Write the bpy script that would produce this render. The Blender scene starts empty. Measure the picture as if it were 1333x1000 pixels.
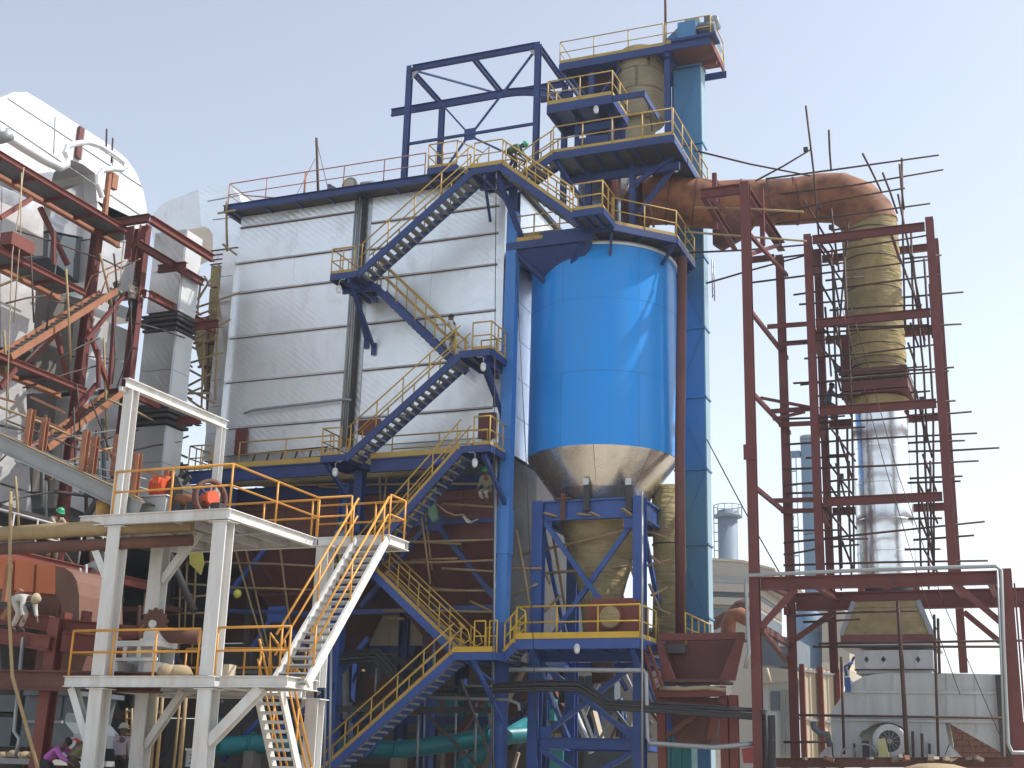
import bpy, math, random
from mathutils import Vector as V, Matrix
random.seed(7)
S = bpy.context.scene
C = bpy.context.collection
# ------------------------------------------------------------------ camera
F, CX, CY = 1735.0, 666.5, 500.0
CAM = V((0, 0, 1.05))
# rows of the world -> camera rotation (plant axes: X along the casing, Y into the depth, Z up)
R0 = V((0.92907918, 0.36887684, 0.02723515))
R1 = V((0.08043701, -0.27336593, 0.95854106))
R2 = V((0.36102876, -0.88836983, -0.28364994))
cd = bpy.data.cameras.new('camera'); cam = bpy.data.objects.new('camera', cd); C.objects.link(cam)
cam.matrix_world = Matrix.Translation(CAM) @ Matrix((R0, R1, R2)).transposed().to_4x4()
cd.sensor_width = 36.0; cd.lens = F * 36.0 / 1333.0; cd.clip_end = 3000; cd.clip_start = 0.2
S.camera = cam
# ------------------------------------------------------------------ sky, sun, exposure
SUN_AZ, SUN_EL = math.radians(25), math.radians(50)     # direction TO the sun: angle from +X, height
sd = V((math.cos(SUN_AZ) * math.cos(SUN_EL), math.sin(SUN_AZ) * math.cos(SUN_EL), math.sin(SUN_EL)))
w = bpy.data.worlds.new('World'); S.world = w; w.use_nodes = True
nt = w.node_tree; bg = nt.nodes['Background']
sk = nt.nodes.new('ShaderNodeTexSky'); sk.sky_type = 'NISHITA'; sk.sun_disc = False
sk.sun_elevation = SUN_EL; sk.sun_rotation = math.pi / 2 - SUN_AZ
sk.air_density = 1.0; sk.dust_density = 1.0; sk.ozone_density = 0.0; sk.altitude = 100
hs = nt.nodes.new('ShaderNodeHueSaturation'); hs.inputs['Saturation'].default_value = 0.52
nt.links.new(sk.outputs[0], hs.inputs['Color']); nt.links.new(hs.outputs[0], bg.inputs[0]); bg.inputs[1].default_value = 0.125
sl = bpy.data.lights.new('sun', 'SUN'); sl.energy = 2.5; sl.angle = math.radians(0.6); sl.color = (1.0, 0.96, 0.90)
so = bpy.data.objects.new('sun', sl); C.objects.link(so)
so.rotation_euler = sd.to_track_quat('Z', 'Y').to_euler()
S.view_settings.view_transform = 'Standard'; S.view_settings.look = 'None'
S.view_settings.gamma = 1; S.view_settings.exposure = 0.92
S.view_settings.use_curve_mapping = False
HAZE = 0.0006

# ------------------------------------------------------------------ surveying: where a sight line of the photo meets a real plane
def ray(px, py):
    a, b = (px - CX) / F, -(py - CY) / F
    return R0 * a + R1 * b - R2
def P(px, py, Y):
    r = ray(px, py); return CAM + r * ((Y - CAM.y) / r.y)
def PX(px, py, X):
    r = ray(px, py); return CAM + r * ((X - CAM.x) / r.x)
def PZ(px, py, Z):
    r = ray(px, py); return CAM + r * ((Z - CAM.z) / r.z)
def vx(X, Y, Z): return V((X, Y, Z))

# ------------------------------------------------------------------ materials
def mat(name, col, rough=0.5, metal=0.0, dirt=None, amt=0.35, scale=1.5, bump=0.0, bscale=30, spec=0.5, streak=False, dscale=None, coat=0, wrinkle=False):
    m = bpy.data.materials.new(name); m.use_nodes = True
    n = m.node_tree.nodes; l = m.node_tree.links; b = n['Principled BSDF']
    b.inputs['Roughness'].default_value = rough; b.inputs['Metallic'].default_value = metal
    b.inputs['Specular IOR Level'].default_value = spec
    if coat: b.inputs['Coat Weight'].default_value = coat; b.inputs['Coat Roughness'].default_value = 0.12
    geo = n.new('ShaderNodeNewGeometry'); mp = n.new('ShaderNodeMapping')
    l.new(geo.outputs['Position'], mp.inputs[0])
    if streak: mp.inputs['Scale'].default_value = (1, 1, 0.16)
    nz = n.new('ShaderNodeTexNoise'); nz.inputs['Scale'].default_value = scale; nz.inputs['Detail'].default_value = 7
    nz.inputs['Roughness'].default_value = 0.65
    l.new(mp.outputs[0], nz.inputs[0])
    rp = n.new('ShaderNodeValToRGB'); rp.color_ramp.elements[0].position = 0.35; rp.color_ramp.elements[1].position = 0.72
    l.new(nz.outputs[0], rp.inputs[0])
    mx = n.new('ShaderNodeMix'); mx.data_type = 'RGBA'
    mul = n.new('ShaderNodeMath'); mul.operation = 'MULTIPLY'; mul.inputs[1].default_value = amt
    l.new(rp.outputs[0], mul.inputs[0]); l.new(mul.outputs[0], mx.inputs[0])
    d = dirt or tuple(c * 0.45 for c in col)
    mx.inputs[6].default_value = (*col, 1); mx.inputs[7].default_value = (*d, 1)
    l.new(mx.outputs[2], b.inputs['Base Color'])
    ra = n.new('ShaderNodeMath'); ra.operation = 'MULTIPLY_ADD'; ra.inputs[1].default_value = 0.22; ra.inputs[2].default_value = max(0.05, rough - 0.08)
    l.new(nz.outputs[0], ra.inputs[0]); l.new(ra.outputs[0], b.inputs['Roughness'])
    if bump:
        n2 = n.new('ShaderNodeTexNoise'); n2.inputs['Scale'].default_value = bscale; n2.inputs['Detail'].default_value = 4
        if wrinkle:
            m2 = n.new('ShaderNodeMapping'); m2.inputs['Scale'].default_value = (.45, .45, 2.2); l.new(geo.outputs['Position'], m2.inputs[0]); l.new(m2.outputs[0], n2.inputs[0])
        else: l.new(geo.outputs['Position'], n2.inputs[0])
        bp = n.new('ShaderNodeBump'); bp.inputs['Strength'].default_value = bump; bp.inputs['Distance'].default_value = 0.10 if wrinkle else 0.02
        l.new(n2.outputs[0], bp.inputs['Height']); l.new(bp.outputs[0], b.inputs['Normal'])
    return m
def foil(name, col, rough, ang, period=0.16, strength=0.5, metal=0.9, chevron=False, stain=(0.35, 0.30, 0.22), samt=0.12):
    """rolled aluminium cladding: embossed diagonal ripple, faint oil-canning and stains"""
    m = bpy.data.materials.new(name); m.use_nodes = True
    n = m.node_tree.nodes; l = m.node_tree.links; b = n['Principled BSDF']
    b.inputs['Metallic'].default_value = metal
    geo = n.new('ShaderNodeNewGeometry')
    mp = n.new('ShaderNodeMapping'); mp.inputs['Rotation'].default_value = ang; l.new(geo.outputs['Position'], mp.inputs[0])
    wv = n.new('ShaderNodeTexWave'); wv.wave_type = 'BANDS'; wv.bands_direction = 'X'
    wv.inputs['Scale'].default_value = 0.314 / period; wv.inputs['Distortion'].default_value = 2.5
    wv.inputs['Detail'].default_value = 2; wv.inputs['Detail Scale'].default_value = 0.6
    l.new(mp.outputs[0], wv.inputs[0])
    big = n.new('ShaderNodeTexNoise'); big.inputs['Scale'].default_value = 0.9; big.inputs['Detail'].default_value = 2
    l.new(geo.outputs['Position'], big.inputs[0])
    msk = n.new('ShaderNodeTexNoise'); msk.inputs['Scale'].default_value = 0.45; msk.inputs['Detail'].default_value = 3
    l.new(geo.outputs['Position'], msk.inputs[0])
    mr = n.new('ShaderNodeMapRange'); mr.inputs[1].default_value = 0.4; mr.inputs[2].default_value = 0.65
    l.new(msk.outputs[0], mr.inputs[0])
    mu = n.new('ShaderNodeMath'); mu.operation = 'MULTIPLY'; l.new(wv.outputs[1], mu.inputs[0]); l.new(mr.outputs[0], mu.inputs[1])
    b1 = n.new('ShaderNodeBump'); b1.inputs['Strength'].default_value = strength; b1.inputs['Distance'].default_value = 0.012
    l.new(mu.outputs[0], b1.inputs['Height'])
    b2 = n.new('ShaderNodeBump'); b2.inputs['Strength'].default_value = 0.35; b2.inputs['Distance'].default_value = 0.12
    l.new(big.outputs[0], b2.inputs['Height']); l.new(b1.outputs[0], b2.inputs['Normal']); l.new(b2.outputs[0], b.inputs['Normal'])
    st = n.new('ShaderNodeTexNoise'); st.inputs['Scale'].default_value = 1.1; st.inputs['Detail'].default_value = 8; st.inputs['Roughness'].default_value = 0.7
    mp2 = n.new('ShaderNodeMapping'); mp2.inputs['Scale'].default_value = (1, 1, 0.5); l.new(geo.outputs['Position'], mp2.inputs[0]); l.new(mp2.outputs[0], st.inputs[0])
    rp = n.new('ShaderNodeMapRange'); rp.inputs[1].default_value = 0.52; rp.inputs[2].default_value = 0.78; rp.inputs[4].default_value = samt * 3
    l.new(st.outputs[0], rp.inputs[0])
    mx = n.new('ShaderNodeMix'); mx.data_type = 'RGBA'; mx.inputs[6].default_value = (*col, 1); mx.inputs[7].default_value = (*stain, 1)
    l.new(rp.outputs[0], mx.inputs[0]); l.new(mx.outputs[2], b.inputs['Base Color'])
    ra = n.new('ShaderNodeMath'); ra.operation = 'MULTIPLY_ADD'; ra.inputs[1].default_value = 0.25; ra.inputs[2].default_value = rough - 0.1
    l.new(st.outputs[0], ra.inputs[0]); l.new(ra.outputs[0], b.inputs['Roughness'])
    return m
M = {}
M['navy'] = mat('navy_paint', (0.020, 0.048, 0.19), 0.42, 0, (0.012, 0.022, 0.07), 0.5, 1.3)
M['navy2'] = mat('blue_steel_paint', (0.035, 0.095, 0.34), 0.45, 0, (0.02, 0.05, 0.17), 0.5, 1.1)
M['sky_blue'] = mat('bright_blue_paint', (0.045, 0.20, 0.56), 0.38, 0, (0.03, 0.13, 0.38), 0.5, 1.2, streak=True)
M['tank_blue'] = mat('tank_blue_sheet', (0.003, 0.29, 0.86), 0.3, 0, (0.06, 0.27, 0.60), 0.5, 1.6, bump=0.16, bscale=1.4, streak=True, coat=0.15, spec=0.35)
M['elev_blue'] = mat('elevator_blue_paint', (0.07, 0.22, 0.42), 0.45, 0, (0.05, 0.14, 0.28), 0.5, 0.8, streak=True)
M['elev_sunlit'] = mat('elevator_sunlit_paint', (0.26, 0.40, 0.47), 0.45, 0, (0.18, 0.30, 0.37), 0.5, 0.8, streak=True)  # lighter copy of the elevator blue, sunlight put into the colour
M['yellow'] = mat('yellow_rail_paint', (0.52, 0.33, 0.06), 0.5, 0, (0.30, 0.19, 0.07), 0.5, 3)
M['yellow2'] = mat('bright_yellow_paint', (0.66, 0.42, 0.03), 0.5, 0, (0.4, 0.24, 0.05), 0.4, 3)
M['yellow3'] = mat('dull_yellow_board_paint', (0.50, 0.34, 0.075), 0.5, 0, (0.33, 0.22, 0.07), 0.5, 2)
M['orange_rail'] = mat('orange_yellow_rail_paint', (0.68, 0.32, 0.04), 0.45, 0, (0.5, 0.2, 0.04), 0.4, 3)
M['pink_rail'] = mat('red_primer_rail', (0.45, 0.20, 0.13), 0.55, 0, (0.28, 0.1, 0.06), 0.5, 3)
M['maroon'] = mat('red_oxide_primer', (0.155, 0.036, 0.030), 0.55, 0, (0.08, 0.022, 0.02), 0.55, 1.6, bump=0.1)
M['maroon_d'] = mat('dark_red_oxide', (0.175, 0.062, 0.052), 0.6, 0, (0.10, 0.040, 0.034), 0.6, 1.0, bump=0.15)
M['redbrown'] = mat('red_brown_primer', (0.20, 0.050, 0.034), 0.6, 0, (0.13, 0.035, 0.02), 0.5, 1.6, bump=0.1)
M['orange_steel'] = mat('orange_primer_steel', (0.36, 0.15, 0.075), 0.6, 0, (0.2, 0.07, 0.03), 0.6, 2.2, bump=0.15)
M['rust'] = mat('rusty_plate', (0.34, 0.135, 0.06), 0.75, 0.0, (0.075, 0.032, 0.022), 1.0, 1.15, bump=0.35, bscale=6)
M['rust_d'] = mat('dark_rust', (0.15, 0.065, 0.045), 0.8, 0, (0.075, 0.034, 0.025), 0.7, 1.5, bump=0.3, bscale=8)
M['rust_pole'] = mat('rusty_scaffold_tube', (0.10, 0.055, 0.04), 0.7, 0.2, (0.05, 0.03, 0.025), 0.7, 2.0)
M['bamboo'] = mat('bamboo_pole', (0.36, 0.26, 0.13), 0.65, 0, (0.2, 0.13, 0.06), 0.6, 3)
M['wool'] = mat('rock_wool_wrap', (0.40, 0.325, 0.18), 0.95, 0, (0.22, 0.18, 0.085), 0.8, 2.2, bump=1.0, bscale=4, spec=0.1, wrinkle=True)
M['wool2'] = mat('yellow_wool_wrap', (0.45, 0.365, 0.19), 0.95, 0, (0.26, 0.21, 0.09), 0.8, 2.2, bump=1.0, bscale=4, spec=0.1, wrinkle=True)
M['wool_g'] = mat('grey_wool_wrap', (0.34, 0.29, 0.19), 0.95, 0, (0.23, 0.19, 0.12), 0.8, 1.4, bump=0.9, bscale=4, spec=0.1, wrinkle=True)
M['white'] = mat('white_steel_paint', (0.70, 0.71, 0.70), 0.5, 0, (0.42, 0.35, 0.27), 0.6, 2.2, streak=True)
M['white2'] = mat('grey_white_paint', (0.50, 0.52, 0.53), 0.5, 0, (0.30, 0.28, 0.25), 0.5, 1.5, streak=True)
M['fan_white'] = mat('weathered_white_casing', (0.52, 0.55, 0.56), 0.5, 0, (0.27, 0.26, 0.23), 0.6, 1.5, streak=True)
M['deck'] = mat('steel_deck', (0.30, 0.27, 0.22), 0.7, 0.1, (0.16, 0.13, 0.1), 0.5, 1.5)
M['grate'] = mat('steel_grating', (0.16, 0.16, 0.17), 0.6, 0.5, (0.08, 0.08, 0.08), 0.5, 2)
M['tread'] = mat('galvanised_tread', (0.30, 0.30, 0.29), 0.55, 0.4, (0.18, 0.16, 0.14), 0.5, 2)
M['grey'] = mat('grey_beam_paint', (0.30, 0.31, 0.31), 0.55, 0, (0.2, 0.19, 0.17), 0.5, 1.4)
M['galv'] = mat('galvanised_pipe', (0.36, 0.38, 0.385), 0.45, 0.5, (0.3, 0.3, 0.3), 0.4, 3)
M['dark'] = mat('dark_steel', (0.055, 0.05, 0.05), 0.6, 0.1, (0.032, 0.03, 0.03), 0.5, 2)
M['cable'] = mat('black_cable', (0.028, 0.028, 0.03), 0.55, 0, (0.06, 0.055, 0.05), 0.5, 2)
M['teal'] = mat('teal_pipe_paint', (0.012, 0.22, 0.25), 0.4, 0, (0.01, 0.12, 0.14), 0.5, 1.2)
M['teal_l'] = mat('turquoise_sheet', (0.08, 0.45, 0.45), 0.45, 0, (0.05, 0.3, 0.3), 0.4, 1.5)
M['slate'] = mat('slate_grey_box', (0.11, 0.135, 0.155), 0.5, 0, (0.07, 0.08, 0.09), 0.5, 1.5)
M['orange'] = mat('orange_motor_paint', (0.72, 0.11, 0.03), 0.4, 0, (0.4, 0.07, 0.03), 0.4, 3)
M['brown_plate'] = mat('brown_primer_plate', (0.19, 0.095, 0.062), 0.65, 0, (0.11, 0.055, 0.04), 0.6, 1.0, bump=0.15)
M['drip'] = mat('stained_flashing', (0.27, 0.20, 0.14), 0.6, 0.2, (0.11, 0.065, 0.045), 0.9, 2.5)
M['duct_orange'] = mat('orange_primer_duct', (0.62, 0.19, 0.07), 0.6, 0, (0.42, 0.12, 0.05), 0.5, 1.2, bump=0.1)
M['cloth_y'] = mat('yellow_cloth', (0.50, 0.46, 0.10), 0.9, 0, (0.36, 0.32, 0.07), 0.5, 3, bump=0.4, bscale=6)
M['cloth_w'] = mat('white_cloth', (0.62, 0.62, 0.60), 0.85, 0, (0.45, 0.44, 0.42), 0.5, 3, bump=0.4, bscale=8)
M['cloth_g'] = mat('green_cloth', (0.16, 0.30, 0.20), 0.9, 0, (0.1, 0.2, 0.13), 0.5, 3)
M['sack'] = mat('jute_sack', (0.42, 0.33, 0.20), 0.95, 0, (0.28, 0.2, 0.12), 0.5, 4, bump=0.5, bscale=14)
M['lamp_w'] = mat('white_lamp_housing', (0.62, 0.63, 0.63), 0.35, 0, (0.5, 0.5, 0.5), 0.3, 5)
M['glass'] = mat('frosted_lamp_glass', (0.72, 0.74, 0.76), 0.15, 0, (0.6, 0.62, 0.64), 0.3, 5)
M['rope'] = mat('fibre_rope', (0.46, 0.38, 0.26), 0.9, 0, (0.3, 0.24, 0.15), 0.4, 5)
M['haze_blue'] = mat('chimney_haze_blue', (0.13, 0.22, 0.32), 0.6, 0, (0.10, 0.17, 0.26), 0.4, 0.3)  # distance haze mixed into the colour of the far shafts
M['haze_blue2'] = mat('chimney_haze_grey_blue', (0.19, 0.24, 0.30), 0.6, 0, (0.14, 0.19, 0.25), 0.4, 0.3)  # greyer tint, haze of the distance painted in as well
M['concrete'] = mat('pale_concrete', (0.42, 0.38, 0.32), 0.85, 0, (0.30, 0.26, 0.21), 0.5, 0.3, streak=True)
M['cream'] = mat('cream_sheet', (0.55, 0.47, 0.34), 0.7, 0, (0.38, 0.31, 0.22), 0.5, 0.8, streak=True)
M['brick'] = mat('brick', (0.26, 0.13, 0.09), 0.85, 0, (0.16, 0.09, 0.07), 0.6, 4, bump=0.3)
M['dirt'] = mat('dusty_ground', (0.42, 0.37, 0.30), 0.95, 0, (0.28, 0.24, 0.19), 0.7, 0.5, bump=0.5, bscale=3)
M['block'] = mat('cement_block', (0.24, 0.21, 0.18), 0.9, 0, (0.15, 0.13, 0.11), 0.5, 1.0, bump=0.2)
M['dark_wall'] = mat('grimy_cladding', (0.16, 0.145, 0.13), 0.8, 0, (0.09, 0.08, 0.07), 0.6, 0.6)
D = math.radians
M['alu'] = foil('casing_aluminium', (0.90, 0.94, 0.96), 0.45, (0, D(52), 0), 0.20, 0.5, samt=0.09)
M['alu_trim'] = foil('trim_aluminium', (0.82, 0.83, 0.84), 0.40, (0, D(40), 0), 0.2, 0.3)
M['alu_l'] = foil('duct_aluminium', (0.80, 0.80, 0.80), 0.36, (D(50), 0, 0), 0.24, 1.0, metal=0.6, samt=0.16)
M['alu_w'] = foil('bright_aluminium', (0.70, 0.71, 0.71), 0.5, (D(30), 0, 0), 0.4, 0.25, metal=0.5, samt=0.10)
M['alu_dark'] = foil('dull_shaded_aluminium', (0.55, 0.56, 0.57), 0.36, (0, D(40), 0), 0.22, 0.8)  # also carries the painted shade of the economiser front
M['alu_y'] = foil('cone_aluminium', (0.80, 0.76, 0.68), 0.26, (0, 0, 0), 0.4, 0.15)
M['alu_s'] = foil('stack_aluminium', (0.84, 0.85, 0.86), 0.22, (0, 0, 0), 0.5, 0.12, samt=0.06)
SKIN = mat('brown_skin', (0.16, 0.085, 0.055), 0.6)
HAIR = mat('black_hair', (0.012, 0.011, 0.011), 0.6)

# ------------------------------------------------------------------ geometry builder
class G:
    def __init__(s): s.v = []; s.f = []; s.sm = []
    def add(s, vs, fs, smooth=False):
        o = len(s.v); s.v += [V(p) for p in vs]
        for f in fs: s.f.append([i + o for i in f]); s.sm.append(smooth)
        return s
    def box(s, a, b):
        x0, y0, z0 = (min(a[i], b[i]) for i in range(3)); x1, y1, z1 = (max(a[i], b[i]) for i in range(3))
        return s.add([(x0,y0,z0),(x1,y0,z0),(x1,y1,z0),(x0,y1,z0),(x0,y0,z1),(x1,y0,z1),(x1,y1,z1),(x0,y1,z1)],
                     [(0,3,2,1),(4,5,6,7),(0,1,5,4),(1,2,6,5),(2,3,7,6),(3,0,4,7)])
    def bar(s, p, q, w, h, up=(0,0,1)):
        p, q = V(p), V(q); d = (q - p).normalized(); u = V(up)
        if abs(d.dot(u)) > 0.98: u = V((0, 1, 0))
        r = d.cross(u).normalized(); u = r.cross(d).normalized()
        vs = []
        for e in (p, q):
            for a, b in ((-1,-1),(1,-1),(1,1),(-1,1)): vs.append(e + r * (a * w / 2) + u * (b * h / 2))
        return s.add(vs, [(0,3,2,1)[::-1],(4,5,6,7)[::-1],(0,1,5,4)[::-1],(1,2,6,5)[::-1],(2,3,7,6)[::-1],(3,0,4,7)[::-1]])
    def ibeam(s, p, q, w, h, up=(0,0,1), tf=None, tw=None):
        p, q = V(p), V(q); d = (q - p).normalized(); u = V(up)
        if abs(d.dot(u)) > 0.98: u = V((0, 1, 0))
        r = d.cross(u).normalized(); u = r.cross(d).normalized()
        tf = tf or h * 0.09; tw = tw or w * 0.09
        s.bar(p + u * (h / 2 - tf / 2), q + u * (h / 2 - tf / 2), w, tf, u)
        s.bar(p - u * (h / 2 - tf / 2), q - u * (h / 2 - tf / 2), w, tf, u)
        return s.bar(p, q, tw, h - 2 * tf, u)
    def tube(s, pts, r, n=7, caps=True, smooth=True):
        pts = [V(p) for p in pts]; rr = r if isinstance(r, (list, tuple)) else [r] * len(pts)
        o = len(s.v); ref = None
        for i, p in enumerate(pts):
            a = pts[max(0, i - 1)]; b = pts[min(len(pts) - 1, i + 1)]; d = (b - a).normalized()
            if ref is None:
                ref = V((0, 0, 1)) if abs(d.z) < 0.9 else V((1, 0, 0))
            x = (ref - d * ref.dot(d)).normalized(); y = d.cross(x); ref = x
            for k in range(n):
                t = 2 * math.pi * k / n; s.v.append(p + (x * math.cos(t) + y * math.sin(t)) * rr[i])
        for i in range(len(pts) - 1):
            for k in range(n):
                a = o + i * n + k; b = o + i * n + (k + 1) % n
                s.f.append([a, b, b + n, a + n]); s.sm.append(smooth)
        if caps:
            s.f.append([o + k for k in range(n)][::-1]); s.sm.append(False)
            s.f.append([o + (len(pts) - 1) * n + k for k in range(n)]); s.sm.append(False)
        return s
    def lathe(s, c, prof, n=48, a0=0, a1=2 * math.pi, smooth=True, wob=0, caps=False):
        c = V(c); o = len(s.v); full = abs(a1 - a0 - 2 * math.pi) < 1e-6; m = n if full else n + 1
        for r, z in prof:
            for k in range(m):
                t = a0 + (a1 - a0) * k / n; q = r * (1 + wob * (random.random() - 0.5))
                s.v.append(c + V((q * math.cos(t), q * math.sin(t), z)))
        for i in range(len(prof) - 1):
            for k in range(n):
                a = o + i * m + k; b = o + i * m + (k + 1) % m
                s.f.append([a, b, b + m, a + m]); s.sm.append(smooth)
        if caps:
            s.f.append([o + k for k in range(m)][::-1]); s.sm.append(False)
            s.f.append([o + (len(prof) - 1) * m + k for k in range(m)]); s.sm.append(False)
        return s
    def prism(s, poly, ext):
        poly = [V(p) for p in poly]; ext = V(ext); n = len(poly); o = len(s.v)
        nn = V((0, 0, 0))
        for i in range(n): nn += poly[i].cross(poly[(i + 1) % n])
        if nn.dot(ext) > 0: poly = poly[::-1]
        s.v += poly + [p + ext for p in poly]
        s.f.append([o + i for i in range(n)]); s.sm.append(False)
        s.f.append([o + n + i for i in range(n)][::-1]); s.sm.append(False)
        for i in range(n):
            j = (i + 1) % n; s.f.append([o + i, o + n + i, o + n + j, o + j]); s.sm.append(False)
        return s
    def plate(s, quad, t):
        q = [V(p) for p in quad]; nrm = (q[1] - q[0]).cross(q[-1] - q[0]).normalized()
        return s.prism([p - nrm * t / 2 for p in q], nrm * t)
    def mesh(s, name, off=V((0,0,0))):
        me = bpy.data.meshes.new(name); me.from_pydata([p - off for p in s.v], [], s.f)
        me.polygons.foreach_set('use_smooth', s.sm); me.update(); return me
def seg_tube(pts, rad, n=28):
    """one bent tube cut into mitred segments that share their end rings"""
    t = G().tube(pts, rad, n, caps=False); out = []
    for i in range(len(pts) - 1):
        g = G(); vs = t.v[i*n:(i+2)*n]
        g.add(vs, [(k, (k+1) % n, n + (k+1) % n, n + k) for k in range(n)], True); out.append(g)
    return out
def bar(p, q, w, h, up=(0,0,1)): return G().bar(p, q, w, h, up)
def ibm(p, q, w, h, up=(0,0,1)): return G().ibeam(p, q, w, h, up)
def tube(pts, r, n=7): return G().tube(pts, r, n)
def box(a, b): return G().box(a, b)

class Thing:
    """an Empty at the base of a thing; its parts are meshes parented to it"""
    def __init__(s, name, label, cat, loc, group=None):
        o = bpy.data.objects.new(name, None); C.objects.link(o); o.location = V(loc); o.empty_display_size = 0.3
        o['label'] = label; o['category'] = cat
        if group: o['group'] = group
        s.o = o; s.loc = V(loc)
    def part(s, name, g, m, parent=None, label=None, kind=None, bevel=0):
        me = g.mesh(name, s.loc); me.materials.append(M[m] if isinstance(m, str) else m)
        return s.link(name, me, parent, label, kind, bevel)
    def link(s, name, me, parent=None, label=None, kind=None, bevel=0, at=None):
        o = bpy.data.objects.new(name, me); C.objects.link(o); o.parent = parent or s.o
        if at is not None: o.location = at
        if label: o['label'] = label
        if kind: o['kind'] = kind
        if bevel:
            b = o.modifiers.new('bevel', 'BEVEL'); b.width = bevel; b.segments = 1; b.limit_method = 'ANGLE'
        return o
    def rep(s, name, g, m, pts, parent=None):
        """the same small piece at several places, sharing mesh data; g is built round the origin"""
        me = g.mesh(name); me.materials.append(M[m] if isinstance(m, str) else m)
        return [s.link(name, me, parent, at=V(p) - s.loc) for p in pts]
def solo(name, label, cat, g, m, group=None, loc=None):
    """a thing that is one mesh"""
    loc = V(loc) if loc is not None else V((sum(p.x for p in g.v) / len(g.v), sum(p.y for p in g.v) / len(g.v), min(p.z for p in g.v)))
    me = g.mesh(name, loc); me.materials.append(M[m] if isinstance(m, str) else m)
    o = bpy.data.objects.new(name, me); C.objects.link(o); o.location = loc
    o['label'] = label; o['category'] = cat
    if group: o['group'] = group
    return o
def setting(name, g, m, kind='structure'):
    me = g.mesh(name); me.materials.append(M[m]); o = bpy.data.objects.new(name, me); C.objects.link(o); o['kind'] = kind
    return o
def railing(T, pts, m='yellow', h=1.05, sp=1.5, r=0.029, toe=0.13, mid=True, closed_ends=True, tm=None):
    """posts, top rail, mid rail and toe board along a polyline of deck points"""
    pts = [V(p) for p in pts]; up = V((0, 0, 1)); post_at = []
    for i in range(len(pts) - 1):
        a, b = pts[i], pts[i + 1]; L = (b - a).length; k = max(1, round(L / sp))
        for j in range(k + (1 if i == len(pts) - 2 else 0)): post_at.append(a.lerp(b, j / k))
    me = tube([V((0,0,0)), V((0,0,h))], r, 6).mesh('post'); me.materials.append(M[m])
    for p in post_at: T.link('post', me, at=p - T.loc)
    T.part('rail', tube([p + up * h for p in pts], r * 1.05, 6), m)
    if mid: T.part('rail', tube([p + up * h * 0.52 for p in pts], r * 0.9, 6), m)
    if toe:
        for i in range(len(pts) - 1):
            T.part('toe_board', bar(pts[i] + up * (toe / 2 + 0.01), pts[i + 1] + up * (toe / 2 + 0.01), 0.014, toe), tm or m)
def flight(T, a, b, wv, n, sm='navy', tm='tread', rm='yellow', depth=0.26, rails=(1, 1), h=1.0, tread_d=0.27, toe=False, sp=1.3, tmat_toe=None):
    """a straight flight: a, b = bottom and top of the near stringer's upper edge; wv = vector to the far stringer"""
    a, b, wv = V(a), V(b), V(wv); up = V((0, 0, 1)); run = (b - a); hor = V((run.x, run.y, 0)).normalized()
    for k, o in enumerate((V((0,0,0)), wv)):
        dz = up * (-depth * 0.62)
        T.part('stringer', bar(a + o + dz, b + o + dz, 0.07, depth), sm)
    step = run / n; c = [a + step * (i + 0.5) + wv * 0.5 + up * (-0.20) for i in range(n)]
    L = wv.length - 0.08; wd = wv.normalized()
    g = G().bar(-wd * L / 2, wd * L / 2, tread_d, 0.035)
    g.bar(-wd * L / 2 + hor * tread_d / 2 - up * 0.03, wd * L / 2 + hor * tread_d / 2 - up * 0.03, 0.012, 0.07)
    T.rep('tread', g, tm, c)
    for k, o in enumerate((V((0,0,0)), wv)):
        if not rails[k]: continue
        A, B = a + o, b + o; nn = max(2, round(run.length / sp))
        me = tube([V((0,0,-0.12)), V((0,0,h))], 0.029, 6).mesh('post'); me.materials.append(M[rm])
        for j in range(nn + 1): T.link('post', me, at=A.lerp(B, (j + 0.15) / (nn + 0.3)) - T.loc)
        T.part('handrail', tube([A + up * h, B + up * h], 0.031, 6), rm)
        T.part('handrail', tube([A + up * h * 0.52, B + up * h * 0.52], 0.027, 6), rm)
        if toe: T.part('toe_board', bar(A + up * 0.08, B + up * 0.08, 0.014, 0.15), tmat_toe or rm)
# ================================================================== SETTING
def ground():
    g = G(); nx = 60
    g.add([(-750,-60,0),(750,-60,0),(750,1450,0),(-750,1450,0)], [(0,1,2,3)])
    setting('ground', g, 'dirt')
ground()
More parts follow.
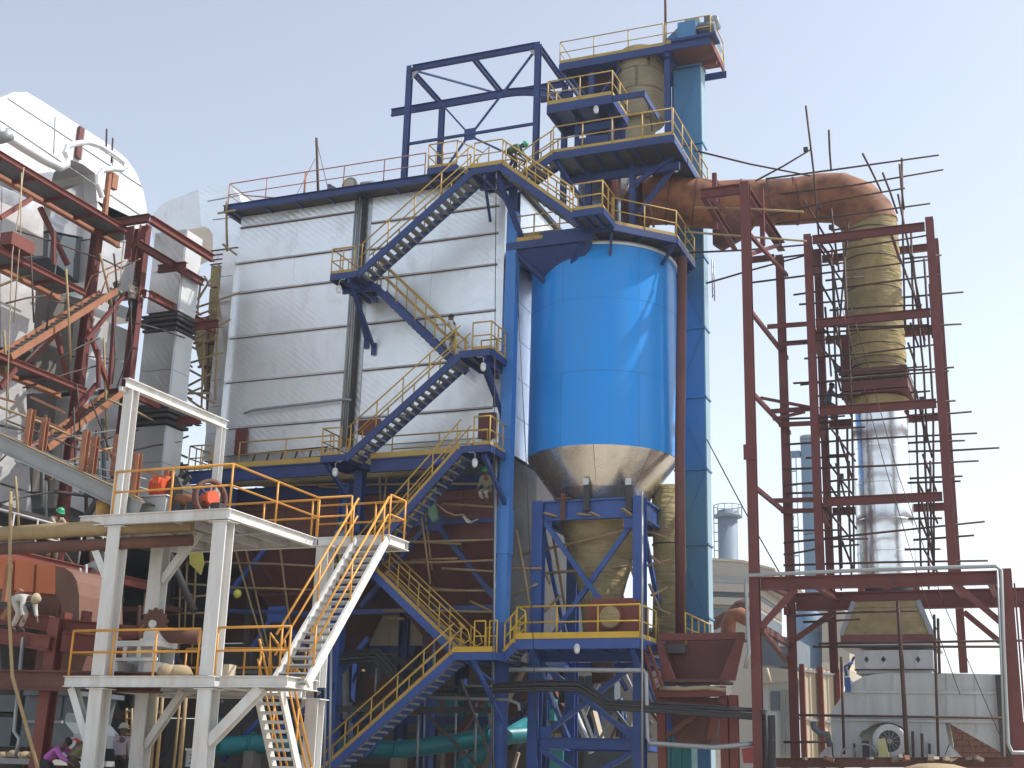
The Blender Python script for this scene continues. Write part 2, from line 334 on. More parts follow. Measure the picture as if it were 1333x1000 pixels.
# ================================================================== FILTER CASING
YC = 44.0
XL0, XR0 = -30.45, -18.35
ZB, ZT = 12.75, 23.55
T = Thing('filter_casing', 'huge aluminium clad filter casing behind the blue zigzag stairs', 'casing', (-24.4, 50, ZB))
T.part('wall', box((XL0+.05, YC+.06, ZB), (XR0-.03, 56, ZT)), 'alu_dark')
xg0, xg1 = P(457,400,YC).x, P(477,400,YC).x
zl = [ZB+.35] + [P(400,y,YC).z for y in (549, 487.6, 429)] + [P(312,381,YC).z, P(316,342,YC).z, P(316,296,YC).z, ZT]
zr = [ZB+.35] + [P(548,537,YC).z, P(476,481,YC).z, P(479,421,YC).z, P(500,361,YC).z, P(544,316,YC).z, P(560,290,YC).z+.35, ZT]
for zs, xa, xb, ns in ((zl, XL0, xg0, 2), (zr, xg1, XR0-.25, 2)):
    for i in range(len(zs) - 1):
        for k in range(ns):
            x0 = xa + (xb - xa) * k / ns + .002; x1 = xa + (xb - xa) * (k + 1) / ns - .002
            t = [random.uniform(-.010, .010) for _ in range(4)]
            q = [(x0, YC-.02+t[0], zs[i]+.03), (x1, YC-.02+t[1], zs[i]+.03), (x1, YC-.02+t[2], zs[i+1]-.03), (x0, YC-.02+t[3], zs[i+1]-.03)]
            T.part('cladding_panel', G().prism(q, (0, .05, 0)), 'alu')
        if i:
            T.part('flashing', G().prism([(xa, YC-.06, zs[i]-.05), (xa, YC+.03, zs[i]+.06), (xa, YC+.03, zs[i]-.05)], (xb-xa, 0, 0)), 'alu_trim')
            T.part('drip_edge', box((xa+.02, YC-.075, zs[i]-.085), (xb-.02, YC-.03, zs[i]-.055)), 'rust_d')
T.part('corner_trim', box((XR0-.24, YC-.07, ZB+.1), (XR0+.02, YC+.1, ZT)), 'alu_trim')
T.part('joint_cover', box((xg0+.02, YC-.01, ZB+.3), (xg1-.02, YC+.05, ZT)), 'alu_dark')
for i in range(7):                                                  # right side wall in sheets
    z0 = ZB + (ZT-ZB)*i/7; z1 = ZB + (ZT-ZB)*(i+1)/7
    for k in range(4):
        y0 = YC+.12+2.95*k; T.part('side_panel', box((XR0-.02, y0, z0+.012), (XR0+.03, y0+2.93, z1-.012)), 'alu')
for i in range(8):                                                  # proud cover strip on the left corner
    z0 = 12.9 + i*1.13
    T.part('cover_strip', box((XL0-.62, YC-.22, z0+.012), (XL0-.02, YC+.4, z0+1.118)), 'alu_trim')
T.part('cover_edge', box((XL0-.03, YC-.26, 12.9), (XL0+.05, YC+.1, 21.95)), 'alu_trim')
T.part('roof_slab', box((XL0-.35, YC-.62, ZT+.02), (XR0+.2, 56.3, ZT+.2)), 'dark')
T.part('roof_beam', G().ibeam((XL0-.35, YC-.7, ZT+.12), (XR0+.3, YC-.7, ZT+.12), .16, .30), 'navy')
T.part('roof_beam', G().ibeam((XL0-.4, YC-.75, ZT+.12), (XL0-.4, 56, ZT+.12), .16, .30), 'navy')
for i in range(9):
    x = XL0 + i*1.5; T.part('roof_bracket', bar((x, YC-.62, ZT-.03), (x, YC+.0, ZT-.03), .08, .08), 'navy')
# stained patch of bare mortar dirt on a panel
railing(T, [(XL0-.3, 47.5, ZT+.22), (XL0-.3, YC-.65, ZT+.22), (-21.6, YC-.65, ZT+.22)], 'pink_rail', 1.05, 1.75, .026, 0)
T.part('rail', tube([(XL0-.3, 44.4, ZT+1.2), (XL0-.3+2.6, YC-.62, ZT+.25)], .03, 6), 'pink_rail')
# pipes in the joint between the two halves
for i, (px, r, mm) in enumerate(((461,.045,'galv'),(466,.05,'galv'),(472,.085,'dark'))):
    a = P(px, 300, YC-.15); z0 = P(px, 600, YC-.15).z
    T.part('riser_pipe', tube([(a.x, YC-.14, z0+.6), (a.x, YC-.14, ZT+.25)], r, 8), mm)
T.part('conduit', tube([P(318,538,43.8), P(330,534,43.75), P(448,520,43.75), P(457,521,43.75)], .06, 6), 'galv')
T.part('hopper_band', box((XL0+.1, YC+.1, 11.9), (-21, YC+.4, ZB-.01)), 'wool')
for (a, b) in (((311,560),(322,592)), ((626,540),(646,571)), ((470,549),(496,565))):     # red oxide door boxes on the foot of the casing
    p, q = P(*a, YC), P(*b, YC)
    T.part('access_door', box((p.x, YC-.22, q.z), (q.x, YC-.08, p.z)), 'maroon')
T.part('cable_bundle', tube([P(672,330,44.2), P(668,460,44.2), P(664,600,44.2)], .02, 5), 'cable')

# things on the casing roof
T = Thing('exhaust_blower', 'small grey blower with round wheel housing on the casing roof', 'blower', P(450,262,44.8))
c = P(457,243,44.8)
T.part('volute', G().tube([c+V((0,-.15,0)), c+V((0,.2,0))], .36, 18), 'grey')
T.part('inlet_ring', G().tube([c+V((0,-.2,0)), c+V((0,-.15,0))], .24, 18), 'cream')
T.part('outlet_box', G().prism([c+V((-1.05,-.15,-.45)), c+V((-.35,-.15,-.45)), c+V((-.5,-.15,-.1)), c+V((-.95,-.15,.2)), c+V((-1.05,-.15,.2))], (0,.4,0)), 'slate')
T.part('motor', G().tube([c+V((.5,0,-.05)), c+V((1.05,0,-.05))], .17, 12), 'grey')
T.part('base_frame', box(c+V((-1.1,-.3,-.7)), c+V((1.2,.4,-.42))), 'dark')
for dx in (-.9, -.2, .5, 1.0): T.part('leg', box(V((c.x+dx,c.y-.25,ZT+.2)), c+V((dx+.08,-.17,-.7))), 'dark')
pt, pb = P(412,180,45), P(416,262,45)
T = Thing('guyed_mast', 'thin red brown mast with guy wires standing on the casing roof', 'mast', (pb.x,45,ZT+.2))
T.part('mast_pole', tube([(pb.x,45,ZT+.2), pt], .06, 8), 'rust_pole')
for dx in (-1.1, .95): T.part('guy_wire', tube([(pb.x+dx,44.4,ZT+.2), pt-V((0,0,1.0 if dx<0 else .1))], .014, 4), 'rust_pole')
T.part('upright', tube([(pb.x-.75,45,ZT+.2), (pb.x-.75,45,ZT+2.2)], .03, 5), 'pink_rail')

# ================================================================== ROOF HOIST FRAME
YF, YK = 43.7, 46.9
T = Thing('hoist_gantry', 'open navy steel hoist frame with curved trolley beam on the roof', 'steel frame', P(525,242,YF))
zt = P(532.6,90,YF).z; xl = P(530,160,YF).x; xr = P(699,130,YF).x
T.part('column', ibm((xl,YF,ZT+.2),(xl,YF,zt+.1),.22,.22), 'navy')
T.part('column', ibm((xr,YF,ZT-.3),(xr,YF,zt+.1),.22,.22), 'navy')
T.part('column', ibm((xl,YK,ZT+.2),(xl,YK,zt),.22,.22), 'navy')
T.part('column', ibm((xr,YK,ZT-.3),(xr,YK,zt),.22,.22), 'navy')
T.part('top_beam', ibm((xl+.12,YF,zt),(xr-.12,YF,zt),.16,.26), 'navy')
T.part('top_beam', ibm((xl+.12,YK,zt),(xr-.12,YK,zt),.16,.26), 'navy')
for x in (xl, (xl+xr)/2, xr): T.part('cross_beam', ibm((x,YF+.1,zt-.01),(x,YK-.1,zt-.01),.14,.24), 'navy')
xm = (xl+xr)/2
for a, b in (((xl,YF),(xm,YK)), ((xm,YK),(xr,YF))): T.part('plan_brace', bar((a[0],a[1],zt-.02),(b[0],b[1],zt-.02),.07,.07), 'navy')
zg = P(616,174,YF).z; xgc = P(612,168,YF).x
T.part('tie_beam', bar((xl+.1,YF,zg),(xr-.1,YF,zg),.09,.10), 'navy')
T.part('gusset', box((xgc-.24,YF-.02,zg-.26),(xgc+.24,YF+.02,zg+.24)), 'navy')
for a, b in (((xl+.15,zt-.2),(xgc-.2,zg+.2)), ((xr-.15,zt-.2),(xgc+.2,zg+.2)), ((xgc-.2,zg-.2),(xl+1.7,ZT+.5)), ((xgc+.2,zg-.2),(xr-.4,ZT+.4))):
    T.part('brace', bar((a[0],YF+.04,a[1]),(b[0],YF+.04,b[1]),.07,.07), 'navy')
ym = 44.3; zm = P(585,134,ym).z; xm1 = P(660,123,ym).x
cur = [(P(509.5,145,ym).x,ym,zm), (xm1,ym,zm)]
for i in range(1, 9): t = i/8*1.25; cur.append((xm1+2.2*math.sin(t), ym+2.2-2.2*math.cos(t), zm))
g = G()
for a, b in zip(cur[:-1], cur[1:]): g.ibeam(a, b, .14, .32)
T.part('trolley_beam', g, 'navy')
T.part('trolley_beam', ibm((xr-.5,YF+1.7,zm+.1),(xr+.9,YF+1.7,zm+.1),.14,.28), 'navy')
for x in (xl, xr): T.part('knee_plate', G().prism([(x+(.1 if x==xl else -.1),YF,zt-.15),(x+(.4 if x==xl else -.4),YF,zt-.15),(x+(.1 if x==xl else -.1),YF,zt-.5)], (0,.02,0)), 'white2')

# ================================================================== BLUE ZIGZAG STAIRS
YO, WO = 41.6, 0.9          # outer row, near edge and width
YI = 42.65                  # inner row
def lamp(label, p, arm=True, side=1):
    """well-glass lamp hung from a gooseneck"""
    T = Thing('wellglass_lamp', label, 'lamp', p, 'round lamps hanging under the stairs and platforms')
    T.part('canopy', G().lathe(p, [(.02,.20),(.07,.18),(.11,.10),(.12,.07)], 12), 'lamp_w')
    T.part('globe', G().lathe(p, [(.095,.08),(.105,.0),(.085,-.08),(.04,-.125),(.0,-.13)], 12), 'glass')
    if arm: T.part('arm', tube([p+V((0,0,.18)), p+V((0,0,.36)), p+V((.10*side,0,.44)), p+V((.2*side,0,.40)), p+V((.24*side,.0,.46))], .02, 5), 'galv')
UP = V((0,0,1))
def plat(T, x0, x1, y0, y1, z, m='navy', fascia=.24, deck='grate', joists=2, thick=.05):
    """deck plate with edge beams and joists under it"""
    T.part('deck', box((x0+.02,y0+.02,z-thick),(x1-.02,y1-.02,z)), deck)
    T.part('edge_beam', box((x0,y0-.05,z-fascia),(x1,y0+.02,z+.015)), m)
    T.part('edge_beam', box((x0,y1-.02,z-fascia),(x1,y1+.05,z+.015)), m)
    T.part('edge_beam', box((x0-.05,y0+.021,z-fascia),(x0+.02,y1-.021,z+.015)), m)
    T.part('edge_beam', box((x1-.02,y0+.021,z-fascia),(x1+.05,y1-.021,z+.015)), m)
    for j in range(joists):
        x = x0 + (x1-x0)*(j+1)/(joists+1); T.part('joist', box((x-.04,y0+.021,z-fascia+.03),(x+.04,y1-.021,z-thick-.005)), m)
def bracket(T, x, y0, y1, z, drop, m='navy', wd=.12):
    T.part('bracket', bar((x,y0+.1,z),(x,y1,z-drop),wd,wd,(1,0,0)), m)
    T.part('bracket_beam', bar((x,y0,z),(x,y1,z),wd,.2), m)
    T.part('foot_plate', box((x-.1,y1-.06,z-drop-.28),(x+.1,y1,z-drop+.2)), m)

a1 = P(465,353.5,YO); b1 = P(613.6,220.3,YO); zL1 = a1.z; zTop = b1.z
wv = V((0,WO,0))
# landing left, upper
T = Thing('stair_landing', 'navy stair landing highest on the left, braced to the casing', 'landing', (-24,42.5,zL1-.3))
xl1 = P(431,356,YO).x
plat(T, xl1, a1.x, YO, 43.6, zL1)
bracket(T, a1.x-.35, YO, 43.95, zL1-.3, 2.0); bracket(T, xl1+.45, YO+.9, 43.95, zL1-.3, 1.7)
T.part('underbeam', bar((xl1,42.6,zL1-.34),(a1.x+.5,42.6,zL1-.34),.12,.2), 'navy')
railing(T, [(a1.x-.15,YO,zL1),(xl1,YO,zL1),(xl1,43.55,zL1),(a1.x,43.55,zL1)], 'yellow', sp=.62)
lamp('round lamp under the highest left landing of the navy stairs', P(441,378,YO-.05))
T = Thing('stair_flight', 'navy stair flight climbing right to the topmost landing of the stairs', 'stairs', a1)
flight(T, a1, b1, wv, 18)
# top landing
xt1 = P(654,214,YO).x
T = Thing('stair_landing', 'topmost navy stair landing below the roof hoist frame', 'landing', (b1.x,42.5,zTop-.3))
plat(T, b1.x, xt1, YO, 43.3, zTop, joists=3)
T.part('knee_brace', bar((xt1-.3,YO+.2,zTop-.25),(xt1+.2,43.2,zTop-2.3),.16,.16), 'navy')
T.part('knee_brace', bar((b1.x+.3,42.2,zTop-.25),(b1.x-.1,43.8,zTop-1.2),.10,.10), 'navy')
T.part('underbeam', bar((b1.x,42.5,zTop-.36),(xt1+.3,42.5,zTop-.36),.14,.24), 'navy')
T.part('underbeam', bar((b1.x+.55,YO,zTop-.38),(b1.x+.55,43.8,zTop-.38),.12,.2), 'navy')
railing(T, [(b1.x+.1,YO,zTop),(xt1,YO,zTop)], 'yellow', sp=.9, tm='yellow3'); railing(T, [(b1.x,43.3,zTop),(xt1,43.3,zTop)], 'yellow', sp=.9)
T.part('toe_board', box((b1.x,YO-.07,zTop+.02),(xt1,YO-.055,zTop+.17)), 'yellow3')
# stile from the top landing to the roof
zst = ZT + .75
T = Thing('roof_stile', 'small railed step platform from the stairs onto the casing roof', 'platform', (-20.4,43.4,ZT))
xs0, xs1 = P(557,226,42.9).x, P(594,222,42.9).x
plat(T, xs0, xs1, 42.9, 44.2, zst-.45)
railing(T, [(xs1,42.9,zst-.45),(xs0,42.9,zst-.45),(xs0,44.2,zst-.45),(xs1,44.2,zst-.45)], 'yellow', sp=.7)
for i in range(4):
    T.part('step', box((xs1+.05+.25*i,42.95,zst-.62-.2*i),(xs1+.3+.25*i,43.9,zst-.58-.2*i)), 'tread')
T.part('handrail', tube([(xs1,42.9,zst+.6),(xs1+1.1,42.9,zst-.1),(xs1+1.35,42.9,zst+.1),(xs1+1.35,42.9,zst-1.0)], .025, 6), 'yellow')
T.part('post', tube([(xs1-.6,42.9,zst-.7),(xs1-.6,42.9,ZT-.9)], .05, 6), 'navy')
# flight from the top landing down to the tank-top platform
zTK = P(745.8,279,YO).z
c1 = P(745.8,277,YO); c0 = V((xt1, YO, zTop))
T = Thing('stair_flight', 'navy stair flight with yellow side board falling right to the tank top', 'stairs', c1)
flight(T, (c1.x,YO,zTK+.02), c0, wv, 12, toe=True, tmat_toe='yellow3')
# landing right, middle
zL2 = P(600,458,YO).z; xa2, xb2 = P(598,458,YO).x, P(639,456,YO).x
T = Thing('stair_landing', 'navy stair landing beside the bright blue column, middle right', 'landing', (xa2,42.5,zL2-.3))
plat(T, xa2, xb2, YO, 43.6, zL2)
bracket(T, xb2-.25, YO, 43.95, zL2-.3, 2.2); bracket(T, xa2+.5, YO+.9, 43.95, zL2-.3, .9)
railing(T, [(xa2+.5,YO,zL2),(xb2,YO,zL2),(xb2,43.55,zL2),(xa2,43.55,zL2)], 'yellow', sp=.62)
lamp('round lamp under the middle right landing of the navy stairs', P(629,479,YO-.05), side=-1)
a2 = P(596,457,YI); b2 = P(487,371,YI)
T = Thing('stair_flight', 'navy stair flight with a person climbing it, between upper left and middle right landing', 'stairs', a2)
flight(T, (a2.x,YI,zL2), (b2.x,YI,zL1-.05), wv, 19)
xb3 = P(450,592,YO).x; zL3 = P(450,592,YO).z
T = Thing('stair_flight', 'navy stair flight falling left from middle right landing to the casing foot walkway', 'stairs', (xb3,YO,zL3))
flight(T, (xb3,YO,zL3), (xa2,YO,zL2), wv, 19)
# landing left at walkway level, walkway, landing right
zW = 12.05
xl3 = P(418,598,YO).x
T = Thing('stair_landing', 'navy left stair landing at the foot of the casing with folded railings', 'landing', (xl3,42.5,zL3-.3))
plat(T, xl3, xb3, YO, 43.5, zL3)
T.part('column_stub', ibm((xl3+.8,43.2,9.6),(xl3+.8,43.2,zL3-.26),.35,.35), 'navy')
T.part('knee_brace', bar((xl3+.2,YO+.1,zL3-.3),(xl3+.8,43.1,zL3-1.8),.14,.14), 'navy')
railing(T, [(xb3-.25,YO,zL3),(xl3,YO,zL3),(xl3,43.4,zL3)], 'yellow', sp=.55); railing(T, [(xb3-.6,43.4,zL3),(xl3+.1,43.4,zL3)], 'yellow', sp=.55)
lamp('round lamp under the left landing at the casing foot', P(436,616,YO-.05))
xa4, xb4 = P(599,585,YO).x, P(637,583,YO).x
T = Thing('stair_landing', 'navy right stair landing at the foot of the casing by the blue column', 'landing', (xa4,42.5,zL3-.3))
plat(T, xa4, xb4, YO, 43.5, zL3)
T.part('knee_brace', bar((xb4-.25,YO+.1,zL3-.3),(xb4+.1,43.2,zL3-2.0),.14,.14), 'navy')
railing(T, [(xa4+.5,YO,zL3),(xb4,YO,zL3),(xb4,43.4,zL3)], 'yellow', sp=.62)
T.part('kick_plank', box((xa4+.2,YO+.4,zL3+.02),(xb4-.3,YO+.44,zL3+.22)), 'bamboo')
lamp('round lamp under the right landing at the casing foot', P(618,604,YO-.05), side=-1)
T = Thing('casing_walkway', 'navy walkway with yellow kick board along the foot of the casing', 'walkway', (-26,43,zL3-.4))
xw0 = P(243,607,42.5).x
for (xa, xb) in ((xw0, xl3-.08), (xb3+.55, xa4-.05)):
    T.part('deck', box((xa,42.62,zL3-.05),(xb,43.9,zL3)), 'grate')
    T.part('edge_beam', G().ibeam((xa,42.56,zL3-.24),(xb,42.56,zL3-.24),.14,.5), 'navy')
    T.part('kick_board', box((xa,42.46,zL3+.03),(xb,42.48,zL3+.22)), 'yellow3')
railing(T, [(xw0+.1,43.8,zL3),(xw0,42.6,zL3),(xw0+1.1,42.6,zL3)], 'yellow', sp=.45, toe=0)
railing(T, [(xw0+2.3,42.6,zL3),(xl3-.1,42.6,zL3)], 'yellow', sp=1.7, toe=0)
railing(T, [(xb3+1.0,43.3,zL3),(xa4+.3,43.3,zL3)], 'yellow', sp=1.9, toe=.2)
T.part('ladder_rail', tube([(xw0+2.6,42.75,zL3+.25),(xl3-.4,42.75,zL3+.30)], .03, 5), 'rust_pole'); T.part('ladder_rail', tube([(xw0+2.6,42.75,zL3+.6),(xl3-.4,42.75,zL3+.66)], .03, 5), 'rust_pole')
T.rep('rung', G().bar((-.06,0,0),(.06,0,.42),.05,.05), 'rust_pole', [(xw0+2.9+.62*i,42.72,zL3+.2) for i in range(7)])
T.part('support_box', box((xw0,42.7,zL3-1.6),(xw0+1.5,43.9,zL3-.5)), 'navy2')
T.part('support_beam', bar((xw0+.2,44.6,zL3-.6),(-18.3,44.6,zL3-.6),.3,.5), 'navy')
# lower flights
a4t = V((xa4,YO,zL3)); zL4 = 8.1; X4 = P(462,732,YO).x
T = Thing('stair_flight', 'navy stair flight falling left behind the white stair head', 'stairs', (X4,YO,zL4))
flight(T, (X4,YO,zL4), a4t, wv, 18, toe=True)
T = Thing('stair_landing', 'navy stair landing hidden behind the white stairs', 'landing', (X4,42.5,zL4-.3))
plat(T, X4-1.25, X4, YO, 43.55, zL4)
railing(T, [(X4,YO,zL4),(X4-1.25,YO,zL4),(X4-1.25,43.5,zL4)], 'yellow', sp=.62)
zL5 = P(600,850,YO).z; xa5, xb5 = P(590,850,YO).x, P(628,848,YO).x
T = Thing('stair_flight', 'blue stair flight falling right below the white stair head', 'stairs', (xa5,YI,zL5))
flight(T, (P(603,846,YI).x,YI,zL5), (P(487,748,YI).x,YI,zL4), wv, 15, sm='navy2', toe=True, sp=1.1)
T = Thing('stair_landing', 'lowest blue stair landing with bright yellow hooped railings', 'landing', (xa5,42.5,zL5-.3))
xe5 = P(646,855,YO).x
plat(T, xa5, xe5, YO, 43.55, zL5, 'navy2', deck='grate')
T.part('bracket', bar((xb5-.4,YO+.1,zL5-.2),(xb5+.3,42.9,zL5-2.2),.12,.12), 'navy2'); T.part('bracket', bar((xb5-.7,YO+.1,zL5-.2),(xb5+.25,42.9,zL5-1.1),.08,.08), 'navy2')
T.part('yellow_kick_board', box((xa5,YO-.075,zL5+.02),(xe5-.05,YO-.06,zL5+.2)), 'yellow2')
railing(T, [(xa5+.75,YO,zL5),(xa5+1.15,YO,zL5)], 'yellow2', sp=.3, toe=0); railing(T, [(xa5+1.3,YO,zL5),(xe5,YO,zL5)], 'yellow2', sp=.28, toe=0)
railing(T, [(xa5+.4,43.5,zL5),(xe5,43.5,zL5)], 'yellow2', sp=.6)
for yy in (YO, YI):
    T.part('hoop', tube([(xa5+.15,yy,zL5+1.0),(xa5+.5,yy,zL5+.75),(xa5+.6,yy,zL5+.45),(xa5+.4,yy,zL5+.32),(xa5+.1,yy,zL5+.5)], .025, 6), 'yellow2')
T = Thing('stair_flight', 'lowest blue stair flight running down left to the ground', 'stairs', (P(431,993,YO).x,YO,0.4))
aa = P(431,993,YO); bb = V((xa5,YO,zL5)); dd = (bb-aa)/(bb.z-aa.z); gg = aa + dd*(0.1-aa.z)
flight(T, gg, bb, wv, 26, sm='navy2', toe=True)
T.part('knee_strut', bar(P(600,884,42.2), P(648,1010,42.9), .08,.08), 'dark')
# bright blue column and conduits
T = Thing('blue_column', 'tall bright blue box column in front of the casing corner', 'column', (-17.98,43.2,0))
xbc = P(657,700,43.2).x
T.part('column_shaft', box((xbc-.2,43.0,6.2),(xbc+.2,43.4,21.6)), 'sky_blue')
T.part('column_foot', box((xbc-.22,42.98,0),(xbc+.22,43.42,6.19)), 'navy2')
T.part('splice_plate', box((xbc-.23,42.96,8.6),(xbc+.23,43.44,10.2)), 'sky_blue')
T.part('column_head', ibm((xbc,43.2,21.61),(xbc,43.2,zTop-.35),.36,.36), 'navy')
solo('conduit', 'thin mauve vertical conduit beside the bright blue column', 'conduit', tube([P(646,590,42.8), P(642,850,42.8), P(641,1010,42.8)], .05, 6), 'galv')
for i,(px0,px1,y1) in enumerate(((643,641,1000),(668,700,990))):
    solo('hoist_rope', ('thin rope hanging from the top landing down past the stairs','thin cable hanging beside the bright blue column')[i], 'rope', tube([P(px0+3,210+i*120,41.3), P((px0+px1)/2+1,600,41.3), P(px1,y1,41.3)], .016, 4), 'cable')
# ================================================================== TANK, HOPPER, SUPPORT TOWER
TX, TY = -15.08, 46.3
TR = 2.80
zt0, zt1 = P(787,577,TY-TR).z, P(787,313,TY-TR).z-.06
T = Thing('blue_tank', 'big bright blue cylindrical tank with aluminium cone bottom', 'tank', (TX,TY,11))
seams = [zt0, P(786,480,TY-TR).z, P(786,385,TY-TR).z, zt1]
# sheets: three rings of six curved sheets, every sheet lapped 8 mm
for i in range(3):
    for k in range(6):
        a0 = math.pi*2*k/6 + .27 + .0*i
        rr = TR + .004*((k+i) % 2)
        T.part('shell_sheet', G().lathe((TX,TY,0), [(rr,seams[i]+.004),(rr,seams[i+1]-.004)], 14, a0+.001, a0+math.pi/3-.001), 'tank_blue')
T.part('shell_core', G().lathe((TX,TY,0), [(TR-.05,zt0),(TR-.05,zt1)], 48, caps=True), 'dark')
T.part('top_rim', G().lathe((TX,TY,0), [(TR-.04,zt1-.02),(TR+.04,zt1),(TR+.04,zt1+.12),(TR-.2,zt1+.14)], 64), 'alu_w')
T.part('roof', G().lathe((TX,TY,0), [(TR-.2,zt1+.13),(.9,zt1+.5)], 48), 'alu_y')
zc = P(787,632,TY-1.75).z
for k in range(8):
    a0 = math.pi*2*k/8 + .2
    T.part('cone_sheet', G().lathe((TX,TY,0), [(TR-.02,zt0+.03),(TR-.04,zt0-.05),(1.86,zc)], 8, a0+.003, a0+math.pi/4-.003), 'alu_y')
T.part('cone_band', G().lathe((TX,TY,0), [(1.88,zc+.02),(1.84,zc),(1.52,zc-1.0)], 40), 'alu_y')
for (px, py) in ((763,627),(818,627)):                              # little bright hatch boxes on the cone
    p = P(px, py, TY-2.1)
    T.part('name_tag', box(p+V((-.1,-.05,-.12)), p+V((.1,0,.12))), 'lamp_w'); 
    T.part('support_lug', box(p+V((-.11,.02,-1.05)), p+V((.11,.25,-.12))), 'dark')
T = Thing('insulated_hopper', 'rock wool wrapped cone hopper inside the blue support tower', 'hopper', (TX,TY,6.2))
prof = [(1.52,zc-1.02),(1.50,10.0),(1.32,9.4),(1.12,8.75),(1.15,8.72),(.95,8.1),(.80,7.5),(.83,7.47),(.72,6.9),(.66,6.2)]
for i, (a, b) in enumerate(((0,3),(3,5),(5,7),(7,9))):
    T.part('wool_wrap', G().lathe((TX,TY,0), prof[a:b+1], 36, wob=.03), 'wool')
T.part('outlet_pipe', tube([(TX,TY,6.2),(TX+.1,TY,4.4)], .4, 16), 'rust_d')
T = Thing('wool_pipe', 'second rock wool wrapped pipe behind the blue tower leg', 'pipe', (TX+2.6,TY+1.2,5.5))
T.part('wool_wrap', tube([(TX+2.25,TY+1,11.6),(TX+2.3,TY+1,8.6),(TX+2.1,TY+.9,5.5)], [.62,.6,.45], 18), 'wool')
T.part('wire_band', G().lathe((TX+2.28,TY+1,9.4), [(.64,0),(.64,.05)], 18), 'dark')
# support tower
YA, YB = 44.4, 48.2
xa, xb = P(700,760,YA).x, P(833,760,YA).x
zb = P(771,650,YA).z
T = Thing('support_tower', 'blue braced steel tower carrying the tank hopper', 'steel tower', ((xa+xb)/2,46.3,0))
for x in (xa, xb):
    for y in (YA, YB): T.part('leg', ibm((x,y,0),(x,y,zb+.0),.40,.40,(0,1,0)), 'navy2')
bh = .72
for y in (YA, YB): T.part('ring_beam', G().ibeam((xa+.2,y,zb-bh/2),(xb-.2,y,zb-bh/2),.22,bh), 'navy2')
for x in (xa, xb): T.part('ring_beam', G().ibeam((x,YA+.2,zb-bh/2),(x,YB-.2,zb-bh/2),.22,bh), 'navy2')
zm1 = P(770,968,YA).z; zdk = P(755,832,42.2).z
for z in (zm1,):
    for y in (YA, YB): T.part('tie_beam', G().ibeam((xa+.2,y,z),(xb-.2,y,z),.2,.36), 'navy2')
    for x in (xa, xb): T.part('tie_beam', G().ibeam((x,YA+.2,z),(x,YB-.2,z),.2,.36), 'navy2')
for x in (xa, xb): T.part('tie_beam', G().ibeam((x,YA+.2,zdk-.4),(x,YB-.2,zdk-.4),.2,.3), 'navy2')
for y in (YA, YB): T.part('tie_beam', G().ibeam((xa+.2,y,zdk-.4),(xb-.2,y,zdk-.4),.2,.3), 'navy2')
def xb_(y, z0, z1, s=.16):
    T.part('brace', bar((xa+.2,y,z1),(xb-.2,y,z0), s, s, (0,1,0)), 'navy2'); T.part('brace', bar((xa+.2,y+.17,z0),(xb-.2,y+.17,z1), s, s, (0,1,0)), 'navy2')
xb_(YA, zdk-.1, zb-bh, .17); xb_(YA, zm1+.2, zdk-.6, .17); xb_(YA, 0.1, zm1-.2, .17)
for x in (xa, xb):
    T.part('side_brace', bar((x,YA+.2,zb-bh),(x,YB-.2,zdk), .15,.15), 'navy2'); T.part('side_brace', bar((x,YB-.2,zm1+.2),(x,YA+.2,zdk-.6), .15,.15), 'navy2')
for px, py in ((709,676),(822,676),(716,838),(826,838),(708,958),(826,958)):
    p = P(px, py, YA-.03); T.part('gusset', box(p+V((-.28,0,-.3)), p+V((.28,.02,.3))), 'navy2')
T.part('splice_post', box((TX-.9,YA-.14,zb-bh),(TX-.72,YA-.12,zb+.25)), 'rust_d'); T.part('bearing_pad', box((TX-1.1,YA-.2,zb+.005),(TX-.5,YA+.2,zb+.09)), 'rust_d')
# tower walkway
YW = 42.2
xw0, xw1 = P(672,833,YW).x, P(833,830,YW).x
T = Thing('tower_walkway', 'blue walkway with bright yellow railing round the support tower', 'walkway', ((xw0+xw1)/2,YW,zdk-.4))
plat(T, xw0, xw1, YW, 44.1, zdk, 'navy2', .32, joists=4)
railing(T, [(xw0,YW,zdk),(xw1,YW,zdk)], 'yellow2', 1.1, 1.35, .03, .0); railing(T, [(xw1,YW,zdk),(xw1,44.1,zdk)], 'yellow2', 1.1, .9, .03, .16)
T.part('kick_board', box((xw0,YW-.08,zdk+.02),(xw1,YW-.062,zdk+.22)), 'yellow2')
T.part('hoop', tube([(xw0+.05,YW,zdk+1.1),(xw0+.3,YW,zdk+.95),(xw0+.34,YW,zdk+.6),(xw0+.15,YW,zdk+.5)], .03, 6), 'yellow2')
for x in (xw0+.5, xw1-.3): T.part('bracket', bar((x,YW+.1,zdk-.3),(x+.15,44.2,zdk-2.1), .14,.14,(1,0,0)), 'navy2')
T.part('side_deck', box((xw1+.06,44.12,zdk-.3),(xw1+1.0,48,zdk)), 'grate'); railing(T, [(xw1+1.0,44.2,zdk),(xw1+1.0,47.8,zdk)], 'yellow2', 1.05, 1.0)
flight(T, (xe5,YO+.62,zL5), (xw0,YO+.62,zdk), (0,.85,0), 4, sm='navy2', rm='yellow2', toe=True, sp=.45)
lamp('round lamp under the tower walkway with bright yellow kick board', P(751,846,YW-.1), arm=False)
T = Thing('flange_box', 'red oxide square box with round spigot on the tower walkway', 'duct piece', P(798,822,43.4))
c = P(800,803,43.3)
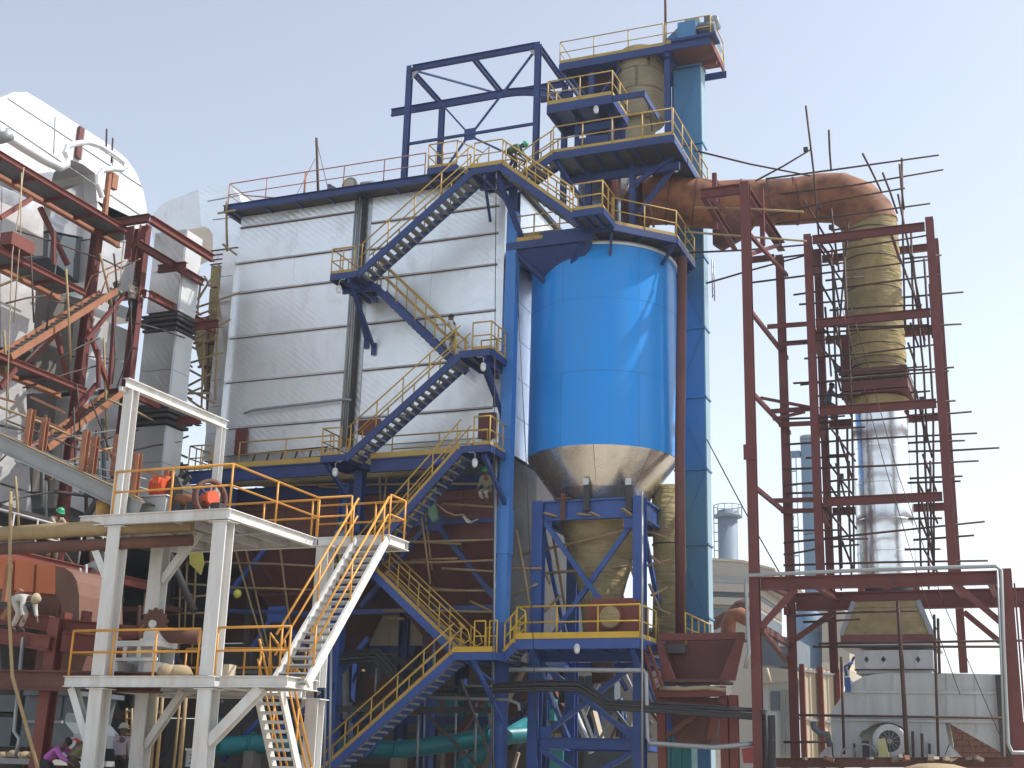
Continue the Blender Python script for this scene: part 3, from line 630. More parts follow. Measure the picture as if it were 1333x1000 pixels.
T.part('box_body', box(c+V((-.95,0,-.65)), c+V((.85,.8,.55))), 'rust_d'); T.part('front_plate', G().prism([c+V(q) for q in ((-1.0,-.03,-.7),(.9,-.03,-.7),(.9,-.03,.35),(.65,-.03,.62),(-.75,-.03,.62),(-1.0,-.03,.35))], (0,.03,0)), 'redbrown')
T.part('spigot', G().tube([c+V((-.1,-.22,-.02)), c+V((-.1,-.02,-.02))], .42, 20), 'redbrown'); T.part('wool_plug', G().tube([c+V((-.1,-.235,-.02)), c+V((-.1,-.2,-.02))], .36, 20), 'wool2')

# ================================================================== TANK TOP PLATFORM (octagon)
IR = 3.26; zo = P(799,291,TY-IR).z
T = Thing('tank_top_platform', 'octagonal navy platform with yellow railing round the tank top', 'platform', (TX,TY,zo-.4))
cr = IR/math.cos(math.pi/8)
oc = [V((TX+cr*math.cos(math.pi/8+math.pi/4*k), TY+cr*math.sin(math.pi/8+math.pi/4*k), zo)) for k in range(8)]
for k in range(8):
    a, b = oc[k], oc[(k+1) % 8]; ca, cb = V((TX,TY,zo)) + (a-V((TX,TY,zo)))*.70, V((TX,TY,zo)) + (b-V((TX,TY,zo)))*.70
    T.part('deck', G().prism([a-V((0,0,.06)),b-V((0,0,.06)),cb-V((0,0,.06)),ca-V((0,0,.06))], (0,0,.05)), 'grate')
    d = (b-a).normalized()*.02
    T.part('edge_beam', G().bar(a+d-UP*.13, b-d-UP*.13, .10, .26), 'navy')
    T.part('inner_beam', G().bar(ca-UP*.17, cb-UP*.17, .10, .2), 'navy')
    m = (a+b)/2; mc = (ca+cb)/2; T.part('joist', bar(m-UP*.16, mc-UP*.16, .08, .18), 'navy')
    T.part('joist', bar(a-UP*.16, ca-UP*.16, .08, .18), 'navy')
    T.part('bracket', bar(a*.97+V((TX,TY,zo))*.03-UP*.3, V((TX,TY,zo))+(a-V((TX,TY,zo)))*.80-UP*.95, .10,.10), 'navy')
V8 = oc
# vertices: index 5,6 are the front edge (towards -Y)
fr = sorted(range(8), key=lambda k: oc[k].y)[:2]; fr.sort(key=lambda k: oc[k].x)
ir = fr[1]
pts = [oc[ir], oc[(ir+1) % 8], oc[(ir+2) % 8], oc[(ir+3) % 8], oc[(ir+4)%8]]
railing(T, pts, 'yellow', 1.05, 1.3, tm='yellow3')
# front extension to the stair foot and to the left bracket
xe0, xe1 = P(745.8,279,YO).x, P(784,277,YO).x
zE = zo + .02
T2 = Thing('tank_top_landing', 'small navy landing with glass bright railing at the foot of the flight to the tank', 'landing', (xe0,42.3,zE-.3))
plat(T2, xe0, xe1, YO, TY-IR-.06, zE, joists=2)
railing(T2, [(xe0,YO,zE),(xe1,YO,zE),(xe1,TY-IR-.1,zE)], 'yellow', sp=.8, tm='yellow3')
T2.o['label'] = 'small navy landing in front of the tank top at the foot of the flight'
xq = P(662,305,43.04).x
T2 = Thing('bracket_platform', 'navy bracket platform with yellow railing between stairs and tank top', 'platform', (xq,43,zo-.5))
T2.part('deck', box((xq,43.06,zo-.32),(xe0+.3,44.6,zo-.27)), 'grate')
T2.part('edge_beam', box((xq,42.98,zo-.55),(xe0+.3,43.05,zo-.26)), 'navy'); T2.part('edge_beam', box((xq-.07,42.98,zo-.55),(xq-.005,44.6,zo-.26)), 'navy')
T2.part('wedge_plate', G().prism([(xq+.1,43.1,zo-.56),(xe0+.2,43.1,zo-.56),(xq+2.2,44.2,zo-1.6),(xq+1.2,44.2,zo-1.6)], (0,.15,0)), 'navy')
T2.part('bracket', bar((xq+.2,43.1,zo-.6),(xq+1.3,44.2,zo-1.75),.14,.14), 'navy'); T2.part('bracket', bar((xe0-.1,43.1,zo-.6),(xq+1.6,44.2,zo-1.75),.14,.14), 'navy')
railing(T2, [(xq,44.3,zo-.27),(xq,43.03,zo-.27),(xe0,43.03,zo-.27)], 'yellow', sp=1.2, tm='yellow3', toe=.18)
T2.part('plank', box((xq+.5,43.2,zo-.2),(xq+2.0,43.24,zo+.15)), 'bamboo')
# ================================================================== PLANT OVER THE TANK
T = Thing('inlet_duct', 'shiny aluminium clad inlet duct standing on the tank roof', 'duct', P(775,270,TY))
p0, p1 = P(752,290,TY-.9), P(808,262,TY-.9)
T.part('duct_body', box((p0.x,TY-.9,zt1+.3),(p1.x,TY+.8,p0.z+2.2)), 'alu_s')
T.part('duct_shoulder', G().prism([(p0.x,TY-.9,p0.z+2.21),(p1.x,TY-.9,p0.z+2.21),(p1.x,TY-.9,p0.z+3.3),(p0.x+.5,TY-.9,p0.z+3.3),(p0.x+.1,TY-.9,p0.z+2.9)], (0,1.6,0)), 'alu_s')
solo('red_pipe', 'thick red oxide vertical pipe in front of the shiny inlet duct', 'pipe', tube([P(793,293,TY-1.2), P(793,150,TY-1.2)], .22, 14), 'maroon')
# third level platform
YP = 43.0; z3 = P(876,176,YP).z; x30, x31 = P(720,197,YP).x, P(876,176,YP).x
T = Thing('upper_platform', 'wide navy platform with yellow railing above the tank, below the small square one', 'platform', ((x30+x31)/2,YP,z3-.4))
plat(T, x30, x31, YP, 44.9, z3, 'navy', .28, joists=5)
T.part('side_deck', box((x31-1.6,44.98,z3-.06),(x31-.03,48.4,z3-.005)), 'grate'); T.part('side_beam', box((x31-.03,44.98,z3-.28),(x31+.05,48.5,z3+.015)), 'navy')
T.part('under_panel', box((x31-1.9,YP+.1,z3-.13),(x31-.1,44.8,z3-.07)), 'dark')
for x in (x30+1.0, x30+2.75): T.part('post_under', ibm((x,44.3,zo),(x,44.3,z3-.3),.22,.22), 'navy')
T.part('knee_brace', bar((x30+2.75,44.2,z3-1.2),(x31-.3,44.2,z3-.28),.14,.14), 'navy'); T.part('knee_brace', bar((x31-.2,44.6,z3-.28),(x30+2.9,44.6,zo+1.0),.16,.16), 'navy')
T.part('underbeam', bar((x30+.2,44.3,z3-.62),(x31-.1,44.3,z3-.62),.16,.28), 'navy'); T.part('knee_brace', bar((x30+.1,YP+.1,z3-.3),(x30+1.0,44.2,z3-2.0),.14,.14), 'navy')
railing(T, [(x30,YP,z3),(x31,YP,z3),(x31,48.4,z3)], 'yellow', 1.1, 1.25, tm='yellow3', toe=.14)
railing(T, [(x30+.3,44.9,z3),(x31-1.7,44.9,z3)], 'yellow', 1.1, 1.6, toe=0)
bt = V((P(668,214,42.9).x,YP,zTop)); T2 = Thing('stair_flight', 'short navy stair flight climbing right from the top landing to the wide upper platform', 'stairs', bt)
flight(T2, bt, (x30,YP,z3), (0,.8,0), 6, toe=True, tmat_toe='yellow3', sp=.9)
T2.part('link_deck', box((xt1,YO+.2,zTop-.06),(bt.x+.1,YP+.8,zTop-.01)), 'grate')
for i in range(3):
    z = z3+.55+i*.75; T3 = None
T = Thing('valve_stand', 'navy stand of stacked plates on the wide upper platform', 'stand', (x30+1.2,44.5,z3))
for x in (x30+.35, x30+1.75): T.part('stand_post', box((x,44.4,z3),(x+.14,44.6,z3+2.3)), 'navy')
for i in range(3): T.part('shelf_plate', box((x30+.5,44.38,z3+.35+.55*i),(x30+1.74,44.62,z3+.65+.55*i)), 'navy')
lamp('round lamp under the wide upper platform', P(880,220,44.5), arm=False)
# small square platform
z2 = P(797,124,43.6).z; x20, x21 = P(713,139,43.6).x, P(797,124,43.6).x
T = Thing('square_platform', 'small navy platform left of the grey wool cylinder', 'platform', ((x20+x21)/2,43.6,z2-.3))
plat(T, x20, x21, 43.6, 45.6, z2, 'navy', .34, deck='navy', joists=2)
railing(T, [(x20,45.5,z2),(x20,43.6,z2),(x21,43.6,z2),(x21,45.5,z2)], 'yellow', 1.05, 1.2, tm='yellow3', toe=.18)
T.part('post_under', ibm((x20+1.6,45.2,z3),(x20+1.6,45.2,z2-.35),.22,.22), 'navy'); T.part('post_under', ibm((x21-.1,45.2,z3),(x21-.1,45.2,z2-.35),.22,.22), 'navy')
zf = P(840,130,44.2).z
T.part('loop_beam', bar((x21+.06,43.62,z2-.15),(P(838,128,43.6).x,43.62,z2-.15),.08,.24), 'navy'); T.part('loop_beam', bar((P(838,128,43.6).x,43.6,z2-.15),(P(838,128,43.6).x,45.6,z2-.15),.08,.24), 'navy')
lamp('round lamp under the small square platform', P(776,144,43.5), arm=False)
# wool cylinder
WY = 48.5; wx = P(834,120,WY).x
zb1, zb2 = P(834,162,WY).z, P(834,78,WY).z
T = Thing('wool_cyclone', 'grey rock wool wrapped cylinder under the head platform', 'cyclone', (wx,WY,zb1))
rw = .99
for i, (a, b) in enumerate(((0,.42),(.42,.72),(.72,1.0))):
    for k in range(3):
        a0 = 2.2*k+.5*i
        T.part('wool_wrap', G().lathe((wx,WY,0), [(rw,zb1+(zb2-zb1)*a+.03),(rw+.015,zb1+(zb2-zb1)*(a+b)/2),(rw+.01,zb1+(zb2-zb1)*b-.01)], 12, a0, a0+2.07, wob=.015), 'wool_g')
T.part('cyclone_core', G().lathe((wx,WY,0), [(rw-.05,zb1),(rw-.05,zb2+.2)], 24, caps=True), 'wool_g')
T.part('lower_elbow', tube([(wx-.05,WY,zb1+.02),(wx-.15,WY-.2,zb1-.6),(wx-.25,WY-.7,zb1-1.0),(wx-.25,WY-.75,zb1-1.7)], [.78,.62,.5,.5], 18), 'wool_g')
T.part('flange_box', box((wx-.95,WY-2.0,z3+.02),(wx+.75,WY-.2,z3+.75)), 'white2')
T.part('box_lid', box((wx-1.0,WY-2.05,z3+.76),(wx+.8,WY-.15,z3+.82)), 'white2')
T.part('wire_loop', tube([(wx+.55,WY-.95,zb1+.5),(wx+.7,WY-1.0,zb1-.1),(wx+.75,WY-.9,zb1-.9)], .03, 5), 'dark')
# ================================================================== BUCKET ELEVATOR
YE = 48.6
ex0, ex1 = P(877,140,YE).x, P(912,140,YE).x
T = Thing('bucket_elevator', 'tall blue box shaft of a bucket elevator right of the tank', 'elevator', ((ex0+ex1)/2,YE+.3,0))
ezs = [0.5, 3.6] + [P(913,y,YE).z for y in (805,709,611,517,427,335,258,186,84)]
for i in range(len(ezs)-1):
    T.part('casing_section', box((ex0,YE,ezs[i]+.035),(ex1,YE+.62,ezs[i+1]-.035)), 'elev_blue')
    T.part('flange', box((ex0-.09,YE-.09,ezs[i+1]-.034),(ex1+.09,YE+.71,ezs[i+1]+.034)), 'elev_blue')
    a, b = (ezs[i]+.05, ezs[i+1]-.05); s = i % 2
    T.part('stiffener', bar((ex0+.04,YE-.02,a if s else b),(ex1-.04,YE-.02,b if s else a),.05,.04,(0,1,0)), 'elev_blue')
    T.part('edge_strip', box((ex1-.0,YE-.02,a),(ex1+.05,YE+.64,b)), 'elev_sunlit')  # side face in the painted sunlit tone
zh = P(925,49,47.4).z; hx0, hx1, hxm = P(729,78,47.4).x, P(925,49,47.4).x, P(865,57,47.4).x
T = Thing('head_platform', 'highest navy platform with railing round the elevator head', 'platform', ((hx0+hx1)/2,47.4,zh-.6))
T.part('deck', box((hx0+.05,47.43,zh-.06),(hxm-.02,50.2,zh)), 'navy'); T.part('deck', box((hxm+.02,47.43,zh-.06),(hx1-.05,49.75,zh)), 'maroon_d')
T.part('edge_beam', box((hx0,47.35,zh-.32),(hxm-.01,47.42,zh+.01)), 'navy'); T.part('edge_beam', box((hxm+.01,47.30,zh-.3),(hx1,47.42,zh+.01)), 'navy')
T.part('edge_beam', box((hx1-.05,47.43,zh-.3),(hx1+.03,49.8,zh+.01)), 'maroon'); T.part('edge_beam', box((hx0-.06,47.43,zh-.32),(hx0+.04,50.2,zh+.01)), 'navy')
T.part('rear_beam', box((hx0,50.21,zh-.3),(hx1,50.28,zh+.01)), 'navy')
for i in range(5): x = hx0+.6+i*1.0; T.part('joist', box((x,47.43,zh-.26),(x+.1,50.2,zh-.07)), 'navy')
T.part('joist', box((hxm,47.43,zh-.5),(hxm+.2,50.2,zh-.07)), 'navy'); T.part('cross_joist', box((hx0+.7,48.6,zh-.52),(hx1-.05,48.72,zh-.265)), 'maroon_d')
T.part('hood_panel', G().prism([(hx0+.05,50.0,zh-.33),(hx0+.05,47.5,zh-.33),(hx0+1.3,48.9,zh-1.9)], (.06,0,0)), 'navy')
T.part('hanging_panel', box((hx0+.3,50.05,zh-2.6),(hx0+3.3,50.12,zh-.33)), 'navy')
for x in (hx0+1.35, hxm+.05): T.part('post_under', ibm((x,47.7,z2-2.0),(x,47.7,zh-.52),.24,.24), 'navy')
T.part('post_under', ibm((hxm+.05,48.9,z3),(hxm+.05,48.9,zh-.52),.24,.24), 'navy')
T.part('knee_brace', bar((hx0+.3,47.7,zh-.4),(hx0+1.3,47.7,zh-1.8),.08,.08), 'navy'); T.part('knee_brace', bar((hx0+2.6,47.7,zh-.5),(hx0+1.4,47.7,zh-2.0),.08,.08), 'navy')
railing(T, [(hx0,50.0,zh),(hx0,47.4,zh),(hxm-.05,47.4,zh)], 'yellow', 1.05, 1.5, .026, .16, tm='yellow3')
railing(T, [(hxm+.05,47.4,zh),(hx1,47.4,zh),(hx1,49.75,zh)], 'yellow', 1.05, 1.7, .026, .2, tm='yellow3')
T = Thing('elevator_drive', 'blue geared drive unit standing on the head platform', 'drive', ((ex0+ex1)/2,48.6,zh))
d = V(((hxm+hx1)/2-.15,48.05,zh))
T.part('head_hood', G().prism([d+1.25*V(q) for q in ((-.75,0,0),(.9,0,0),(.9,0,.55),(.55,0,.95),(-.3,0,.95),(-.75,0,.55))], (0,1.2,0)), 'elev_blue')
T.part('gearbox', box(d+1.25*V((-.2,-.55,.1)), d+1.25*V((.4,-.02,.75))), 'elev_blue'); T.part('motor', G().tube([d+1.25*V((.45,-.3,.5)), d+1.25*V((1.0,-.3,.5))], .24, 14), 'slate')
T.part('vent_box', box(d+1.25*V((-.15,.2,.96)), d+1.25*V((.35,.7,1.3))), 'galv'); T.part('vent_box', box(d+1.25*V((.5,.25,.85)), d+1.25*V((.7,.6,1.35))), 'slate')
T.part('pipe', G().tube([d+1.25*V((.95,-.2,.9)), d+1.25*V((.95,.4,.9))], .14, 10), 'galv'); T.part('base_frame', box(d+1.25*V((-.4,-.7,.0)), d+1.25*V((1.1,-.03,.09))), 'navy')
solo('lightning_mast', 'dark thin mast pole rising from the head platform out of the picture', 'mast', tube([(hxm+.02,47.5,zh-.3),(hxm+.02,47.5,zh+4.5)], .055, 8), 'maroon_d')
solo('brown_pipe', 'tall brown vertical down pipe between tank and blue elevator', 'pipe', tube([P(888,335,45.9), P(885,600,45.9), P(886,826,45.9)], .185, 16), 'maroon_d')
T = Thing('ladder', 'small grey ladder cage on the far side of the blue elevator', 'ladder', (ex1+.3,49.1,P(918,385,49).z))
for dy in (0, .35): T.part('rail', tube([(ex1+.3,48.9+dy,P(918,390,49).z),(ex1+.3,48.9+dy,P(918,340,49).z)], .025, 5), 'galv')
for i in range(5): T.part('rung', tube([(ex1+.3,48.9,P(918,385,49).z+.3*i),(ex1+.3,49.25,P(918,385,49).z+.3*i)], .015, 5), 'galv')

# ================================================================== RUSTY DUCT AND STACK
YD = 48.0
def arc(pts_r): return pts_r
T = Thing('rusty_duct', 'fat rusty duct bending from the tank top down into the wool wrapped stack', 'duct', P(1000,300,YD))
cl = [(838,262,.95),(872,260,.98),(905,264,.98),(935,267,.94),(965,265,.92),(1000,264,.90),(1035,262,.91),(1066,258,.95)]
cp = [P(x,y,46.4 + (YD-46.4)*i/7) for i,(x,y,r) in enumerate(cl)]
el = [cp[-1]] + [P(x,y,YD) for x,y in ((1092,258),(1114,268),(1127,282),(1133,298))]; er = [.95,.98,1.02,1.05,1.05]
for i, g in enumerate(seg_tube(cp + el[1:], [c_[2] for c_ in cl] + er[1:])): T.part('duct_segment' if i < 7 else 'elbow_segment', g, 'rust')
for i in (1, 2, 3, 4, 5, 6): 
    d_ = (cp[i+1]-cp[i]).normalized(); T.part('weld_ring', G().tube([cp[i]-d_*.03, cp[i]+d_*.03], cl[i][2]+.03, 28, caps=False), 'rust_d')
T.part('end_flange', G().tube([cp[0]-V((.1,0,0)), cp[0]], 1.12, 24), 'rust_d'); T.part('bellows', G().tube([cp[0]-V((.5,0,-.05)), cp[0]-V((.3,0,0)), cp[0]-V((.1,0,0))], [.85,.98,.9], 24), 'maroon')
T.part('branch_hopper', G().tube([P(958,276,47.4), P(950,298,47.4), P(935,322,47.4)], [.95,.75,.25], 20), 'rust_d')
T.part('tie_ring', tube([P(851,296,45.5),P(846,270,45.3),P(848,245,45.5)], .05, 6), 'rust')
# stack axis
XS = P(1150,640,YD).x
def zs(py): return P(1150,py,YD).z
T = Thing('flue_stack', 'vertical stack, wool wrapped on top and shiny aluminium below, in the red tower', 'stack', (XS,YD,zs(840)))
ws = [(286,322,1.0),(322,362,1.02),(362,402,1.03),(402,440,1.03),(440,472,1.03),(472,494,1.0)]
for i,(y0,y1,r) in enumerate(ws):
    r += .0; T.part('wool_wrap', G().lathe((XS,YD,0), [(r,zs(y0)),(r+.02,zs(y0)-.25),(r-.01,zs((y0+y1)/2)),(r+.03,zs(y1)+.2),(r+.01,zs(y1)+.0)], 36, wob=.03), 'wool' if i % 3 != 1 else 'wool2')
q = 1.15
for (y0,y1,e,mm,nm) in ((489,497,.0,'rust_d','collar'),(500,503,.06,'galv','flange'),(505,517,.0,'maroon_d','collar'),(519,521,.05,'maroon','flange')):
    T.part(nm, box((XS-q-e,YD-q-e,zs(y1)),(XS+q+e,YD+q+e,zs(y0))), mm)
T.part('wool_band', G().lathe((XS,YD,0), [(1.05,zs(538)),(1.07,zs(530)),(1.05,zs(522))], 30, wob=.03), 'wool2')
for y_ in (305,342,382,421,456,482): T.part('tie_wire', G().lathe((XS,YD,zs(y_)), [(1.035,0),(1.05,.02),(1.035,.04)], 36), 'dark')
ss = [540,588,634,680,722,764]
for i in range(5):
    for k in range(4):
        a0 = k*math.pi/2 - .6 + .0*i
        T.part('clad_sheet', G().lathe((XS,YD,0), [(1.0,zs(ss[i+1])+.004),(1.006,zs(ss[i])-.004)], 10, a0+.003, a0+math.pi/2-.003), 'alu_s')
    T.part('swage_ring', G().lathe((XS,YD,0), [(1.0,zs(ss[i])-.02),(1.022,zs(ss[i])),(1.0,zs(ss[i])+.02)], 40), 'alu_s')
T.part('stack_core', G().lathe((XS,YD,0), [(.94,zs(785)),(.94,zs(285))], 24), 'dark')
zt_, zb_ = zs(788), zs(832)
def fr4(w0, w1, z0, z1):
    a = [(XS-w0,YD-w0,z0),(XS+w0,YD-w0,z0),(XS+w0,YD+w0,z0),(XS-w0,YD+w0,z0),(XS-w1,YD-w1,z1),(XS+w1,YD-w1,z1),(XS+w1,YD+w1,z1),(XS-w1,YD+w1,z1)]
    return G().add(a, [(0,3,2,1),(4,5,6,7),(0,1,5,4),(1,2,6,5),(2,3,7,6),(3,0,4,7)])
T.part('transition', fr4(1.45, 1.05, zb_, zt_), 'wool')
for sx in (-1, 1): T.part('corner_angle', bar((XS+sx*1.47,YD-1.49,zb_),(XS+sx*1.06,YD-1.09,zt_),.16,.03,(0,1,0)), 'galv')
T.part('collar', box((XS-1.5,YD-1.5,zs(842)),(XS+1.5,YD+1.5,zb_-.01)), 'maroon_d')
T.part('flange', box((XS-1.56,YD-1.56,zs(846)),(XS+1.56,YD+1.56,zs(842)-.01)), 'galv')
p = P(1107,455,YD-.6)
T.part('inspection_box', box(P(1097,487,YD-.6), P(1118,436,YD-.6)+V((0,1.0,0))), 'maroon')
T.part('inspection_chute', G().prism([P(1099,488,YD-.55), P(1117,488,YD-.55), P(1117,497,YD-.55), P(1109,497,YD-.55)], (0,.9,0)), 'maroon_d')
# ================================================================== BOILER FRAME ON THE LEFT
XB, XI = -31.0, -32.1        # outer and inner edge of its walkways
FL = [13.75, 17.2, 20.35]
T = Thing('boiler_steelwork', 'red oxide steel frame with three walkway floors round the aluminium boiler', 'steel frame', (-31.5,35,0))
Y0 = 24.0
def yx(px, py, X=XB): return PX(px, py, X).y
yC1, yC2 = PX(186,400,XB).y, PX(112,400,XI).y
for y, X, tp in ((yC1, XB-.3, PX(191,288,XB).z), (yC2, XI+.1, PX(120,290,XI).z)):
    T.part('column', G().ibeam((X,y,0),(X,y,tp),.30,.34,(1,0,0)), 'maroon')
ends = [PX(187,311,XB).y, PX(112,376,XB).y, PX(112,511,XB).y]
for z, ye in zip(FL, ends[::-1]):
    T.part('outer_beam', G().ibeam((XB,Y0,z),(XB,ye,z),.14,.20), 'redbrown'); T.part('inner_beam', G().ibeam((XI,Y0,z),(XI,ye,z),.16,.36), 'orange_steel')
    n = int((ye-Y0)/1.6)
    T.part('deck', box((XI+.1,Y0,z-.03),(XB-.09,ye-.3,z+.02)), 'grate')
    for i in range(n): T.part('joist', box((XI+.1,Y0+.5+1.6*i,z-.15),(XB-.09,Y0+.6+1.6*i,z-.035)), 'maroon')
# outriggers towards the casing
z = FL[2]; q0, q1, q2 = PX(143,291,XB-.6), PX(218,281,XB+1.1), PX(275,314,XB+1.1)
za = P(180,286,q0.y).z
T.part('outrigger', ibm((XB-.9,q0.y,za),(XB+1.2,q0.y,za),.2,.3), 'maroon'); T.part('outrigger', ibm((XB+1.15,q0.y+.12,za),(XB+1.15,q0.y+4.2,za),.2,.3), 'redbrown')
T.part('outrigger', ibm((XB-.2,q0.y+2.6,za-.9),(XB+1.1,q0.y+2.6,za-.9),.2,.3), 'maroon'); T.part('outrigger', ibm((XB+.5,q0.y+.3,za-.8),(XB+.5,q0.y+4.6,za-.8),.18,.28), 'maroon')
T.part('stub_column', ibm((XB+.35,q0.y+.2,za-1.5),(XB+.35,q0.y+.2,za-.2),.3,.3), 'maroon')
T.part('knee', bar((XB+.4,q0.y+.2,za-1.0),(XB+1.0,q0.y+.2,za-.2),.12,.12), 'maroon')
for (pa, pb, pc, zz) in (((138,389),(192,382),(248,419),None), ((146,512),(166,510),(236,536),None)):
    a = PX(*pb, XB+.1); 
    T.part('outrigger', ibm((XB-1.2,a.y,a.z),(XB+.05,a.y,a.z),.2,.3), 'maroon'); T.part('outrigger', ibm((XB+.1,a.y+.1,a.z),(XB+.1,a.y+4.6,a.z),.2,.3), 'redbrown')
    T.part('outrigger', ibm((XB+.0,a.y+2.6,a.z-.5),(XB+1.6,a.y+2.6,a.z-.5),.2,.3), 'maroon')
# diagonal braces
for (a, b, X, w_) in (((34,473),(101,406),XI-.2,.15), ((52,270),(88,345),XI-.2,.15), ((72,428),(92,510),XI-.4,.14), ((115,428),(142,505),XB-.3,.14), ((112,443),(160,386),XB-.2,.13),
                      ((150,392),(143,500),XB-.2,.12), ((0,284),(40,259),XB,.14), ((95,540),(126,500),XB-.6,.15), ((0,505),(20,480),XB,.16)):
    T.part('brace', bar(PX(*a,X), PX(*b,X), w_, w_, (1,0,0)), 'maroon' if w_ != .14 else 'redbrown')
T.part('bracket_shelf', box(PX(8,318,XB)+V((-.2,-.1,-.05)), PX(34,318,XB)+V((.3,.1,.04))), 'redbrown')
for (px, y0, y1) in ((70,300,345),(128,455,505)): T.part('hanger', bar(PX(px,y0,XB-.2), PX(px,y1,XB-.2), .12,.12), 'maroon')
# steel stairs (ladders) on the frame
def wall_stair(label, a, b, n):
    T = Thing('wall_stair', label, 'stairs', a)
    flight(T, a, b, (.75,0,0), n, sm='orange_steel', tm='tread', rm='orange_steel', depth=.22, rails=(0,0), tread_d=.22)
    return T
A_, B_ = PX(-8,462,XB-.7), PX(131,377,XB-.7)
T1 = wall_stair('orange steel wall stair with grey treads, upper of two on the red frame', A_, B_, 22)
for o in (V((0,0,0)), V((.75,0,0))): T1.part('handrail', tube([B_.lerp(A_,.18)+o+V((0,0,.1)), B_.lerp(A_,.12)+o+V((0,0,.8)), B_+o+V((0,1.1,1.55))], .03, 5), 'orange_steel')
A_, B_ = PX(40,580,XB-.7), PX(141,507,XB-.7)
wall_stair('orange steel wall stair with grey treads, lower of two on the red frame', A_, B_, 18)
# ------------------------------------------------------------------ aluminium boiler ducts (inverted U) behind the frame
XD = -33.0
T = Thing('boiler_duct', 'bright aluminium clad inverted U duct on top of the boiler', 'duct', PX(90,300,XD))
ol = [(-30,175),(-12,138),(0,128),(18,120),(35,120),(60,135),(104,164),(143,189),(165,207),(178,226),(187,250),(191,270),(191,290)]
inn = [(150,295),(126,262),(124,226),(108,214),(92,208),(80,214),(70,225),(66,240),(40,230),(0,205),(-30,190)]
poly = [PX(*p, XD) for p in ol+inn]
T.part('duct_body', G().prism(poly, (-4,0,0)), 'alu_w')
for a, b in (((-10,150),(190,285)), ((10,128),(185,243)), ((72,152),(70,200)), ((150,196),(140,250)), ((-5,170),(64,217))):
    T.part('seam', bar(PX(*a, XD+.01), PX(*b, XD+.01), .03, .03), 'galv')
T.part('band', bar(PX(106,166,XD+.06), PX(101,206,XD+.06), .10, .26, (0,1,0)), 'maroon'); T.part('band', bar(PX(109.5,168,XD+.06), PX(104.5,208,XD+.06), .06, .1, (0,1,0)), 'galv')
def wallbox(T, name, corners, X, dx, m): T.part(name, G().prism([PX(*p, X) for p in corners], (dx,0,0)), m)
T = Thing('boiler_pass', 'embossed aluminium clad boiler pass nearest on the far left', 'boiler section', PX(30,450,XD))
for i, cs in enumerate((((-60,215),(2,243),(0,330),(-60,320)), ((3,243),(57,268),(56,333),(1,330)), ((-60,335),(0,345),(0,450),(-60,450)), ((1,345),(47,366),(43,458),(1,452)))): wallbox(T, 'cladding_panel', cs, XD, -3, 'alu_l')
for cs in (((-60,482),(33,482),(36,560),(-60,540)), ((-60,543),(36,563),(40,640),(-60,610)), ((-60,613),(40,643),(44,720),(-60,700))): wallbox(T, 'cladding_panel', cs, XD-.3, -3, 'alu_l')
wallbox(T, 'hopper_edge', ((-60,452),(41,460),(34,480),(-60,476)), XD, -3, 'dark')
T = Thing('boiler_cavity', 'dark bluish steel casing between the two aluminium boiler passes', 'boiler section', PX(85,500,XD))
for cs, mm in ((((68,255),(124,232),(124,312),(64,300)),'alu_dark'), (((64,303),(118,314),(108,372),(62,335)),'slate'), (((45,372),(108,390),(103,508),(44,480)),'dark_wall')): wallbox(T, 'casing_plate', cs, XD-.6, -3, mm)
T = Thing('boiler_pass', 'embossed aluminium clad boiler pass between the two red columns', 'boiler section', PX(150,480,XD))
for i, cs in enumerate((((122,312),(181,318),(180,384),(119,380)), ((114,408),(172,432),(168,470),(108,462)), ((108,464),(168,472),(165,512),(104,508)), ((127,262),(191,292),(184,317),(123,310)))): wallbox(T, 'cladding_panel', cs, XD, -3, 'alu_l')
for cs in (((102,515),(165,515),(163,590),(98,560)), ((98,563),(163,593),(160,690),(92,660))): wallbox(T, 'cladding_panel', cs, XD-.2, -3, 'alu_l')
wallbox(T, 'cladding_panel', ((45,512),(103,512),(98,640),(42,640)), XD-1.2, -2, 'dark_wall')
for cs in (((128,386),(176,404),(174,420),(122,400)),): wallbox(T, 'cladding_panel', cs, XD-.05, -3, 'alu_l')
# silver duct right of column: front shade put into a darker aluminium, right face brighter
yS = 40.6; 
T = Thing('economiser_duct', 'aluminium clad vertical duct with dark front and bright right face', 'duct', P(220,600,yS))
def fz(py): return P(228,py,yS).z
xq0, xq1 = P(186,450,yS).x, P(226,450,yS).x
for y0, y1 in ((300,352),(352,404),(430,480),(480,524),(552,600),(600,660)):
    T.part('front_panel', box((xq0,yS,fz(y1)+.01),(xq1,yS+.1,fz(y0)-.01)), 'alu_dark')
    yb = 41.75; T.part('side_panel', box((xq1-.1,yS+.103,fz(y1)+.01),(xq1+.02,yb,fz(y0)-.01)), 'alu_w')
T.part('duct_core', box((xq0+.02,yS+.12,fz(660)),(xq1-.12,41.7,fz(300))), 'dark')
for yy, e in ((408,.12),(414,.2),(420,.12),(426,.06)):
    T.part('flange', box((xq0-e,yS-e,fz(yy+3)),(xq1+e,41.75+e,fz(yy))), 'dark')
for yy, e in ((526,.14),(532,.24),(539,.24),(546,.14)):
    T.part('flange', box((xq0-e,yS-e,fz(yy+4)),(xq1+e,41.75+e,fz(yy))), 'dark')
T = Thing('steam_pipe', 'silver insulated pipe curling over the boiler duct with an orange post', 'pipe', PX(60,240,XB-.8))
pp = [(-30,150),(0,170),(8,178),(30,192),(55,207),(78,218),(86,214),(88,206),(84,198),(87,191),(98,187),(114,185),(130,190),(148,202),(161,212),(164,217),(158,221),(146,220),(133,222),(127,230),(127,240),(133,257)]
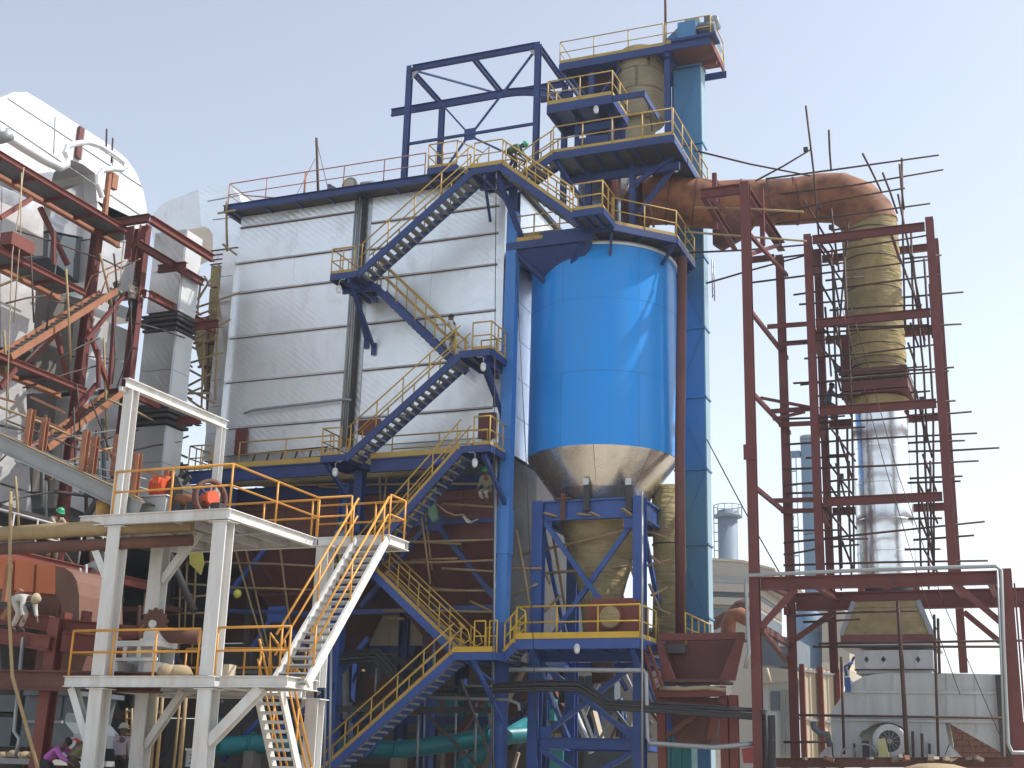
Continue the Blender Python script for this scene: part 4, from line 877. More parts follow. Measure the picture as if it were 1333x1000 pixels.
for i, g in enumerate(seg_tube([PX(x,y,XB-.9) for x,y in pp], [.17]*7+[.11]*15, 12)): T.part('pipe_section', g, 'alu_l')
T.part('valve_ring', tube([PX(2,170,XB-.9),PX(8,184,XB-.9)], [.3,.3], 14), 'galv')
T.part('post', bar(PX(136,282,XB-1.0), PX(143,218,XB-1.0), .16,.16), 'orange_steel'); T.part('post_arm', box(PX(145,245,XB-1.0)+V((-.1,-.1,0)), PX(150,228,XB-1.0)+V((.1,.1,0))), 'orange_steel')
for a, b in (((139,168),(138,200)), ((147,180),(145,212))): T.part('vent_pipe', tube([PX(*a,XB-1.0),PX(*b,XB-1.0)], .04, 6), 'dark')
# grey cross-over duct to the casing
T = Thing('crossover_duct', 'grey aluminium bend duct joining the boiler to the casing', 'duct', P(260,290,45.6))
ol = [(196,292),(200,278),(210,267),(224,259),(236,255)]; top = [(258,246),(276,242),(290,241),(303,245),(312,255),(318,272),(318,346)]
low = [(277,346),(277,306),(272,297),(262,294),(246,299),(230,305),(222,330)]
T.part('left_bend', G().prism([P(*p,45.0) for p in ol+[(258,246),(271,294),(246,299),(230,305),(200,318)]], (0,3,0)), 'alu_l')
T.part('right_bend', G().prism([P(*p,44.96) for p in [(258,246)]+top[1:]+low[:4]], (0,3,0)), 'alu')
T.part('seam', bar(P(270,262,44.94), P(317,253,44.94), .03,.03), 'galv'); T.part('seam', bar(P(277,286,44.94), P(312,282,44.94), .03,.03), 'galv')
T = Thing('wool_duct', 'khaki rock wool covered vertical duct beside the casing corner', 'duct', P(285,540,45))
for i, yy in enumerate((322,328,334,340)): T.part('louvre_flange', box(P(274-(i%2),yy+4,44.9), P(309,yy,44.9)+V((0,2,0))), 'rust_d')
for cs in (((275,346),(297,346),(294,372),(273,374)), ((273,376),(294,374),(292,410),(271,408)), ((252,414),(270,412),(270,446),(253,448)), ((271,410),(291,408),(288,446),(271,446)), ((254,450),(287,448),(285,474),(260,478)), ((262,480),(285,478),(283,508),(266,510)), ((268,512),(283,510),(280,545),(268,545))):
    T.part('wool_slab', G().prism([P(*p,45.0+random.uniform(-.06,.06)) for p in cs], (0,1.6,0)), 'wool')
T.part('duct_shell', G().prism([P(*p,45.15) for p in ((276,344),(300,344),(292,560),(268,560))], (0,1.6,0)), 'rust_d')
for a, b in (((296,346),(284,560)), ((270,412),(272,545)), ((252,447),(290,444)), ((258,478),(288,475)), ((264,509),(286,507))): T.part('angle_frame', bar(P(*a,44.85), P(*b,44.85), .09,.09), 'maroon_d')
# scaffold tied round that duct
def scaffold(name, label, poles, Y, r=.045, m='rust_pole', dy=.5, cat='scaffold'):
    p = P(poles[0][0], poles[0][1], Y); T = Thing(name, label, cat, p)
    for i, q in enumerate(poles):
        ya = Y + (q[4] if len(q) > 4 else random.uniform(-dy, dy)); yb = Y + (q[5] if len(q) > 5 else random.uniform(-dy, dy))
        a, b = P(q[0],q[1],ya), P(q[2],q[3],yb); md = (a+b)/2 + V((random.uniform(-1,1),random.uniform(-1,1),random.uniform(-1,1)))*(.012*(b-a).length)
        T.part('pole', tube([a, md, b], [r*1.08, r, r*.9], 6), m)
    return T
sc = [(200,346,258,390),(258,390,274,364),(212,392,268,364),(236,407,313,381),(222,424,280,402),(245,373,250,345),(250,344,248,430),(248,430,240,520),(226,455,300,416),(205,428,256,455),
      (228,478,290,458),(222,470,262,490),(230,510,300,474),(200,498,250,520),(216,492,280,525),(225,520,262,505),(206,512,275,512),(296,330,295,262),(284,278,306,274),(290,318,308,332),
      (262,360,256,420),(243,416,234,540),(266,420,262,540),(236,396,262,410),(239,404,256,398),(246,520,268,535),(285,345,280,520),(255,450,300,432),(222,586,244,596),(215,580,245,568),(196,590,235,590),(240,470,250,478),(272,372,266,360)]
scaffold('pole_scaffold', 'wooden pole scaffold tied between boiler and casing corner', sc, 43.6, .05, 'bamboo', .7)
# ------------------------------------------------------------------ workers' deck railing, rust pipes, orange duct, lower red frame, grey cabinets
T = Thing('white_railing', 'white pipe railing in front of the dark boiler foot on the left', 'railing', PX(60,720,-28.5))
ra, rb = PX(-20,706,-28.5), PX(105,722,-28.5)
railing(T, [ra, V((ra.x, rb.y+2, ra.z))], 'white2', 1.05, 1.0, .03, 0)
T.part('walk_edge', ibm(V((ra.x+.1,ra.y-2,ra.z-.2)), V((ra.x+.1,rb.y+4,ra.z-.2)), .15,.3), 'redbrown')
T.part('deck', box((ra.x-1.3,ra.y-2,ra.z-.06),(ra.x,rb.y+4,ra.z-.01)), 'grate')
for i,(y0, y1, r) in enumerate(((698,688,.20),(716,709,.15))):
    solo('rusty_pipe', ('thick rusty yellow pipe in front of the white railing, upper one','thinner rusty pipe below the thick rusty yellow one')[i], 'pipe', tube([P(-30,y0,26.5), P(70,y1+3,26.8), P(250,y1-6,27.8)], r, 12), 'bamboo' if i == 0 else 'rust_d')
T = Thing('orange_duct', 'orange primed rectangular duct with rounded elbow at lower left', 'duct', P(50,800,30))
YO_ = 30.0
T.part('duct_body', G().prism([P(-40,718,YO_),P(72,737,YO_),P(72,774,YO_),P(-40,762,YO_)], (0,1.8,0)), 'duct_orange')
T.part('elbow', G().prism([P(*q,YO_-.02) for q in ((72,737),(84,739),(94,746),(100,757),(103,775),(103,812),(80,812),(79,786),(76,777),(72,774))], (0,1.9,0)), 'brown_plate')
T.part('vertical_duct', box(P(47,812,YO_), P(80,775,YO_)+V((0,1.7,0))), 'rust_d')
for x in (18, 46): T.part('seam', bar(P(x,727+x*.18,YO_-.02), P(x-2,768+x*.08,YO_-.02), .05,.03,(0,1,0)), 'redbrown')
T.part('lower_duct', box(P(44,880,YO_+.4), P(80,815,YO_+.4)+V((0,1.7,0))), 'rust_d')
T = Thing('lower_frame', 'red brown steel frame of beams and column in the lower left corner', 'steel frame', P(60,1000,28))
YQ = 28.4
T.part('column', G().ibeam(P(76,805,YQ), P(48,1010,YQ)+V((0,0,-1.2)), .34,.34,(0,1,0)), 'redbrown')
T.part('beam', ibm(P(-30,823,YQ+.5), P(64,838,YQ-.3), .2,.38), 'redbrown'); T.part('beam', ibm(P(-20,800,YQ+1.6), P(66,812,YQ+1.2), .2,.42), 'redbrown')
T.part('beam', ibm(P(80,816,YQ+.2), P(180,826,YQ+2), .2,.42), 'redbrown'); T.part('beam', ibm(P(80,835,YQ-.1), P(180,842,YQ+1.6), .2,.5), 'redbrown')
T.part('beam', ibm(P(-30,884,YQ-.6), P(210,889,YQ-.6), .22,.50), 'rust_d')
T.part('stub', box(P(104,812,YQ+1), P(111,795,YQ+1)+V((0,.3,0))), 'redbrown'); T.part('stub', box(P(77,812,YQ+.6), P(85,797,YQ+.6)+V((0,.3,0))), 'redbrown')
for a, b in (((4,806),(28,768)), ((6,784),(12,735))): T.part('brace', bar(P(*a,YQ+.8), P(*b,YQ+.8), .14,.14), 'orange_steel')
solo('bamboo_prop', 'long pale bamboo prop leaning at the far left', 'pole', tube([P(14,640,26.2),P(12,800,26.2),P(16,880,26.2),P(52,1010,26.0)], .045, 7), 'bamboo')
solo('grey_conduit', 'grey cranked conduit behind the leaning bamboo prop', 'conduit', tube([P(30,830,28.2),P(18,952,28.2),P(25,962,28.2),P(20,985,28.2)], .05, 7), 'galv')
T = Thing('control_cabinet', 'slate grey hopper box behind the lower red column', 'cabinet', P(60,970,30))
T.part('body', G().prism([P(*q,30.6) for q in ((34,905),(92,905),(84,940),(96,955),(94,972),(24,972))], (0,2.0,0)), 'slate')
T.part('lid', box(P(30,905,30.4), P(97,899,30.4)+V((0,2.2,0))), 'slate'); T.part('band', box(P(29,941,30.5), P(80,938,30.5)+V((0,.2,0))), 'grey')
T.part('panel', box(P(64,936,30.55), P(82,906,30.55)+V((0,.04,0))), 'slate')
T = Thing('control_cabinet', 'slate grey box cut off by the left picture edge', 'cabinet', P(8,970,30))
T.part('body', box(P(-40,970,30.8), P(17,934,30.8)+V((0,1.8,0))), 'slate'); T.part('upper_body', box(P(-40,926,30.8), P(20,905,30.8)+V((0,1.8,0))), 'slate')
T = Thing('cabinet_plinth', 'grey slab plinth with sacks under the slate grey boxes', 'plinth', P(30,1000,29))
T.part('slab', box(P(-40,993,29.6), P(50,988,29.6)+V((0,3.5,0))), 'grey')
for i in range(4):
    c = P(5+14*i,985-(i%2)*2,29.9); g = G().lathe(c, [(.02,.14),(.12,.12),(.19,.05),(.2,-.02),(.15,-.06),(.02,-.07)], 12, wob=.2); T.part('sack', g, 'sack')

# ================================================================== CONVEYOR GANTRY (grey inclined beam with orange posts)
T = Thing('conveyor_gantry', 'grey inclined conveyor beam with orange posts entering from the left', 'conveyor', P(90,620,27.6))
YG = 27.4
g0, g1 = P(-30,563,YG), P(182,663,YG)
def onb(px, top=True): t = (px+30)/212; return P(px, 563+100*t, YG)
T.part('side_beam', G().ibeam(g0, g1, .14, .42, (0,1,0) if False else (0,0,1)), 'grey')
T.part('side_beam', G().ibeam(g0+V((0,1.1,.0)), g1+V((0,1.1,.0)), .14, .42), 'grey')
T.part('belt_deck', G().plate([g0+V((0,.1,.2)), g1+V((0,.1,.2)), g1+V((0,1.0,.2)), g0+V((0,1.0,.2))], .04), 'dark')
T.part('edge_strip', bar(g0+V((0,.02,.26)), g1+V((0,.02,.26)), .2,.03), 'bamboo')
for px, h in ((32,1.05),(84,1.05),(104,1.15),(18,.95)):
    b = onb(px)+V((0,.04 if px in (32,104) else 1.06,.22)); T.part('post', ibm(b, b+UP*h, .16,.16), 'orange_steel')
for px, h in ((148,1.0),(174,1.0),(216,.5)):
    b = P(px, {148:620,174:648,216:640}[px], YG+.05 if px==174 else YG+1.1); T.part('post', ibm(b, b+UP*h*1.15, .16,.16), 'orange_steel')
for a, b in (((-10,515),(20,524)), ((40,540),(84,560)), ((40,517),(84,537)), ((107,574),(150,592)), ((175,608),(216,622))): T.part('rail', bar(P(*a,YG+.5), P(*b,YG+.5), .06,.06), 'orange_steel')
for a, b in (((40,590),(190,624)), ((60,600),(200,640)), ((30,578),(150,560))): T.part('cable', tube([P(*a,YG+1.3), P(*b,YG+1.3)], .02, 5), 'galv')

# ropes, conduits and loose poles over the boiler steelwork
lp = [(0,372,60,352),(20,300,110,330),(60,430,75,330),(86,350,92,470),(30,505,150,470),(100,585,180,560),(135,440,140,600),(118,520,150,610),(0,600,45,560),(5,430,10,520),(60,560,64,640),(96,530,98,620),(0,530,110,575),(10,548,130,598),(110,330,160,350),(130,330,150,420),(148,330,152,372),(175,420,240,440),(90,600,160,580),(40,330,44,420),(70,470,130,440),(104,640,170,620),(125,560,127,660),(0,655,70,640),(20,620,25,700),(8,395,60,385),(64,392,118,402),(140,520,200,548),(160,590,235,575),(100,500,104,560)]
T = Thing('pole_scaffold', 'loose wooden poles tied over the red frame in front of the aluminium boiler', 'scaffold', PX(60,600,XB+.4))
for i, q in enumerate(lp):
    X_ = XB + random.uniform(-.5,.6); a, b = PX(q[0],q[1],X_), PX(q[2],q[3],X_+random.uniform(-.2,.2))
    T.part('pole', tube([a,(a+b)/2+V((0,0,.05)),b], .032 if i % 3 else .045, 6), ('bamboo','rust_pole','dark')[i % 3])
for i, (q, l) in enumerate(((((31,218),(24,280),(16,330),(12,440),(8,560)),'yellow rope hanging from the top walkway at the far left, longer one'),(((28,225),(27,300),(18,420)),'yellow rope hanging from the top walkway at the far left, shorter one'),(((162,306),(158,345),(157,372)),'rope hanging beside the red column above the two workers'),(((148,398),(150,470),(146,500)),'thin dark cable hanging below the two workers'),(((170,395),(172,450),(152,505)),'slack cable looping down from the walkway of the two workers'))):
    solo('rope', l, 'rope', tube([PX(x,y,XB+.25) for x,y in q], .022, 5), 'rope' if i < 3 else 'cable')
T = Thing('pipe_bundle', 'grey pipes and valves in front of the boiler foot left of the white post', 'pipes', PX(120,640,XB-1))
for i, pts in enumerate((((60,540),(60,700)), ((95,560),(112,566),(112,690)), ((128,600),(128,700)), ((66,600),(100,606)), ((70,640),(150,650)), ((134,545),(136,640)), ((20,600),(56,612),(56,660)))):
    T.part('pipe', tube([PX(x,y,XB-1.0+.1*i) for x,y in pts], .05+.015*(i%3), 7), ('galv','dark','slate')[i % 3])
for px, py in ((112,600),(60,620),(128,650)):
    p = PX(px,py,XB-.9); T.part('valve', G().tube([p-V((0,.15,0)), p+V((0,.15,0))], .14, 10), 'dark'); T.part('hand_wheel', tube([p+V((.16,.14*math.cos(t*math.pi/5),.14*math.sin(t*math.pi/5))) for t in range(11)], .018, 5), 'rust')
# ================================================================== WHITE DRIVE TOWER (front left)
YW0, YW1 = 27.0, 31.2
zU, zLw = 7.14, 3.16
xA, xB_ = P(147,690,YW0).x, P(284,690,YW0).x
xD = P(427,740,YW1).x; xC, yC = P(205,760,28.4).x, 28.4
T = Thing('drive_tower', 'white painted two deck steel tower for the conveyor drives at front left', 'steel tower', ((xA+xB_)/2,29,0))
def hcol(x, y, z0, z1, w=.36): T.part('column', G().ibeam((x,y,z0),(x,y,z1), w, w,(0,1,0)), 'white')
for x, y in ((xA,YW0+.22),(xB_,YW0+.22),(xC,yC),(xD,YW1-.2)): hcol(x, y, 0, zLw-.27, .38 if y < 28 else .36); hcol(x, y, zLw+.02, zU-.27, .38 if y < 28 else .36)
for x, y in ((xA,YW0+.22),(xB_,YW0+.22),(xC,yC),(xD,YW1-.2)):
    for z in (zLw-.275, zU-.275): T.part('cap_plate', box((x-.27,y-.24,z-.03),(x+.27,y+.24,z-.005)), 'white')
xU0, xL0 = P(105,672,YW0).x, P(85,880,YW0).x
xR1 = P(300,663,YW0).x; xR2 = P(375,876,YW0).x
def deck(x0, x1, y0, y1, z):
    T.part('edge_beam', G().ibeam((x0,y0,z-.13),(x1,y0,z-.13),.14,.26), 'white'); T.part('edge_beam', G().ibeam((x0,y1,z-.13),(x1,y1,z-.13),.14,.26), 'white')
    T.part('edge_beam', G().ibeam((x1-.06,y0+.08,z-.13),(x1-.06,y1-.08,z-.13),.14,.26), 'white'); T.part('edge_beam', G().ibeam((x0+.06,y0+.08,z-.13),(x0+.06,y1-.08,z-.13),.14,.26), 'white')
    T.part('deck_plate', box((x0+.15,y0+.08,z-.02),(x1-.15,y1-.08,z+.012)), 'deck')
    for i in range(1, 5): x = x0+(x1-x0)*i/5; T.part('joist', box((x-.05,y0+.1,z-.22),(x+.05,y1-.1,z-.025)), 'white2')
    T.part('mid_joist', box((x0+.16,(y0+y1)/2-.05,z-.255),(x1-.16,(y0+y1)/2+.05,z-.225)), 'white2')
deck(xU0, xR1, YW0, YW1, zU); deck(xL0, xB_+.28, YW0, YW1, zLw); deck(xB_+.42, xR2, YW0, YW0+1.35, zLw)
xE = P(508,700,YW1).x
T.part('edge_beam', G().ibeam((xR1+.05,YW1,zU-.13),(xE,YW1,zU-.13),.14,.26), 'white'); T.part('edge_beam', G().ibeam((xE-.06,YW1+.08,zU-.13),(xE-.06,YW1+1.0,zU-.13),.14,.26), 'white')
T.part('deck_plate', box((xR1+.05,YW1+.09,zU-.02),(xE-.14,YW1+1.0,zU+.012)), 'deck'); T.part('edge_beam', G().ibeam((xR1,YW1+1.08,zU-.13),(xE,YW1+1.08,zU-.13),.14,.26), 'white')
def knee(a, b, w=.2): T.part('knee_brace', G().ibeam(a, b, w, w, (0,1,0)), 'white')
knee(V((xU0+.12,YW0+.2,zU-.27)), V((xA-.15,YW0+.2,zU-1.55))); knee(V((xL0+.12,YW0+.2,zLw-.27)), V((xA-.15,YW0+.2,zLw-1.55)))
knee(V((xC+1.1,yC,zU-.27)), V((xC+.15,yC,zU-1.5)), .18); knee(V((xC+1.1,yC,zLw-.27)), V((xC+.15,yC,zLw-1.6)), .18)
knee(V((xB_+1.45,YW0+.2,zLw-.27)), V((xB_+.16,YW0+.2,zLw-1.5)), .24)
zh_ = P(163,506,YW0).z
T.part('upper_post', G().ibeam((xA-.02,YW0+.15,zU+.02),(xA-.02,YW0+.15,zh_-.02),.28,.28,(0,1,0)), 'white'); T.part('upper_post', G().ibeam((xA+.1,YW1-.1,zU+.02),(xA+.1,YW1-.1,zh_-.02),.2,.2,(0,1,0)), 'white')
T.part('hoist_beam', G().ibeam((xA-.0,YW0-.15,zh_+.11),(xA+.08,YW1+.15,zh_+.11),.18,.26), 'white')
T.part('hook_plate', box((xA-.16,YW0-.2,zh_-.12),(xA-.05,YW0-.02,zh_)), 'white')
# railings of the tower
R_ = Thing('deck_railing', 'orange yellow railing of the upper deck of the white tower', 'railing', (xR1,YW0,zU))
xr0 = P(152,614,YW0).x
railing(R_, [(xr0,YW0,zU),(xR1-.03,YW0,zU),(xR1-.03,YW1,zU),(P(455,703,YW1).x,YW1,zU)], 'orange_rail', 1.1, 2.1, .03, 0)
railing(R_, [(xR1-.6,YW1+1.0,zU),(xE-.1,YW1+1.0,zU),(xE-.1,YW1+.1,zU)], 'orange_rail', 1.1, 1.0, .03, 0)
railing(R_, [(xU0+1.2,YW1,zU),(xR1-.2,YW1,zU),(xR1+.0,YW1,zU)], 'orange_rail', 1.05, 2, .03, 0)
R_ = Thing('deck_railing', 'orange yellow railing of the lower deck of the white tower', 'railing', (xL0,YW0,zLw))
railing(R_, [(xL0+.08,YW1,zLw),(xL0+.08,YW0+.02,zLw),(xB_-.25,YW0+.02,zLw)], 'orange_rail', 1.1, 1.1, .03, 0)
railing(R_, [(xB_+.25,YW0+.02,zLw),(xR2-.02,YW0+.02,zLw)], 'orange_rail', 1.12, 2.2, .03, 0)
railing(R_, [(xL0+.5,YW1,zLw),(xB_+.2,YW1,zLw)], 'orange_rail', 1.05, 1.6, .03, 0)
for x in (.55, .9): R_.part('gate_rail', tube([(xR2-1.35+x*.2,YW0+1.2,zLw),(xR2-1.3,YW0+1.2,zLw+1.1),(xR2-.9+x*.3,YW0+1.9,zLw)], .035, 6), 'orange_rail')
# stairs
xs0, xs1 = P(466,703,YW1).x, P(506,700,YW1).x
T = Thing('white_stairs', 'white steel stairs with orange handrails between the two decks of the white tower', 'stairs', (xs0,27.6,zLw))
flight(T, (xs0,27.5,zLw), (xs0,YW1-.1,zU), (xs1-xs0,0,0), 19, sm='white', tm='white2', rm='orange_rail', depth=.24, tread_d=.22, sp=2.2)
xt0, xt1 = P(335,903,28.6).x, P(368,893,28.6).x
T = Thing('white_stairs', 'white steel stairs from the lower deck of the white tower to the ground', 'stairs', (xt0,30.4,0))
flight(T, (xt0,30.35,0), (xt0,28.5,zLw), (xt1-xt0,0,0), 15, sm='white', tm='white', rm='orange_rail', depth=.22, tread_d=.2, sp=1.6)
# drives
def drive(label, c, base_m):
    T = Thing('conveyor_drive', label, 'drive', c); return T
c = P(205,665,28.3); c.z = zU + .02
T = drive('orange conveyor drive with motor and flywheel on the upper white deck', c, 0)
T.part('base_box', box(c+V((-.45,-.3,0)), c+V((.45,.5,.62))), 'white2'); T.part('base_lip', box(c+V((-.5,-.35,.625)), c+V((.5,.55,.66))), 'white')
T.part('name_plate', box(c+V((-.08,-.32,.28)), c+V((.06,-.302,.44))), 'lamp_w')
g = G().tube([c+V((-.25,.1,.95)), c+V((.2,.1,.95))], .27, 18); o = T.part('motor', g, 'orange')
for i in range(6): T.part('cooling_fin', G().tube([c+V((-.22+.075*i,.1,.95)), c+V((-.19+.075*i,.1,.95))], .295, 18), 'orange', parent=o)
T.part('motor_foot', box(c+V((-.28,-.12,.662)), c+V((.25,.3,.72))), 'orange'); T.part('terminal_box', box(c+V((-.1,-.22,1.0)), c+V((.1,-.1,1.2))), 'orange')
T.part('gearbox', G().prism([c+V(q) for q in ((.35,-.1,.05),(.75,-.1,.05),(.8,-.1,.8),(.6,-.1,1.15),(.4,-.1,1.0))], (0,.5,0)), 'dark')
T.part('coupling', G().tube([c+V((.25,.1,.95)), c+V((.38,.1,.95))], .14, 12), 'rust_d'); T.part('drum_shaft', G().tube([c+V((.6,.0,.62)), c+V((1.5,.0,.42))], .15, 14), 'rust')
w = c + V((1.62,-.05,.55))
fr_ = T.part('flywheel_rim', G().lathe(T.loc, [(.40,-.07),(.50,-.07),(.50,.07),(.40,.07),(.40,-.07)], 28), 'rust_d')
fr_.matrix_local = Matrix.Translation(w - T.loc) @ Matrix.Rotation(1.2, 4, 'Z') @ Matrix.Rotation(math.pi/2, 4, 'X')
fw = G()
o_ = T.part('flywheel_hub', G().tube([w-V((.93,-.36,0))*.16, w+V((.93,-.36,0))*.16], .19, 16), 'orange')
for k in range(5):
    t = 2*math.pi*k/5; d_ = Matrix.Rotation(1.2, 3, 'Z') @ V((math.cos(t),0,math.sin(t))); T.part('spoke', bar(w+d_*.15, w+d_*.42, .05,.05,(1,0,0)), 'dark')
T.part('bearing', box(w+V((-.6,-.15,-.53)), w+V((-.3,.15,-.1))), 'dark'); T.part('bearing', box(w+V((.15,-.15,-.53)), w+V((.4,.15,-.15))), 'dark')
for dx, dz in ((.3,1.25),(.55,1.35),(.75,1.2)): T.part('bracket_arm', bar(c+V((dx-.15,.1,dz-.25)), c+V((dx+.1,.1,dz)), .07,.1), 'dark')
solo('oil_drum', 'rust stained yellow drum on the upper white deck edge', 'drum', G().lathe(P(138,655,28.0)*1 if False else V((P(138,655,28.0).x,28.0,zU+.02)), [(.02,0),(.24,0),(.245,.2),(.235,.22),(.245,.4),(.24,.56),(.02,.57)], 18), mat('rust_yellow', (.62,.40,.10), .6, 0, (.45,.14,.04), .9, 5))
c = P(180,872,28.2); c.z = zLw + .02
T = drive('rusty conveyor drive with toothed wheel on white bench, lower white deck', c, 0)
T.part('bench_top', box(c+V((-.75,-.3,.78)), c+V((.75,.5,.92))), 'white')
T.part('bench_panel', box(c+V((-.75,-.3,.42)), c+V((.75,-.26,.50))), 'white'); 
for dx in (-.75,-.3,.12,.6): T.part('bench_stile', box(c+V((dx,-.3,.505)), c+V((dx+.1,-.26,.775))), 'white')
T.part('bench_leg', box(c+V((-.72,-.2,0)), c+V((-.5,.4,.415))), 'white'); T.part('bench_leg', box(c+V((.3,-.2,0)), c+V((.6,.4,.415))), 'white'); T.part('bench_back', box(c+V((-.7,.45,.1)), c+V((.7,.49,.77))), 'white2')
s_ = c+V((.35,.0,1.35)); 
pts = []
for k in range(28): r_ = .42 if k % 2 else .34; pts.append(s_+V((r_*math.cos(2*math.pi*k/28), -.05, r_*math.sin(2*math.pi*k/28))))
T.part('toothed_wheel', G().prism(pts, (0,.1,0)), 'rust_d')
T.part('wheel_hub', G().tube([s_+V((0,-.12,0)), s_+V((0,.12,0))], .1, 12), 'white'); T.part('shaft', G().tube([s_+V((.2,.1,-.25)), s_+V((1.15,.35,-.3))], .19, 14), 'rust_d')
T.part('pedestal', G().prism([c+V(q) for q in ((.0,-.1,.93),(.75,-.1,.93),(.5,-.1,1.25),(.2,-.1,1.25))], (0,.3,0)), 'white'); T.part('motor', G().tube([c+V((-.6,.1,1.15)), c+V((.0,.1,1.15))], .2, 14), 'redbrown')
T.part('gear_case', G().tube([c+V((-.02,.1,1.15)), c+V((.12,.1,1.15))], .26, 12), 'rust')
for i, (px, s) in enumerate(((219,1.0),(230,1.25),(258,.9),(268,.8))):
    cc = V((P(px,872,27.9).x,27.9+.15*i,zLw+.02)); g = G().lathe(cc, [(.02,0),(.24*s,.02),(.28*s,.10),(.22*s,.24),(.12*s,.32),(.02,.33)], 14, wob=.22)
    solo('jute_sack', ('smallish jute sack at the left of the row on the lower white deck','largest jute sack of the row on the lower white deck','jute sack just left of the front white column','jute sack behind the front white column')[i], 'sack', g, 'sack', 'sacks on the lower deck')
solo('paper_bag', 'pale square bag right of the white column on the lower deck', 'bag', box(V((P(290,872,27.6).x,27.6,zLw+.02)), V((P(298,872,27.6).x,27.9,zLw+.32))), 'cream')
# notice board behind the tower
p = P(270,985,29.5)
T = Thing('notice_board', 'small grey notice board with dark mark behind the white column', 'sign', p)
T.part('board', box(P(241,998,29.5), P(255,977,29.5)+V((0,.03,0))), 'white2'); T.part('frame', box(P(241,977,29.48), P(255,974.5,29.48)+V((0,.06,0))), 'white')
q_ = P(249,988,29.47)
T.part('mark', tube([q_+V((-.04,0,.1)), q_+V((.05,0,.1)), q_+V((.05,0,.03)), q_+V((-.04,0,.02)), q_+V((.05,0,-.02)), q_+V((.04,0,-.1)), q_+V((-.05,0,-.1))], .015, 4), 'dark')
T.part('leg', box(P(247,1004,29.52), P(249,998,29.52)+V((0,.03,0))), 'white2')
# ================================================================== RED STEEL FRAMES ON THE RIGHT
Y1, Y2 = 42.0, 47.0
T = Thing('pipe_rack', 'tall red oxide pipe rack of two columns carrying the rusty duct', 'steel frame', (P(987,990,Y1).x,44.5,0))
x1, x2 = P(979,620,Y1).x, P(1024,620,Y2).x
zt1_, zt2_ = P(972,238,Y1).z, P(1018,333,Y2).z
T.part('column', G().ibeam((x1,Y1,0),(x1,Y1,zt1_),.30,.30,(0,1,0)), 'maroon'); T.part('column', G().ibeam((x2,Y2,0),(x2,Y2,zt2_),.28,.28,(0,1,0)), 'maroon')
T.part('splice', box((x1-.22,Y1-.21,P(979,600,Y1).z),(x1+.22,Y1-.185,P(979,580,Y1).z)), 'maroon')
xm_ = (x1+x2)/2
T.part('top_beam', G().ibeam((x1,Y1+.2,zt1_-.25),(x2,Y2+.5,zt1_-.25),.26,.36), 'maroon')
xc = P(912,248,Y1).x
T.part('cantilever', G().ibeam((xc,Y1,zt1_-.2),(x1-.19,Y1,zt1_-.2),.2,.34), 'maroon'); T.part('side_beam', G().ibeam((xc+.1,Y1+.12,zt1_-.2),(xc+.1,Y2,zt1_-.2),.2,.34), 'maroon')
T.part('brace', bar((xc+.3,Y1,zt1_-.4),(x1-.1,Y1,zt1_-1.5),.13,.13), 'maroon'); T.part('brace', bar((x1,Y1+.2,zt1_-2.6),(x2,Y2-.3,zt1_-.5),.13,.13), 'maroon')
T.part('brace', bar((x1+.1,Y1+.1,zt1_-1.9),(x1+.55,Y2-.5,zt2_-1.0),.12,.12), 'maroon')
for (px, py) in ((979.5,400),(979.5,508),(984,631)):
    z = P(px,py,Y1).z; T.part('tie', bar((x1,Y1+.2,z),(x2,Y2+.9,z),.12,.14), 'maroon')
for (px, py) in ((930,226),(991,246)):
    p = P(px,py,44); T.part('duct_post', bar(p, p-V((0,0,2.2)), .16,.16,(0,1,0)), 'maroon')
yT, yT2 = 45.5, 48.3 + 1.4
T.part('cross_beam', bar((x2-1.3,Y2,P(1000,336,Y2).z),(x2-.2,Y2,P(1000,336,Y2).z),.16,.22), 'maroon')
# stack tower
TT = Thing('stack_tower', 'red oxide steel tower of four columns round the flue stack', 'steel tower', (XS,48,0))
xl_, xr_ = P(1061,560,yT).x, P(1228,560,yT).x
xl2, xr2 = P(1075,600,yT2).x, P(1236,600,yT2).x
zt_f, zt_b = P(1210,284,yT).z, P(1070,325,yT2).z
yF0 = P(1068,750,yT).z
for x, y, z in ((xl_,yT,P(1054,306,yT).z),(xr_,yT,zt_f),(xl2,yT2,zt_b),(xr2,yT2,P(1218,312,yT2).z)): TT.part('column', G().ibeam((x,y,7.6 if y == yT else 5),(x,y,z),.27,.27,(0,1,0)), 'maroon')
for (pl, pr) in (((1058,314),(1207,293)), ((1061,422),(1214,406)), ((1065,537),(1221,524)), ((1069,654),(1229,646))):
    z = P((pl[0]+pr[0])/2,(pl[1]+pr[1])/2,yT).z; TT.part('beam', G().ibeam((xl_+.17,yT,z),(xr_-.17,yT,z),.16,.30), 'maroon')
    TT.part('side_beam', G().ibeam((xl_,yT+.17,z),(xl2,yT2-.17,z),.16,.3), 'maroon'); TT.part('side_beam', G().ibeam((xr_,yT+.17,z),(xr2,yT2-.17,z),.16,.3), 'maroon')
for (pl, pr) in (((1069,338),(1208,322)), ((1070.6,444),(1216,430)), ((1078,552),(1222,543)), ((1080,666),(1230,660))):
    z = P((pl[0]+pr[0])/2,(pl[1]+pr[1])/2,yT2).z; TT.part('beam', G().ibeam((xl2+.17,yT2,z),(xr2-.17,yT2,z),.16,.28), 'maroon')
for a, b in (((999,425.5),(1053,421.6)), ((1014,448),(1053,445)), ((1000,536),(1057,532)), ((1014,553),(1059,551)), ((1005,652),(1060,650.5)), ((1017,665.5),(1060,664.6))):
    yy = 46.4; TT.part('link_beam', bar(P(*a,yy), P(*b,yy), .13,.15), 'maroon')
